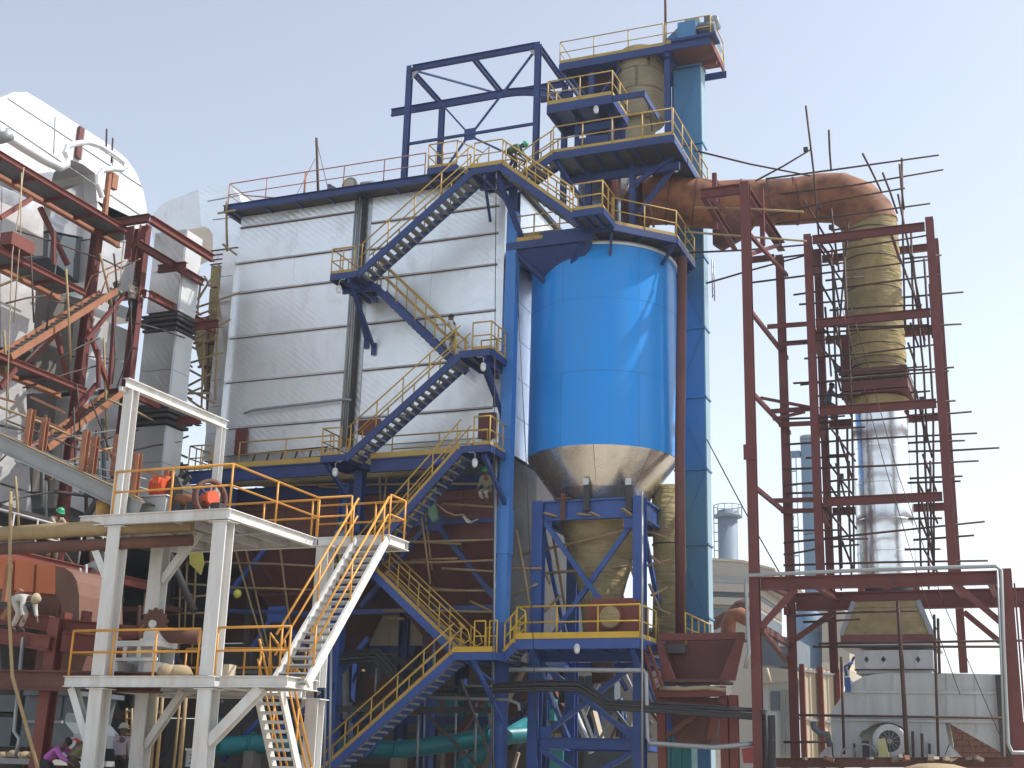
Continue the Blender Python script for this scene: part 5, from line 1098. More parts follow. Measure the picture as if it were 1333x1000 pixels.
for a, b in (((990,518),(1058,531)), ((1006,546),(1048,536)), ((1068,318),(1090,345)), ((1065,655),(1085,672)), ((1160,305),(1172,340)), ((1178,535),(1190,550))): TT.part('knee', bar(P(*a,46.3), P(*b,46.3), .1,.1), 'maroon')
# scaffold of thin tubes round the stack (x0,y0,x1,y1)
hz = [(904,196,1055,229),(983,236,1055,195),(1049,138,1066,311),(1079,169,1082,223),(997,233,1222,202),(987,256,1228,221),(999,281,1178,245),(1010,291,1211,265),(1123,200,1147,249),(1149,225,1168,278),
 (1174,206,1178,430),(1171,214,1177,273),(1047,261,1089,333),(1169,253,1199,403),(897,329,1047,319),(919,369,1047,333),(979,368,1211,338),(1033,384,1223,358),(974,341,1210,306),(1085,346,1089,430),(1172,337,1199,406),
 (1188,333,1196,398),(1080,404,1200,397),(1069,425,1208,423),(1060,434,1207,424),(1047,467,1215,449),(1086,484,1207,477),(1042,501,1235,483),(1184,511,1211,509),(1020,553,1265,536),(1020,579,1272,564),(1182,588,1301,583),
 (1076,593,1113,591),(1020,611,1274,600),(1184,623,1253,620),(1074,400,1082,490),(1090,400,1097,521),(1194,400,1207,575),(1177,400,1179,430),(1185,420,1196,452),(1182,446,1193,479),(1067,423,1106,467),(1072,456,1099,486),
 (1081,557,1114,601),(1077,600,1111,645),(1089,557,1091,625),(1103,557,1104,625),(1200,517,1205,625),(1201,591,1219,640),(1020,707,1282,679),(1189,703,1268,697),(1020,736,1286,730),(1191,747,1257,746),(1020,722,1062,715),
 (1091,600,1095,769),(1105,600,1109,764),(1204,600,1209,767),(1211,600,1217,764),(1081,633,1115,689),(1070,656,1110,705),(1196,630,1221,682),(1197,675,1213,713),(1202,714,1222,748),(1034,802,1196,795),(1046,810,1119,806),
 (1064,361,1089,405),(1060,311,1100,372),(1083,300,1101,296),(1078,627,1116,624),(1081,712,1118,709),(1020,632,1064,628),(1105,284,1093,420),(1210,370,1214,440),(1082,272,1092,352)]
rs = random.Random(3)
for k in range(26):
    y_ = 320 + k*16 + rs.uniform(-5,5); sl_ = -.11 + (y_-300)*.00024
    side = k % 3; xa_, xb_s = ((1060+rs.uniform(0,15),1118+rs.uniform(0,14)) if side == 0 else ((1168+rs.uniform(0,15),1222+rs.uniform(0,50)) if side == 1 else (1045+rs.uniform(-30,10),1095+rs.uniform(0,10))))
    hz.append((xa_, y_, xb_s, y_+sl_*(xb_s-xa_)))
for k in range(12):
    y_ = 330+k*34+rs.uniform(-10,10); x_ = (1079,1186,1192,1084)[k % 4] + (y_-300)*.03; hz.append((x_,y_,x_+rs.uniform(8,24),y_+rs.uniform(40,70)))
for x_ in (1083,1099,1186,1203): hz.append((x_,300+rs.uniform(0,60),x_+13,740))
TS = scaffold('tube_scaffold', 'rusty tube scaffold with long loose ends round the flue stack', hz, 46.3, .038, 'rust_pole', .5)
for px, py in ((1049,195),(1066,270),(1082,296),(1174,300),(1195,398),(1200,520),(1095,486),(1091,480),(1205,567),(1095,620),(1209,640)):
    p = P(px,py,46.2); TS.part('clamp', box(p-V((.08,.08,.08)), p+V((.08,.08,.08))), 'dark')
for i, q in enumerate((((904,270),(975,272),(1046,276)), ((893,302),(970,308),(1050,314)))):
    solo('guide_rope', ('pale tube spanning from tank top to pipe rack, upper','pale tube spanning from tank top to pipe rack, lower')[i], 'tube', tube([P(*a,42.6) for a in q], .04, 6), 'bamboo')
for i, q in enumerate((((1096,400),(1150,600),(1198,760),(1250,905)), ((1108,400),(1170,620),(1230,790),(1319,998)))):
    solo('stack_rope', ('long slack rope hanging in front of the stack, left one of two','long slack rope hanging in front of the stack, right one of two')[i], 'rope', tube([P(*a,44.6-.4*j) for j, a in enumerate(q)], .013, 4), 'rust_pole')
solo('stay_wire', 'stay wire slanting down from the blue elevator to the pipe rack', 'wire', tube([P(920,572,48), P(973,672,43), P(1020,755,42.4)], .025, 4), 'rust_pole')
# lower portal
T = Thing('portal_frame', 'heavy red oxide portal frame in front of the white fan', 'steel frame', (P(1320,990,Y1).x,44,0))
xp = P(1318,870,Y1).x; zp = P(1150,756,Y1).z
T.part('column', G().ibeam((xp,Y1,0),(xp,Y1,P(1312,741,Y1).z),.36,.36,(0,1,0)), 'maroon'); T.part('column_side', box((xp+.21,Y1-.1,.3),(xp+.26,Y1+.1,P(1312,760,Y1).z)), 'maroon')
T.part('front_beam', G().ibeam((x1+.19,Y1,zp),(xp-.21,Y1,zp),.24,.40), 'maroon')
zq = P(1180,781,Y2).z
T.part('rear_beam', G().ibeam((x2+.19,Y2,zq),(xp+4,Y2,zq),.26,.62), 'maroon')
for px in (1003,1060,1240,1288): x = P(px,757,Y1).x; T.part('cross_beam', G().ibeam((x,Y1+.13,zp-.02),(x,Y2-.14,zq+.1),.16,.26), 'maroon')
T.part('rear_beam', box((x1+.2,Y2-.3,zp-.4),(x2-.2,Y2-.1,zp-.1)), 'maroon')
for a, b, yy in (((1036,767),(989,818),Y1), ((1246,762),(1306,813),Y1), ((1255,797),(1302,836),Y2), ((1083,799),(1036,832),Y2)): T.part('knee_brace', bar(P(*a,yy), P(*b,yy), .18,.18,(0,1,0)), 'maroon')
T.part('knee_brace', bar(P(992,820,Y1), P(1024,860,Y2), .16,.16), 'maroon_d'); T.part('cross_beam', bar((x1+.2,Y1+.3,P(990,818,Y1).z),(x2-.1,Y2-.2,P(990,818,Y1).z),.16,.2), 'maroon_d')
T.part('rear_column', G().ibeam((xp+.4,Y2,0),(xp+.4,Y2,zq-.32),.36,.36,(0,1,0)), 'maroon')
for px, py in ((1121,766),(1154,764),(1193,764)): p = P(px,py,46.5); T.part('cleat', box(p-V((.1,.1,.1)), p+V((.1,.1,.12))), 'maroon_d')
solo('galvanised_pipe', 'galvanised pipe running along the portal beam and down its right column', 'pipe', tube([P(x,y,41.6) for x,y in ((970,870),(975,850),(971,760),(974,749),(1020,747),(1133,742),(1296,737),(1303,742),(1306,835),(1312,968),(1318,980),(1340,980))], .06, 8), 'galv')
solo('thin_conduit', 'second thin conduit beside the galvanised pipe on the right column', 'conduit', tube([P(x,y,41.5) for x,y in ((1298,742),(1302,835),(1308,985))], .03, 6), 'galv')
# white fan and its inlet box
YN = 46.0
T = Thing('draught_fan', 'large weathered white induced draught fan casing under the portal', 'fan', (P(1160,990,YN).x,47,0))
ol = [(1086,992),(1081,937),(1083,924),(1090,915),(1096,905),(1104,894),(1114,886),(1126,880),(1140,877.5),(1161,876.5),(1233,876.5),(1304,878),(1308,982),(1240,944),(1229,936),(1235,968),(1227,992)]
T.part('volute', G().prism([P(*q,YN) for q in ol], (0,2.2,0)), 'fan_white')
for a, b in (((1106,900),(1303,902)), ((1084,936),(1306,940)), ((1084,933),(1306,936))): T.part('stiffener', bar(P(*a,YN-.04), P(*b,YN-.04), .05,.1), 'fan_white')
for a, b in (((1233,877),(1233,936)), ((1162,878),(1162,900)), ((1127,882),(1127,932)), ((1270,880),(1272,955)), ((1302,879),(1306,980)), ((1200,938),(1200,965)), ((1160,904),(1160,934))): T.part('weld_seam', bar(P(*a,YN-.015), P(*b,YN-.015), .05,.03,(1,0,0)), 'fan_white')
T.part('flange', box(P(1303,985,YN-.2), P(1310,878,YN-.2)+V((0,2.5,0))), 'dark')
T.part('outlet_bar', box(P(1310.5,985,YN-.15), P(1313,877,YN-.15)+V((0,2.4,0))), 'cream')
T.part('inlet_box', box(P(1113,871,YN+.4), P(1214,846,YN+.4)+V((0,3.0,0))), 'fan_white'); T.part('inlet_neck', box(P(1115,877,YN+.45), P(1213,872,YN+.45)+V((0,2.8,0))), 'fan_white')
T.part('flange', box(P(1112,872.5,YN+.35), P(1215,871,YN+.35)+V((0,3.1,0))), 'rust_d')
for x in (1128,1150,1195):
    o = T.part('damper_strip', box(P(x-2.5,870,YN+.37), P(x+2.5,848,YN+.37)+V((0,.03,0))), 'fan_white'); c = P(x,858.5,YN+.36)
    T.part('diamond_hole', G().prism([c+V((-.08,0,0)), c+V((0,0,.11)), c+V((.08,0,0)), c+V((0,0,-.11))], (0,.01,0)), 'dark', parent=o)
T.part('pedestal', box(P(1130,996,YN-.3), P(1225,985,YN-.3)+V((0,2,0))), 'fan_white')
for x in (1112,1145,1210): T.part('foot_strut', bar(P(x,968,YN-.05), P(x,992,YN-.05), .07,.07,(0,1,0)), 'dark')
T.part('saddle', G().prism([P(1064,985,YN), P(1082,966,YN), P(1084,992,YN)], (0,.8,0)), 'fan_white'); T.part('saddle', G().prism([P(1227,992,YN), P(1236,970,YN), P(1254,988,YN)], (0,.8,0)), 'fan_white')
T.part('actuator', box(P(1100,900,YN-.2), P(1106,882,YN-.2)+V((0,.2,0))), 'navy2'); T.part('actuator_arm', tube([P(1102,880,YN-.2), P(1100,868,YN-.2), P(1110,862,YN-.2)], .05, 6), 'navy2')
T.part('lever', bar(P(1104,872,YN-.1), P(1112,855,YN-.1), .07,.07), 'rust_d')
T.part('oil_pipe', tube([P(1058,940,YN-.4), P(1060,948,YN-.4), P(1068,955,YN-.4), P(1077,955,YN-.4), P(1080,972,YN-.4)], .1, 8), 'slate')
YM = 45.2
T = Thing('fan_motor', 'round white electric motor with fan cowl half covered by plastic sheet', 'motor', P(1158,985,YM))
c = P(1158,965,YM)
T.part('motor_body', G().tube([c+V((0,.1,0)), c+V((0,.9,0))], .52, 24), 'fan_white'); T.part('fan_guard', G().tube([c+V((0,-.015,0)), c+V((0,.09,0))], .35, 24), 'dark'); cr_ = T.part('cowl_ring', G().lathe(T.loc, [(.34,-.06),(.5,-.05),(.54,0),(.54,.15),(.34,.15),(.34,-.06)], 28), 'white2')
cr_.matrix_local = Matrix.Translation(c - T.loc) @ Matrix.Rotation(-math.pi/2, 4, 'X')
T.part('fan_hub', G().tube([c+V((0,-.05,0)), c+V((0,.02,0))], .08, 12), 'grey')
for k in range(12): t = 2*math.pi*k/12; d_ = V((math.cos(t),0,math.sin(t))); T.part('guard_bar', bar(c+d_*.07+V((0,-.02,0)), c+d_*.36+V((0,-.02,0)), .018,.018,(0,1,0)), 'grey')
T.part('motor_feet', box(c+V((-.5,.1,-.75)), c+V((.5,.8,-.5))), 'fan_white')
g = G(); n = 13
for i in range(n):
    for j in range(7):
        u = i/(n-1); v = j/6; ang = math.pi*(.92-.62*u) ; r = .57+.06*random.random()
        g.v.append(c+V((r*1.15*math.cos(ang)-.25*(1-u)*1.2, -.02+v*1.0, r*math.sin(ang)-.05*random.random())))
for i in range(n-1):
    for j in range(6): a = i*7+j; g.f.append([a,a+1,a+8,a+7]); g.sm.append(True)
T.part('plastic_sheet', g, 'cloth_w')
solo('yellow_cloth', 'pale yellow cloth hanging in front of the white motor', 'cloth', G().prism([P(*q,YM-.35) for q in ((1143,962),(1152,961),(1155,975),(1160,996),(1142,997),(1144,980))], (0,.08,0)), mat('pale_yellow_cloth', (.52,.50,.24), .9, 0, (.36,.34,.15), .6, 4, bump=.8, bscale=7))
T = Thing('hand_wheels', 'two thin rings of a valve lying left of the white motor', 'valve', P(1125,990,YM))
for x, r in ((1126,.36),(1106,.26)):
    cc = P(x,984,YM-.2); T.part('wheel_ring', tube([cc+V((r*math.cos(t*math.pi/8),0,r*math.sin(t*math.pi/8))) for t in range(17)], .03, 6), 'grey')
T.part('valve_body', box(P(1123,990,YM), P(1130,964,YM)+V((0,.2,0))), 'dark')
solo('leaning_tube', 'long brown tube leaning in front of the white fan', 'tube', tube([P(1169,782,44.6), P(1175,880,44.6), P(1182,1004,44.6)], .07, 8), 'rust_pole')
T = Thing('base_beam', 'rusty long beam with rubble lying below the white fan', 'beam', P(1150,998,44.4))
T.part('beam', ibm(P(1000,993,44.4), P(1330,992,44.4), .2,.3), 'rust_d')
for i in range(14):
    c = P(1030+random.random()*280,987.5,44.4-random.random()); u_ = V((random.uniform(-1,1),random.uniform(-1,1),random.uniform(-.5,.5))).normalized()*random.uniform(.06,.2)
    T.part('rubble', G().bar(c-u_, c+u_, random.uniform(.08,.2), random.uniform(.06,.14)), ('cream','block','brick','block')[i % 4])
solo('tarp_heap', 'pale brown heap of sheeting at the bottom edge before the fan', 'heap', G().lathe(P(1220,1007,43), [(.02,.3),(.5,.27),(.9,.16),(1.15,.0),(1.2,-.3)], 20, wob=.2), 'sack')
for i, (x, y0, y1) in enumerate(((1095,855,982),(1216,800,990),(1221,805,877),(1188,952,1000),(1200,955,1000))):
    solo('scaffold_tube', ('upright thin tube left of the white fan inlet','long upright tube right of the white fan inlet','short upright tube beside the long one right of the fan inlet','short tube standing right of the white motor','shortest tube standing beside the fan foot')[i], 'tube', tube([P(x,y0,45.3), P(x+(y1-y0)*.03,y1,45.3)], .045, 6), 'rust_pole')
for i, (a, b) in enumerate((((1040,931),(1314,935)), ((1066,838),(1333,834)), ((1058,842),(1312,842)), ((1020,966),(1075,966)))):
    solo('scaffold_tube', ('long level tube across the middle of the white fan','long level tube across the stack foot, upper one','long level tube across the stack foot, lower one','short level tube left of the white fan')[i], 'tube', tube([P(*a,45.2), P(*b,45.2)], .04, 6), 'rust_pole')
# cream corrugated fence
T = Thing('sheet_fence', 'cream corrugated sheet fence with red posts left of the white fan', 'fence', P(1068,985,52))
fa, fb = P(1039,868,52), P(1098,876,54); fz0 = 0.6
for i in range(10):
    a = fa.lerp(fb, i/10); b = fa.lerp(fb, (i+1)/10); m_ = (a+b)/2+V((0,-.06,0))
    T.part('sheet', G().prism([V((a.x,a.y,fz0)), V((m_.x,m_.y,fz0)), V((b.x,b.y,fz0)), V((b.x,b.y+.03,fz0)), V((a.x,a.y+.03,fz0))], (0,0,a.z-fz0)), 'cream')
for t in (.1,.5,.88):
    p = fa.lerp(fb,t); T.part('post', box((p.x-.09,p.y-.3,0),(p.x+.09,p.y-.14,p.z+.1)), 'redbrown')
for dz in (.1, 1.9, 3.6): T.part('girt', bar(fa-V((0,.1,dz+.02)), fb-V((0,.1,dz+.02)), .08,.08), 'grey')
# ================================================================== CHUTE AND CLUTTER RIGHT OF THE TOWER
YH = 43.0
T = Thing('feed_chute', 'open red oxide feed chute with flared sides right of the tower', 'chute', P(910,940,YH))
def q4(ps, Y): return [P(*p, Y) for p in ps]
T.part('top_rim', G().prism(q4(((858,825),(968,823),(968,832),(858,834)),YH), (0,.25,0)), 'maroon')
back = [P(866,834,YH+1.4),P(958,833,YH+1.4),P(940,884,YH+1.4),P(884,884,YH+1.4)]
T.part('back_plate', G().prism(back, (0,.06,0)), 'maroon_d')
T.part('left_side', G().plate([P(857,834,YH),P(867,834,YH+1.4),P(885,884,YH+1.4),P(862,884,YH)], .05), 'maroon'); 
T.part('right_side', G().plate([P(968,832,YH),P(958,833,YH+1.4),P(940,884,YH+1.4),P(938,890,YH)], .05), 'maroon')
T.part('right_flange', G().prism(q4(((958,832),(969,830),(957,886),(936,886)),YH-.02), (0,.08,0)), 'maroon')
T.part('left_flange', G().prism(q4(((855,834),(859,834),(879,884),(862,884)),YH-.02), (0,.06,0)), 'maroon')
T.part('floor_plate', box(P(858,888,YH), P(942,884,YH)+V((0,1.4,0))), 'rust_d')
T.part('lip_beam', G().ibeam(P(852,902,YH-.2), P(945,900,YH-.2), .2,.32), 'redbrown'); T.part('sack_edge', tube([P(858,896,YH-.25),P(890,897,YH-.25),P(920,895.5,YH-.25),P(944,898,YH-.25)], .07, 8), 'sack')
T.part('throat', G().prism(q4(((868,908),(940,908),(925,970),(880,970)),YH+.2), (0,1.2,0)), 'rust_d')
for x0, x1_ in ((861,864),(942,946),(955,957)): T.part('leg', ibm(P(x0,905,YH), P(x1_,1005,YH)-V((0,0,1.2)), .26,.26,(0,1,0)), 'redbrown')
T.part('brace', bar(P(866,960,YH-.1), P(908,930,YH-.1), .14,.14), 'rust_d'); T.part('brace', bar(P(932,928,YH-.1), P(924,962,YH-.1), .18,.18), 'redbrown')
T.part('perforated_bar', ibm(P(852,914,YH-.3), P(945,919,YH-.3), .1,.12), 'redbrown')
T = Thing('small_ladder', 'red brown ladder leaning against the left of the chute', 'ladder', P(850,890,42.8))
a0, a1_, b0, b1_ = P(837,842,42.9), P(853,900,42.5), P(844,840,42.9), P(862,893,42.5)
T.part('rail', bar(a0,a1_,.08,.08), 'redbrown'); T.part('rail', bar(b0,b1_,.08,.08), 'redbrown')
for i in range(6): t = .1+.16*i; T.part('rung', bar(a0.lerp(a1_,t), b0.lerp(b1_,t), .04,.04), 'redbrown')
# cable trays (bundles of black cable on ladder)
def tray(label, pts, Y, w=.34, n=5):
    T = Thing('cable_tray', label, 'cable tray', P(*pts[0],Y)); pp = [P(*p,Y) for p in pts]
    g = G()
    for a, b in zip(pp[:-1], pp[1:]): g.bar(a+V((0,.25,-.06)), b+V((0,.25,-.06)), .5,.05)
    T.part('tray', g, 'dark')
    for i in range(n): T.part('cable', tube([p+V((random.uniform(-.02,.02), .02+.1*(i%3), w*(i/(n-1)-.5)+random.uniform(-.03,.03))) for p in pp], .045, 6), 'cable')
    for i in range(int((pp[-1]-pp[0]).length/1.2)):
        t = (i+.5)/max(1,int((pp[-1]-pp[0]).length/1.2)); 
        p = pp[0].lerp(pp[-1],t) if len(pp) == 2 else None
        if p: T.part('tray_clip', box(p+V((-.04,-.06,-.25)), p+V((.04,.0,.25))), 'dark')
    return T
tray('black cable tray crossing the tower foot and cranking down to the red column', [(640,895),(700,893),(752,893),(790,917),(845,921),(980,930),(994,930)], 41.9, .30, 6)
tray('black cable drop turning down beside the red pipe rack column', [(990,925),(996,928),(997,960),(997,1004)], 41.7, .1, 3)
tray('black cable tray cranking down behind the lowest blue flight', [(442,856),(488,853),(520,888)], 43.2, .42, 6)
tray('thin black cable tray behind the lowest landing', [(560,900),(640,903)], 43.6, .3, 4)
for i,(pts, r, m, Y, l) in enumerate((
    ([(663,872),(720,872),(838,873),(841,878),(843,960),(846,968),(930,973),(985,968)], .075, 'galv', 42.0, 'pale grey pipe crossing below the tower walkway and dropping to the chute'),
    ([(836,640),(836,1004)], .035, 'galv', 41.9, 'thin vertical grey conduit in front of the right tower leg'),
    ([(560,908),(662,911),(675,916),(676,925)], .06, 'galv', 43.0, 'thin grey pipe with a bend left of the tower legs'),
    ([(948,870),(948,812),(952,802),(962,800),(985,812)], .34, 'rust', 60.0, 'rusty bent pipe rising behind the chute'),
    ([(975,785),(962,790),(952,800),(930,812),(905,815)], .30, 'rust_d', 63.0, 'dark rusty pipe curving behind the bent pipe'))):
    solo('bent_pipe', l, 'pipe', tube([P(*p,Y) for p in pts], r, 10), m)

# brick boundary wall behind the fan outlet
T = Thing('brick_wall', 'brown brick wall low behind the outlet of the white fan', 'wall', (-1.5,50,0))
T.part('wall_core', box((P(1205,990,50).x,50.02,0),(P(1345,990,50).x,50.25,P(1280,941,50).z)), 'block')
wx0, wx1, wzt = P(1205,990,50).x, P(1345,990,50).x, P(1280,941,50).z
bricks = []; zz = .03; row = 0
while zz < wzt-.1 and len(bricks) < 290:
    x = wx0 + (.0 if row % 2 else -.2)
    while x < wx1 and len(bricks) < 290: bricks.append((x, 50.0, zz)); x += .42
    zz += .21; row += 1
T.rep('brick', G().box((.01,-.03,0),(.41,.02,.19)), 'brick', bricks)
# ================================================================== UNDER THE CASING
def hopper(label, x0, x1, ztop, zmid, zbot, xo0, xo1, y0=44.7, y1=54.5):
    T = Thing('ash_hopper', label, 'hopper', ((x0+x1)/2,(y0+y1)/2,zbot)); n = 4
    for i in range(n):
        a = x0+(x1-x0)*i/n; b = x0+(x1-x0)*(i+1)/n; c = xo0+(xo1-xo0)*i/n; d = xo0+(xo1-xo0)*(i+1)/n
        t = random.uniform(-.03,.03)
        T.part('upper_plate', G().prism([(a+.01,y0+t,zmid+.01),(b-.01,y0+t,zmid+.01),(b-.01,y0+t,ztop),(a+.01,y0+t,ztop)], (0,.05,0)), 'maroon_d')
        for k in range(2):
            f0, f1 = k/2, (k+1)/2; L = lambda p,q,f: p+(q-p)*f
            yA_, yB_ = y0+3.2*f0, y0+3.2*f1
            qd = [V((L(a,c,f0)+.01,yA_,zmid+(zbot-zmid)*f0-.01)),V((L(b,d,f0)-.01,yA_,zmid+(zbot-zmid)*f0-.01)),V((L(b,d,f1)-.01,yB_,zmid+(zbot-zmid)*f1+.01)),V((L(a,c,f1)+.01,yB_,zmid+(zbot-zmid)*f1+.01))]
            T.part('slope_plate', G().plate(qd, .05), 'maroon_d')
        if i:
            T.part('rib', box((a-.04,y0-.1,zmid),(a+.04,y0-.01,ztop)), 'maroon_d'); T.part('rib', bar((a,y0-.05,zmid),(c,y0+3.15,zbot), .08,.1), 'maroon_d')
    for z in (ztop-.9, zmid): T.part('rib', box((x0,y0-.13,z-.05),(x1,y0-.035,z+.05)), 'maroon_d')
    T.part('rib', bar((x0+(xo0-x0)*.5,y0+1.55,(zmid+zbot)/2),(x1+(xo1-x1)*.5,y0+1.55,(zmid+zbot)/2), .1,.1), 'maroon_d')
    for s, (xx, xo) in ((0,(x0,xo0)),(1,(x1,xo1))):
        T.part('side_plate', G().prism([(xx,y0+.06,zmid),(xx,y1,zmid),(xx,y1,ztop),(xx,y0+.06,ztop)], (.05,0,0)), 'maroon_d')
        T.part('side_slope', G().plate([V((xx,y0+.06,zmid)),V((xx,y1,zmid)),V((xo,y1-3.2,zbot)),V((xo,y0+3.25,zbot))], .05), 'maroon_d')
    T.part('outlet_box', box((xo0,y0+3.1,zbot-.7),(xo1,y1-3.1,zbot-.02)), 'rust_d')
    return T
hopper('dark red ribbed ash hopper behind the lower blue stairs', -24.6, -18.5, 11.9, 9.4, 6.3, -22.9, -20.0)
hopper('dark red ribbed ash hopper behind the white stairs on the left', -30.4, -24.9, 11.9, 9.4, 6.3, -28.6, -26.4)
T = Thing('casing_supports', 'navy columns and braces carrying the big casing from below', 'steel frame', (-24,46,0))
xk = P(441,800,43.9).x
for x, y, m in ((xk,43.9,'navy2'),(-30.2,44.4,'navy2'),(-24.75,50,'navy'),(-18.6,50,'navy'),(P(557,930,48).x,48,'navy2'),(-30.2,50,'navy'),(-30.2,55.5,'navy'),(-24.6,55.5,'navy'),(-18.5,55.5,'navy')):
    T.part('column', G().ibeam((x,y,0),(x,y,11.7), .42,.42,(1,0,0)), m)
T.part('shade_plate', box((-18.36,45.2,5.2),(-18.30,56,12.6)), 'dark'); T.part('soffit_plate', box((-30.4,44.3,12.55),(-18.4,56,12.68)), 'dark')  # added dark side plate keeps sun off the hopper and stands in for shade
nd = P(563,681,44.2)
T.part('tie', bar((xk+.2,44.2,nd.z),(-18.2,44.2,nd.z), .14,.16), 'navy'); T.part('gusset', box(nd+V((-.45,-.05,-.3)), nd+V((.45,-.02,.3))), 'navy')
T.part('brace', bar(nd+V((.3,0,-.2)), P(648,783,44.2), .17,.17), 'navy'); T.part('brace', bar(nd+V((-.3,0,-.2)), P(470,790,44.2), .17,.17), 'navy')
T.part('tie', bar(P(390,800,44.2), P(660,790,44.2), .14,.18), 'navy'); 
n2 = P(361,800,44.4); T.part('gusset', box(n2+V((-.4,-.05,-.3)), n2+V((.4,-.02,.3))), 'navy2'); T.part('tie', bar(P(290,795,44.4), P(430,800,44.4), .12,.14), 'navy')
for a, b in (((352,808),(325,850)), ((370,808),(400,850)), ((345,716),(296,775)), ((436,720),(405,700)), ((440,880),(480,830)), ((322,985),(420,905)), ((290,990),(345,930)), ((475,985),(540,905))): T.part('brace', bar(P(*a,44.4), P(*b,44.4), .16,.16), 'navy2')
T.part('brace', bar(P(540,915,43.6), P(628,1003,43.6), .09,.09), 'dark')
for z in (3.2, 6.0): T.part('tie', bar((-30,50,z),(-18.6,50,z), .2,.3), 'navy')
T.part('tie', bar((xk,43.9,4.1),(-30.1,44.4,4.1), .2,.3), 'navy2'); T.part('tie', bar((xk+.2,43.9,3.3),(-18.2,43.9,3.3), .12,.2), 'dark')
bam = [(440,585+47,655,630),(575,656,652,661),(455,704,655,702),(490,733,650,729),(535,730,595,727),(555,768,645,769),(545,650,560,760),(575,740,655,745),(500,655,505,610),(415,633,452,635),(300,733,412,737),(296,765,412,768),(365,715,378,815),
 (306,715,352,868),(320,715,355,870),(494,615,496,700),(560,765,598,769),(530,706,600,708),(553,660,562,742),(500,795,650,797),(612,783,640,796),(236,715,232,862),(256,720,249,865),(244,725,240,830),(216,780,270,775),(218,800,268,798),(240,735,275,731),(236,760,272,762),(296,632,450,630),(440,700,300,702),(672,690,690,790),(660,740,705,740),(668,775,700,760)]
TB = scaffold('bamboo_scaffold', 'bamboo scaffold poles tied in front of the dark red hoppers', bam, 44.1, .045, 'bamboo', .25)
bm2 = [(678,722,815,690),(690,748,836,735),(700,722,716,760),(820,735,838,790),(812,760,805,800),(832,690,868,700),(836,738,876,728),(845,760,862,800),(848,775,868,765),(852,790,872,800),(855,805,858,850),(720,700,735,790),(730,775,690,815),(845,722,860,735)]
scaffold('bamboo_scaffold', 'bamboo poles lashed round the legs of the blue support tower', bm2, 45.2, .05, 'bamboo', .8)
# wooden litter on the ring beam
for i,(px,py,dx,dz,l) in enumerate(((708,668,.35,-.06,'plank end lying at the left on the ring beam of the blue tower'),(752,669,.3,.02,'short plank at the middle of the ring beam of the blue tower'),(810,662,.3,-.25,'tilted plank end right on the ring beam of the blue tower'),(768,667,.25,-.1,'small wood block beside the middle plank of the ring beam'))):
    p = P(px,py,YA-.45); solo('plank', l, 'plank', bar(p, p+V((dx,.5,dz)), .12,.07), 'bamboo')
# teal pipes, pumps and the brick shed at the back
T = Thing('teal_pipe_line', 'long teal ground level pipe running below the casing', 'pipe', P(500,985,46))
pts_ = [P(258,975,43.2), P(330,968,44), P(430,972,45), P(520,977,45.5), P(640,960,47), P(700,955,49)]
for g in seg_tube(pts_, [.34,.34,.32,.32,.32,.3], 14): T.part('pipe_length', g, 'teal')
for p in pts_[1:-1]: T.part('flange', G().tube([p-V((.05,0,0)), p+V((.05,0,0))], .42, 14), 'teal')
T.part('tee', tube([pts_[0]+V((.6,0,0)), pts_[0]+V((.6,0,1.1))], .34, 12), 'teal')
for p in pts_[1:5]: T.part('saddle', box((p.x-.2,p.y-.3,0),(p.x+.2,p.y+.3,p.z-.25)), 'block')
solo('teal_pipe', 'second teal pipe rising right beside the tower leg', 'pipe', tube([P(600,1000,46), P(665,955,48), P(690,940,50)], .28, 12), 'teal')
T = Thing('teal_pump', 'dark teal pump unit behind the lowest blue flight', 'pump', P(600,955,50))
c = P(605,930,51)
T.part('casing', box(c+V((-1.2,-.5,-.6)), c+V((1.2,.6,.9))), 'teal'); T.part('volute', G().tube([c+V((-.3,-.9,0)), c+V((-.3,-.5,0))], .55, 16), 'teal'); T.part('bracket', box(c+V((.3,-.8,.2)), c+V((.8,-.5,1.1))), 'dark')
for dx in (-1.0, 0, 1.0): T.part('leg', box(c+V((dx-.1,-.2,-2.4)), c+V((dx+.1,.2,-.61))), 'block')
for i,(px,py,X) in enumerate(((712,800,0),(716,930,1),(727,992,2))):
    p = P(px-12,py-48 if i==0 else py-20,50); q = P(px+6,py+8,50); solo('turquoise_sheet', ('tall turquoise sheet seen between the upper tower legs','turquoise sheet low behind the tower','small turquoise sheet at the bottom behind the tower')[i], 'sheet', box(p, q+V((0,.3,0))), 'teal_l')
solo('slate_sheet', 'dark teal tilted sheet left of the turquoise sheet', 'sheet', G().prism([P(*q,49.5) for q in ((684,752),(708,748),(706,785),(690,770))], (0,.1,0)), 'slate')
YS_ = 58.0; xsh = P(900,950,58).x; nsh = int((xsh+36)/2)
T = Thing('block_shed', 'long cement block shed behind the plant seen under the casing', 'shed', (-25,60,0))
for i in range(nsh):
    for j in range(5):
        x = xsh-2.0*nsh+2.0*i; T.part('wall_panel', box((x+.01,YS_+random.uniform(-.02,.02),.0+1.5*j+.01),(x+1.99,YS_+.3,1.5*j+1.49)), ('block','brick','dark_wall','block')[(i*3+j*5) % 4])
T.part('shed_core', box((-36,YS_+.32,0),(xsh,66,7.4)), 'dark_wall'); T.part('shed_roof', box((-36.4,YS_-.5,7.42),(xsh+.3,66.3,7.6)), 'grey')
T.part('roof_beam', box((-36.4,YS_-.6,7.0),(xsh+.3,YS_-.4,7.4)), 'dark')
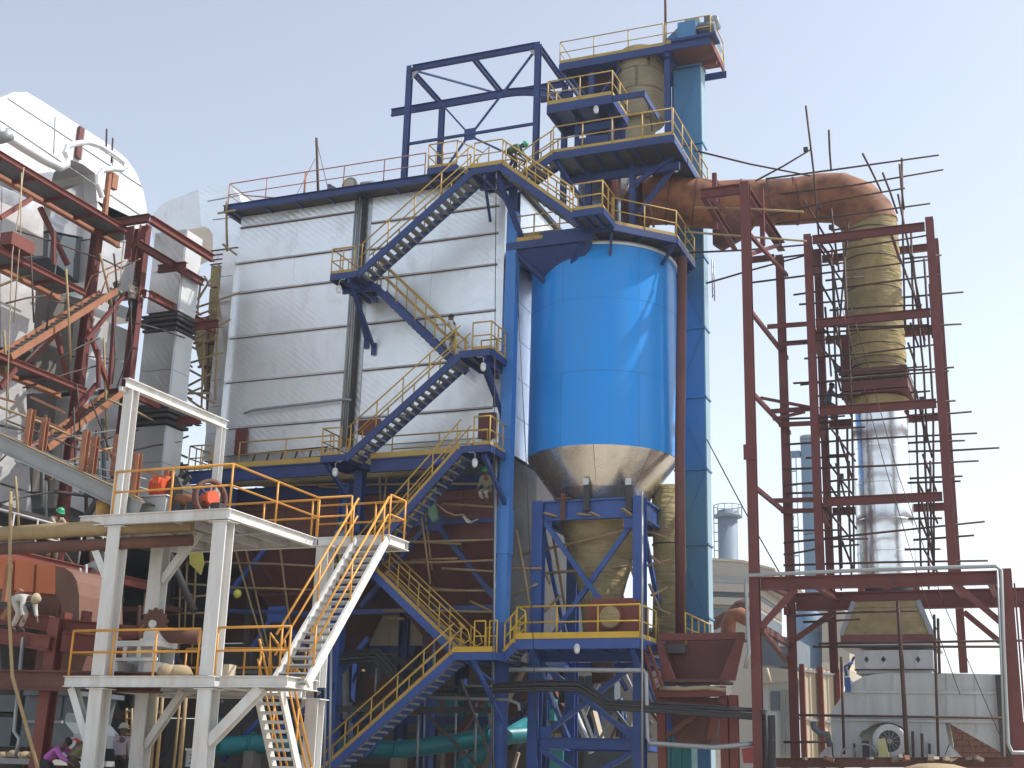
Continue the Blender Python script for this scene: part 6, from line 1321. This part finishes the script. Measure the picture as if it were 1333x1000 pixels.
# upright pipes and frames between stairs and shed
for i,(px,y0,y1,r,m,Y) in enumerate(((424,880,1004,.05,'galv',40.5),(431,845,1004,.05,'galv',40.6),(553,905,1004,.04,'galv',47),(594,900,1004,.05,'galv',47),(620,915,1004,.05,'galv',46),(545,930,1000,.05,'galv',45),(578,920,960,.12,'cream',52),(648,950,1004,.06,'white2',46),(566,830,870,.04,'galv',46),(490,870,905,.04,'galv',45),(456,915,995,.07,'slate',44.2),(213,890,1000,.05,'bamboo',33),(205,905,1000,.05,'bamboo',33.4),(243,895,1000,.06,'bamboo',33.2),(235,905,1000,.04,'bamboo',33.5),(178,930,1000,.05,'rust_d',36))):
    solo('upright_pipe', ['left of two grey pipes behind the white stairs foot','right of two grey pipes behind the white stairs foot','thin grey upright under the lowest landing','grey upright left of the blue foot column','grey upright nearest the blue foot column','grey upright under the lowest flight','stubby cream upright behind the lowest landing','pale upright beside the blue foot column','short grey pipe behind the lowest flight top','short grey pipe behind the tray crank','slate upright behind the blue casing column','bamboo upright behind the white tower, second from left','bamboo upright behind the white tower, leftmost','bamboo upright nearest the notice board','thin bamboo upright behind the white tower','rusty thin upright right of the man in white helmet'][i], 'pipe', tube([P(px,y0,Y), P(px-2 if m != 'bamboo' else px-9,y1,Y)], r, 7), m)
T = Thing('red_post', 'dark red upright column behind the white tower', 'column', P(263,1000,34)); T.part('shaft', ibm(P(268,885,34), P(262,1008,34), .34,.34,(0,1,0)), 'maroon_d'); T.part('base_plate', box(P(258,1009,34)-V((.3,.3,0)), P(266,1009,34)+V((.3,.3,.05))), 'maroon_d')
T = Thing('bamboo_ladder', 'rough bamboo ladder standing behind the white left column', 'ladder', P(169,965,35))
for px in (163.5, 170.5): T.part('rail', tube([P(px+1.5,922,35), P(px,965,35)], .04, 6), 'bamboo')
for i in range(4): T.part('rung', tube([P(163.5+1.3-.3*i,926+10*i,35), P(171.5-.3*i,925+10*i,35)], .03, 5), 'bamboo')
solo('yellow_banner', 'yellow cloth hanging on bamboo behind the white tower', 'cloth', G().prism([P(*q,40) for q in ((246,718),(262,719),(264,733),(260,748),(254,741),(247,734))], (0,.1,0)), 'cloth_y')
solo('yellow_ball', 'small yellow ball float hanging under the upper white deck', 'float', G().lathe(P(309,773,40), [(.01,-.16),(.11,-.11),(.155,0),(.11,.11),(.01,.16)], 14), mat('lime_plastic',(.5,.5,.06),.4))
solo('green_bag', 'green cloth bundle hanging from a bamboo pole under the stairs', 'cloth', G().prism([P(*q,43.4) for q in ((556,650),(564,648),(567,665),(568,675),(562,679),(557,668))], (0,.2,0)), 'cloth_g')
solo('hanging_rope', 'rope looped from the green bundle to a white rag', 'rope', tube([P(*q,43.6) for q in ((567,655),(580,666),(592,671),(603,670),(612,680),(622,676))], .03, 5), 'rope')
solo('white_rag', 'white rag tied on the looped rope', 'cloth', tube([P(*q,43.6) for q in ((603,672),(609,680),(614,681),(608,676))], .045, 5), 'cloth_w')
# ================================================================== DARK BOILER HOUSE ON THE LEFT
T = Thing('boiler_house', 'dark lower boiler house behind the white tower and red frame', 'building', (-45,52,0))
for i in range(16):
    for j in range(4):
        x = -63+2.0*i; z = 3.1*j
        T.part('wall_panel', box((x+.02,48.5+random.uniform(-.05,.05),z+.02),(x+1.98,48.8,z+3.08)), ('dark_wall','rust_d','dark','dark_wall','slate')[(i*2+j*3) % 5])
T.part('floor_slab', box((-63,43.2,6.9),(-31.6,48.4,7.1)), 'rust_d'); T.part('floor_slab', box((-63,44,10.2),(-33,48.4,10.4)), 'dark')
for x in (-32.4,-36,-40,-44,-48): T.part('column', G().ibeam((x,43.4,0),(x,43.4,6.85), .4,.4,(0,1,0)), 'rust_d'); T.part('column', G().ibeam((x,44.2,7.15),(x,44.2,13), .36,.36,(0,1,0)), 'dark')
for z in (3.0, 5.2): T.part('beam', ibm((-63,43.4,z),(-31.6,43.4,z), .2,.34), 'rust_d')
T.part('return_wall', box((-31.5,48.4,0),(-31.2,58,12.3)), 'dark_wall')
T.part('under_floor', box((-46,24,8.9),(XB-.4,48.3,9.15)), 'dark'); T.part('inner_wall', box((-39,24,0),(-38.7,48.3,13.5)), 'dark_wall')
T.part('bottom_hopper', G().prism([(-38,36,9.6),(-34,36,9.6),(-35,36,6.4),(-37,36,6.4)], (0,5,0)), 'alu_dark')
for (a, b, X, mm) in (((0,560),(60,640),-34.5,'alu_l'), ((90,600),(172,690),-34,'alu_l'), ((0,640),(35,700),-34.2,'alu_l')):
    T.part('clad_box', G().prism([PX(a[0],a[1],X),PX(b[0],a[1]+(b[0]-a[0])*.4,X),PX(b[0],b[1],X),PX(a[0],b[1]-12,X)], (-2,0,0)), mm)
T.part('window', box(P(116,613,40.2), P(131,592,40.2)+V((0,.1,0))), 'dark'); 
for px in (120,126): T.part('window_bar', box(P(px,613,40.1), P(px+1,592,40.1)+V((0,.05,0))), 'galv')
for py in (598,606): T.part('window_bar', box(P(116,py+1,40.1), P(131,py,40.1)+V((0,.05,0))), 'galv')
T.part('steel_strut', bar(P(100,690,37), P(135,640,37), .18,.18), 'dark'); T.part('steel_strut', bar(P(80,570,36), P(110,530,36), .18,.18), 'maroon')
for a, b in (((95,750),(95,830)), ((104,740),(106,812)), ((112,735),(112,800))): T.part('drop_pipe', tube([P(*a,33), P(*b,33)], .05, 6), 'galv')
T.part('grey_gusset', G().prism([P(*q,34.5) for q in ((112,735),(138,722),(142,742),(110,748))], (0,.1,0)), 'alu_dark')
# ================================================================== FAR BACKGROUND
T = Thing('works_building', 'pale far works building with stepped roof behind the red rack', 'building', P(960,850,120))
def far(name, cs, Y, d, m): T.part(name, G().prism([P(*c,Y) for c in cs], (0,d,0)), m)
far('upper_block', ((905,727),(967,731),(1008,742),(1008,766),(905,752)), 121, 14, 'concrete'); far('roof_edge', ((905,725),(967,729),(1009,740),(1009,743),(967,732),(905,728)), 120.8, 15, 'cream')
for i,(y0, y1, m) in enumerate(((753,758,'grey'),(758,769,'concrete'),(769,776,'slate'),(776,786,'concrete'),(786,791,'cream'),(791,805,'slate'),(805,830,'concrete'))): far('storey_band', ((900,y0),(985,y0+3),(985,y1+2.6),(900,y1-.4)), 120-(i%2)*.6, 12, m)
far('lower_block', ((900,832),(1060,842),(1060,1000),(900,1000)), 118, 10, 'concrete')
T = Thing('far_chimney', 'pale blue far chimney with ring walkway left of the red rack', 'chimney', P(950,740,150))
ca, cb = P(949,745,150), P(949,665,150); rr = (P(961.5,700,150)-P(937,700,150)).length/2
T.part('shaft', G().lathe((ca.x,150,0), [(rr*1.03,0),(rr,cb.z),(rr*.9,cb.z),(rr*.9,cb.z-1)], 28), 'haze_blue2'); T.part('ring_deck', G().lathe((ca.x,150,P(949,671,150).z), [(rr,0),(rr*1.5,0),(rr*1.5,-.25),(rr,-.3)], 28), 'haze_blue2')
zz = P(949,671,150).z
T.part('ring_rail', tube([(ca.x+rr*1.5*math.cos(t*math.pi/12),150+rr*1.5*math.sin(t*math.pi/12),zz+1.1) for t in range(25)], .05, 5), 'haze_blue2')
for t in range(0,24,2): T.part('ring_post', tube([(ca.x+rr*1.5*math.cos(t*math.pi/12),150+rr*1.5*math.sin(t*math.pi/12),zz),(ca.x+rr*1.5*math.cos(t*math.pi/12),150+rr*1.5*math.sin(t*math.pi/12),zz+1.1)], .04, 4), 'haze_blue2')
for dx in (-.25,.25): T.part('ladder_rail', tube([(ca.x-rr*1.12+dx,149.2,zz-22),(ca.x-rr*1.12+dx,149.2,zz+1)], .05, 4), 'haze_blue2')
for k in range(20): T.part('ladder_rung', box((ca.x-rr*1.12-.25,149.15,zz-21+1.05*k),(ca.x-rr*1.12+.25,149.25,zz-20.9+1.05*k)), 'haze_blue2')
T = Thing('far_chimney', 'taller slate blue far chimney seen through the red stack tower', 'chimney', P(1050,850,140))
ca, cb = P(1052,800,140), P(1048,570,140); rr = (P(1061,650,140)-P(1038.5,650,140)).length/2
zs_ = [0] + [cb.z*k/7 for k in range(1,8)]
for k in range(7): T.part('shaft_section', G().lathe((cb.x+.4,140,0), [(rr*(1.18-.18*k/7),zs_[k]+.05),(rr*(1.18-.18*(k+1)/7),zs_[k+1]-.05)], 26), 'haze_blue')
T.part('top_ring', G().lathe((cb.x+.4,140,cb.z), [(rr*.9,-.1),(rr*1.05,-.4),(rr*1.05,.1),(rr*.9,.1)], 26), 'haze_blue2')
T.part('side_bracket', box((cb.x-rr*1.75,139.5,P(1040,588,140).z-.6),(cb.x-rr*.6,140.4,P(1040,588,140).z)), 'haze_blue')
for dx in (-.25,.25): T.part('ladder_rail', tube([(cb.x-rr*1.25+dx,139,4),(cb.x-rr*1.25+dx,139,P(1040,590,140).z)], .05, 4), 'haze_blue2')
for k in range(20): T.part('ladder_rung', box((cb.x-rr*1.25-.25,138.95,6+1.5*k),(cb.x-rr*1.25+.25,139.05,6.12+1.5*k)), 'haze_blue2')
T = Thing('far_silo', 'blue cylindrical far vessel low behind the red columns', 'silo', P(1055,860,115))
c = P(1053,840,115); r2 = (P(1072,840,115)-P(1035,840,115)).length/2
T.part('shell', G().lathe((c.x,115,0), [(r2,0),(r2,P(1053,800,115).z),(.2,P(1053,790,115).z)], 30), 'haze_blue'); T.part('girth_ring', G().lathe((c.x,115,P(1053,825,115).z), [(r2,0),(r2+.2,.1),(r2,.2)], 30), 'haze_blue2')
T = Thing('brick_tower', 'tan far tower block right of the blue vessel', 'building', P(1090,870,112)); far('block', ((1070,790),(1106,797),(1106,885),(1070,885)), 112, 8, 'concrete'); far('block_band', ((1070,862),(1106,863),(1106,872),(1070,872)), 111.9, 8, 'cream')
T = Thing('grey_shed', 'grey sheet shed with tan roof between the red columns', 'shed', P(1010,960,70))
far('wall', ((985,888),(1040,885),(1040,990),(985,990)), 70, 8, 'white2'); far('roof', ((990,868),(1034,872),(1040,886),(985,890)), 69.6, 9, 'concrete'); far('upper_wall', ((985,826),(1034,830),(1034,868),(985,866)), 73, 5, 'slate')
far('window', ((1013,829),(1026,830),(1026,842),(1013,841)), 72.9, .1, 'white2'); far('door', ((1003,900),(1015,900),(1015,925),(1003,925)), 69.9, .1, 'slate')
for px in (1016,1020,1024,1028): far('rib', ((px,898),(px+1.2,898),(px+1.2,985),(px,985)), 69.85, .1, 'grey')
solo('shed_strut', 'pale strut leaning on the grey shed roof', 'strut', tube([P(998,870,68),P(1003,888,68)], .08, 5), 'cream')
T = Thing('red_sheeting', 'small red corrugated sheet behind the chute legs', 'sheet', P(972,990,55))
for i in range(6): T.part('sheet_rib', G().prism([P(965+2.6*i,975-.5*i,55), P(967.4+2.6*i,974.5-.5*i,55), P(970+2.4*i,993,55), P(968+2.4*i,994,55)], (0,.05,0)), mat('red_sheet',(.5,.09,.08),.5) if i == 0 else bpy.data.materials['red_sheet'])
# pale clutter seen through the tower legs
solo('back_wall', 'pale plastered back wall seen through the legs of the blue tower', 'wall', box((-19,60.2-2.6,0),(P(890,950,57.6).x,60.4-2.6,6.4)), 'concrete')
pal = ['dark','rust_d','white2','navy','slate','cream','dark','grey','navy2','rust']
for k in range(46):
    px = random.uniform(672, 845); py = random.uniform(850, 1000); Y = random.uniform(49.5, 56)
    a = P(px,py,Y); b = P(px+random.uniform(-30,30),py+random.choice((-1,1))*random.uniform(25,75),Y+random.uniform(-.5,.5)); 
    if b.z < .1: b.z = .1
    if a.z < .1: a.z = .1
    if k == 0: TC = Thing('pipework', 'tangle of struts and pipes behind the legs of the blue tower', 'pipework', (-15,52,0))
    TC.part('strut' if k % 2 else 'pipe', tube([a,b], random.uniform(.05,.16), 7) if k % 2 == 0 else bar(a,b,random.uniform(.1,.3),random.uniform(.08,.2)), pal[k % 10])
for k in range(60):
    px = random.uniform(275, 650); py = random.uniform(800, 1000); Y = random.uniform(46.5, 56)
    a = P(px,py,Y); b = P(px+random.choice((random.uniform(-70,70),random.uniform(-8,8))),py+random.choice((0,1,-1))*random.uniform(10,80),Y+random.uniform(-.5,.5))
    a.z = max(.1,a.z); b.z = max(.12,b.z)
    if k == 0: TC = Thing('pipework', 'tangle of pipes, struts and trays in the dark under the hoppers', 'pipework', (-24,50,0))
    TC.part('strut' if k % 3 else 'pipe', tube([a,b], random.uniform(.05,.18), 7) if k % 3 == 0 else bar(a,b,random.uniform(.08,.3),random.uniform(.08,.25)), ['dark','rust_d','slate','bamboo','dark','navy','grey','maroon_d'][k % 8])
for k in range(50):
    px = random.uniform(-5, 285); py = random.uniform(690, 990); Y = random.uniform(35, 46)
    a = P(px,py,Y); b = P(px+random.choice((random.uniform(-60,60),random.uniform(-6,6))),py+random.choice((0,1,-1))*random.uniform(10,90),Y+random.uniform(-.5,.5))
    a.z = max(.1,a.z); b.z = max(.12,b.z)
    if k == 0: TC = Thing('pipework', 'tangle of dark steel, pipes and bamboo behind the white tower', 'pipework', (-32,40,0))
    TC.part('strut' if k % 3 else 'pipe', tube([a,b], random.uniform(.04,.14), 7) if k % 3 == 0 else bar(a,b,random.uniform(.08,.3),random.uniform(.08,.25)), ['dark','rust_d','bamboo','slate','maroon_d','galv','dark','rust_d'][k % 8])
# two rust bulkheads seen low between tower and hoppers
for i,(px0,px1,py0,py1,Y,m,l) in enumerate(((480,560,800,850,50,'cream','pale duct box in the dark behind the casing column'),(596,650,905,985,56.5,'cream','pale ribbed wall sheet behind the blue foot column'),(740,800,880,930,54,'slate','slate green tank box behind the tower bracing'),(760,835,965,1000,52,'slate','slate duct box at the bottom behind the tower'),(690,740,955,1000,55,'cream','pale box low behind the left tower leg'),(858,900,960,1003,44.5,'teal','dull teal drum box behind the chute legs'))):
    a, b = P(px0,py1,Y), P(px1,py0,Y); g = box((a.x,Y,max(0,a.z)),(b.x,Y+.8,b.z)); 
    for t in (.33,.66): x = a.x+(b.x-a.x)*t; g.box((x-.04,Y-.06,max(0,a.z)),(x+.04,Y-.001,b.z))
    solo('duct_box', l, 'box', g, m)
# ================================================================== PEOPLE
def skinmesh(name, joints, edges, m, root=0, sub=2):
    me = bpy.data.meshes.new(name); me.from_pydata([V(j[:3]) for j in joints], edges, []); me.materials.append(m)
    o = bpy.data.objects.new(name, me); C.objects.link(o)
    me.skin_vertices or None
    o.modifiers.new('skin', 'SKIN'); 
    for i, j in enumerate(joints):
        sv = me.skin_vertices[0].data[i]; sv.radius = (j[3], j[4] if len(j) > 4 else j[3]); sv.use_root = (i == root)
    if sub:
        s = o.modifiers.new('subdivision', 'SUBSURF'); s.levels = sub; s.render_levels = sub
    for p in me.polygons: p.use_smooth = True
    o.modifiers['skin'].use_smooth_shade = True
    return o
def cmat(name, col):
    return bpy.data.materials.get(name) or mat(name, col, .85, 0, tuple(c*.6 for c in col), .4, 9, bump=.5, bscale=12)
def person(label, foot, face, J, shirt, trousers, head=None, helmet=None, sleeves=1.0):
    """J: joint positions in body axes (x forward, y left, z up from the feet), for a 1.70 m adult"""
    T = Thing('person', label, 'person', foot)
    fx, fy = math.cos(face), math.sin(face)
    W = lambda p: V((p[0]*fx - p[1]*fy, p[0]*fy + p[1]*fx, p[2]))
    pts = ['pelvis','waist','chest','neck','head','crown']
    j = []; idx = {}
    rad = {'pelvis':(.13,.11),'waist':(.125,.095),'chest':(.15,.105),'neck':(.055,.055),'head':(.088,.10),'crown':(.075,.085)}
    for k in pts: idx[k] = len(j); j.append((*W(J[k]), *rad[k]))
    e = [(0,1),(1,2),(2,3),(3,4),(4,5)]
    for s in 'lr':
        for k, r in (('hip',.085),('knee',.058),('ankle',.042),('toe',.03),('shoulder',.058),('elbow',.042),('wrist',.028),('palm',.034)):
            idx[k+s] = len(j); j.append((*W(J[k+s]), r))
        e += [(idx['pelvis'],idx['hip'+s]),(idx['hip'+s],idx['knee'+s]),(idx['knee'+s],idx['ankle'+s]),(idx['ankle'+s],idx['toe'+s]),
              (idx['chest'],idx['shoulder'+s]),(idx['shoulder'+s],idx['elbow'+s]),(idx['elbow'+s],idx['wrist'+s]),(idx['wrist'+s],idx['palm'+s])]
        wr, pa = V(J['wrist'+s]), V(J['palm'+s]); d = (pa-wr).normalized(); sd_ = d.cross(V((0,0,1)) if abs(d.z) < .9 else V((1,0,0))).normalized(); nn = d.cross(sd_)
        for q, (o_, L, dn) in enumerate(((-.030,.068,.01),(-.010,.080,.014),(.010,.075,.016),(.030,.058,.018))):
            a = pa + d*.03 + sd_*o_; b = a + d*L*.55 + nn*dn*.6; c = b + d*L*.4 + nn*dn*1.6
            i0 = len(j); j += [(*W(a),.011),(*W(b),.009),(*W(c),.007)]; e += [(idx['palm'+s],i0),(i0,i0+1),(i0+1,i0+2)]
        a = wr + d*.03 - sd_*.035 + nn*.01; b = a + d*.035 - sd_*.02 + nn*.015
        i0 = len(j); j += [(*W(a),.013),(*W(b),.010)]; e += [(idx['wrist'+s],i0),(i0,i0+1)]
    hd = V(J['head']); up = (V(J['crown'])-hd).normalized(); fw = V(J.get('look',(1,0,0))); fw = (fw - up*fw.dot(up)).normalized(); lf = up.cross(fw)
    body = skinmesh('body', j, e, SKIN, 0); body.parent = T.o
    def small(name, g, m, par=body): 
        o = T.part(name, g, m, parent=par); return o
    L = lambda p: T.loc + W(p)
    g = G()
    g.tube([L(hd+fw*.09+up*.035), L(hd+fw*.125-up*.012), L(hd+fw*.095-up*.02)], [.012,.02,.012], 6); small('nose', g, SKIN)
    for s in (-1,1):
        small('ear', G().tube([L(hd+lf*s*.085+up*.03), L(hd+lf*s*.10), L(hd+lf*s*.085-up*.035)], [.014,.02,.012], 6), SKIN)
        small('eye', G().tube([L(hd+fw*.092+lf*s*.035+up*.03), L(hd+fw*.103+lf*s*.033+up*.03)], [.013,.009], 6), HAIR)
    small('mouth', G().tube([L(hd+fw*.095+lf*.025-up*.052), L(hd+fw*.106-up*.054), L(hd+fw*.095-lf*.025-up*.052)], .008, 5), 'maroon_d')
    c = hd + up*.07 - fw*.01
    def dome(r0, h, m, name, brim=0):
        pr = [(r0,-.02),(r0*1.0,.0),(r0*.94,h*.45),(r0*.7,h*.8),(r0*.35,h*.97),(.004,h)]
        if brim: pr = [(r0*.9,-.02),(r0+brim,-.02),(r0+brim,-.005)] + pr[1:]
        t = G().lathe((0,0,0), pr, 16); Rm = Matrix((fw,lf,up)).transposed()
        t.v = [L(c + Rm @ p) for p in t.v]; return small(name, t, m)
    if helmet: dome(.125, .13, helmet, 'helmet', .03)
    else: dome(.108, .085, HAIR, 'hair')
    tj = []; te = []
    def tadd(p, *r): tj.append((*W(p), *r)); return len(tj)-1
    sm_ = cmat(*shirt); tm_ = cmat(*trousers)
    pv, ws, ch = V(J['pelvis']), V(J['waist']), V(J['chest'])
    a = tadd(pv + (ws-pv)*.15, .165, .135); b = tadd(ws, .158, .125); c_ = tadd(ch, .175, .130); d = tadd(ch + (V(J['neck'])-ch)*.75, .085, .08); te += [(a,b),(b,c_),(c_,d)]
    for s in 'lr':
        s0 = tadd(J['shoulder'+s], .080); s1 = tadd(J['elbow'+s], .062); te += [(c_,s0),(s0,s1)]
        if sleeves > .6: s2 = tadd(V(J['elbow'+s]).lerp(V(J['wrist'+s]), .9), .045); te.append((s1,s2))
    o = skinmesh('shirt', tj, te, sm_, 1); o.parent = T.o
    tj = []; te = []
    a = tadd(ws*.45 + pv*.55, .150, .125); b = tadd(pv, .160, .135); te.append((a,b))
    for s in 'lr':
        h0 = tadd(J['hip'+s], .108); k0 = tadd(J['knee'+s], .080); n0 = tadd(V(J['knee'+s]).lerp(V(J['ankle'+s]), .92), .064); te += [(b,h0),(h0,k0),(k0,n0)]
    o = skinmesh('trousers', tj, te, tm_, 1); o.parent = T.o
    for s in 'lr':
        an, to = V(J['ankle'+s]), V(J['toe'+s]); dv = (to-an); dv.z = 0; dv = dv.normalized() if dv.length > .01 else V((1,0,0))
        z = min(an.z, to.z) - .05
        T.part('shoe', G().tube([L((an.x-dv.x*.06, an.y-dv.y*.06, z+.05)), L((an.x+dv.x*.05, an.y+dv.y*.05, z+.05)), L((an.x+dv.x*.17, an.y+dv.y*.17, z+.035))], [.045,.05,.03], 8), 'dark')
    return T
def stand(lean=0, tw=0, head=0, arms=((.0,.0),(.0,.0)), step=0, crouch=0):
    """lean: forward bend of the trunk (rad); arms: (forward swing, elbow bend) for l, r; step: stride; crouch: knee bend"""
    J = {}; hz_ = .90 - crouch; sl, cl_ = math.sin(lean), math.cos(lean)
    J['pelvis'] = (-.10*sl - crouch*.35, 0, hz_); P0 = V(J['pelvis'])
    ax = lambda d, y=0: P0 + V((sl*d, y, cl_*d))
    J['waist'] = ax(.17); J['chest'] = ax(.36)
    hl = lean + head; n0 = ax(.52); J['neck'] = n0; hv = V((math.sin(hl),0,math.cos(hl)))
    J['head'] = n0 + hv*.13; J['crown'] = n0 + hv*.22; J['look'] = (math.cos(hl),0,-math.sin(hl))
    for s, sg, a in (('l',1,arms[0]),('r',-1,arms[1])):
        J['hip'+s] = P0 + V((0,.09*sg,-.02)); st = step*sg
        an = V((.0+st*.30, .10*sg, .085 + max(0,st)*0.0)); J['ankle'+s] = an; J['toe'+s] = an + V((.15,.02*sg,-.05))
        kn = (V(J['hip'+s])+an)/2; d = (V(J['hip'+s])-an).length; b = math.sqrt(max(0, .44*.44 - (d/2)**2)); J['knee'+s] = kn + V((b+.02, .02*sg, 0))
        sh = ax(.46, .19*sg); J['shoulder'+s] = sh; sw, eb = a
        u = V((math.sin(sw),.12*sg,-math.cos(sw))).normalized(); el = sh + u*.29; J['elbow'+s] = el
        f = V((math.sin(sw+eb),-.05*sg,-math.cos(sw+eb))).normalized(); J['wrist'+s] = el + f*.25; J['palm'+s] = el + f*.31
    return J
def raise_foot(J, s, dz, dx=.12):
    for k in ('ankle','toe'): v = V(J[k+s]); J[k+s] = v + V((dx,0,dz))
    h, a = V(J['hip'+s]), V(J['ankle'+s]); d = min((h-a).length,.87); b = math.sqrt(max(0,.44*.44-(d/2)**2)); J['knee'+s] = (h+a)/2 + V((b+.03,0,.05))
    return J
HG = mat('green_helmet', (.03,.36,.16), .35); HW = mat('white_helmet', (.75,.75,.75), .3)
pi = math.pi
f = P(588,443,43.1); f.z = zL2 + (P(588,443,43.1).z - zL2) 
xx = P(590,440,43.1).x; fz_ = zL2 + (zL1-.05-zL2)*(xx-a2.x)/(b2.x-a2.x)
person('man in white shirt and grey trousers climbing the stairs with a hand on the rail', (xx,43.1,fz_-.05), pi, raise_foot(stand(.18,0,.1,((1.25,.3),(.4,.4)),.3),'l',.22), ('white_shirt',(.62,.61,.58)), ('grey_trousers',(.23,.22,.20)))
p = P(664,222,42.3); person('worker in green helmet bending over on the topmost stair landing', (p.x,42.3,zTop), 0, stand(1.25,0,.1,((.5,.3),(.3,.2)),.15,.05), ('green_shirt',(.10,.20,.13)), ('dark_trousers',(.03,.025,.025)), helmet=HG)
p = PX(148,386,XB-.55); person('worker in grey green shirt squatting on the red frame walkway', (XB-.55,p.y,FL[1]+.02), -.6, stand(.5,0,.3,((.9,.6),(.8,.7)),.1,.38), ('sage_shirt',(.26,.27,.20)), ('sage_trousers',(.22,.21,.17)), helmet=mat('dark_helmet',(.06,.07,.04),.4))
p = PX(171,400,XB-.45); person('worker in pale shirt and dark trousers standing on the red frame walkway', (XB-.45,p.y,FL[1]+.02), -.4, stand(.15,0,.2,((.4,.5),(.5,.6)),.1), ('pale_shirt',(.52,.46,.40)), ('black_trousers',(.02,.02,.022)))
p = P(20,822,28.2); person('man in white shirt bent double over the red beams at the far left', (p.x,28.2,p.z), -.1, stand(1.55,0,.25,((.15,.3),(.1,.2)),.1,.04), ('white_shirt',(.62,.61,.58)), ('cream_trousers',(.52,.48,.42)), helmet=mat('cream_cap',(.5,.42,.28),.8))
p = PX(70,690,-29.0); person('worker in green helmet and yellow harness leaning on the white railing', (-29.0,p.y,ra.z), -.3, stand(.35,0,.3,((.7,.5),(.8,.4)),.1), ('tan_shirt',(.40,.33,.25)), ('mustard_trousers',(.30,.22,.05)), helmet=HG)
p = P(62,1004,27.6); person('man in magenta shirt stooping at the bottom left', (p.x,27.6,0.30), .2, stand(.85,0,.1,((.9,.3),(.7,.4)),.15,.04), ('magenta_shirt',(.45,.12,.42)), ('dark_trousers',(.03,.025,.025)))
p = P(95,1004,27.8); person('man in khaki shirt stooping beside the striped bundle', (p.x,27.8,0.36), 1.3, stand(.65,0,.55,((.7,.3),(.6,.3)),.1,.05), ('khaki_shirt',(.22,.19,.10)), ('brown_trousers',(.08,.06,.045)))
p = P(155,1004,29.5); person('man in white helmet and lavender shirt seen from behind', (p.x,29.5,0.42), pi/2+.15, stand(.02,0,.05,((.25,1.2),(.05,.15)),.08), ('lavender_shirt',(.50,.44,.52)), ('dark_trousers',(.03,.025,.025)), helmet=HW)
p = P(1083,548,47); person('worker in dark blue grey clothes sitting on the scaffold by the stack', (p.x,47,P(1083,545,47).z), .3, stand(.25,0,.1,((1.2,.3),(.6,.8)),.1,.34), ('slate_shirt',(.09,.10,.13)), ('rust_trousers',(.10,.05,.045)))
xx = P(444,700,42.3).x; person('worker in green helmet and blue shirt standing behind the white stair head', (xx,42.3,zL4+.02), -pi/2, stand(.05,0,.2,((.2,.4),(.1,.4)),.05), ('blue_grey_shirt',(.20,.27,.38)), ('grey_trousers',(.23,.22,.20)), helmet=HG)
xx = P(498,665,42.1).x; fz_ = zL4 + (zL3-zL4)*(xx-X4)/(xa4-X4); person('worker in grey shirt climbing the stairs behind the white stair head', (xx,42.1,fz_-.1), 0, raise_foot(stand(.3,0,.1,((.9,.4),(.3,.4)),.3),'l',.2), ('grey_shirt',(.30,.29,.28)), ('dark_trousers',(.03,.025,.025)))
xx = P(570,600,42.15).x; fz_ = zL4 + (zL3-zL4)*(xx-X4)/(xa4-X4); person('worker in bright blue shirt stooping near the top of the covered stair flight', (xx,42.1,fz_-.15), 0, stand(1.3,0,.2,((.4,.2),(.3,.2)),.15,.1), ('bright_blue_shirt',(.05,.10,.42)), ('dark_trousers',(.03,.025,.025)))
p = P(632,652,43.3); person('worker in green helmet and pale vest crouching on bamboo below the stair landing', (p.x,43.3,P(632,653,43.3).z), -pi/2, stand(.35,0,.35,((.3,.5),(.3,.5)),.05,.40), ('olive_shirt',(.30,.30,.20)), ('pale_trousers',(.40,.38,.34)), helmet=HG)
# striped bundle and litter near the men
g = G(); n = 16
cc = P(106,978,28.6)
T = Thing('striped_bundle', 'white cloth bundle with red stripes among the men at bottom left', 'bundle', (cc.x,28.6,.9))
prof = [(-.9,.28,.0),(-.6,.42,.1),(-.2,.45,.12),(.2,.44,.02),(.6,.40,-.12),(.9,.26,-.35)]
for i in range(5):
    for k in range(20):
        a0, a1__ = 2*math.pi*k/20, 2*math.pi*(k+1)/20
        vs = []
        for (x, r, z) in (prof[i], prof[i+1]):
            for t in (a0, a1__): vs.append(cc + .62*V((x, .7*r*math.cos(t), z + r*math.sin(t) + .05*math.sin(4*t+x*7))))
        T.part('stripe', G().add(vs, [(0,1,3,2)], True), mat('stripe_red',(.60,.06,.06),.8) if (k == 1 and i == 0) else (bpy.data.materials['stripe_red'] if k % 3 == 1 and (i+k) % 5 else 'cloth_w'))
g = G()
setting('raised_floor', box((-40,25.5,.0),(-14,33,.28)), 'dirt')
# ================================================================== HAZE
zmax = max((o.matrix_world.translation.z if False else 0) for o in [cam]) 
bpy.context.view_layer.update()
top = 0
for o in C.objects:
    if o.type == 'MESH':
        for c_ in o.bound_box:
            top = max(top, (o.matrix_world @ V(c_)).z)
g = box((-780,-80,-1.0),(780,1500,top+1.5))
hm = bpy.data.materials.new('haze_air'); hm.use_nodes = True; n = hm.node_tree.nodes
for x_ in list(n):
    if x_.type == 'BSDF_PRINCIPLED': n.remove(x_)
pv_ = n.new('ShaderNodeVolumePrincipled'); pv_.inputs['Color'].default_value = (.86,.92,1.0,1); pv_.inputs['Density'].default_value = HAZE
pv_.inputs['Anisotropy'].default_value = 0.3
hm.node_tree.links.new(pv_.outputs[0], n['Material Output'].inputs['Volume'])
M['haze'] = hm
setting('haze', g, 'haze', 'stuff')
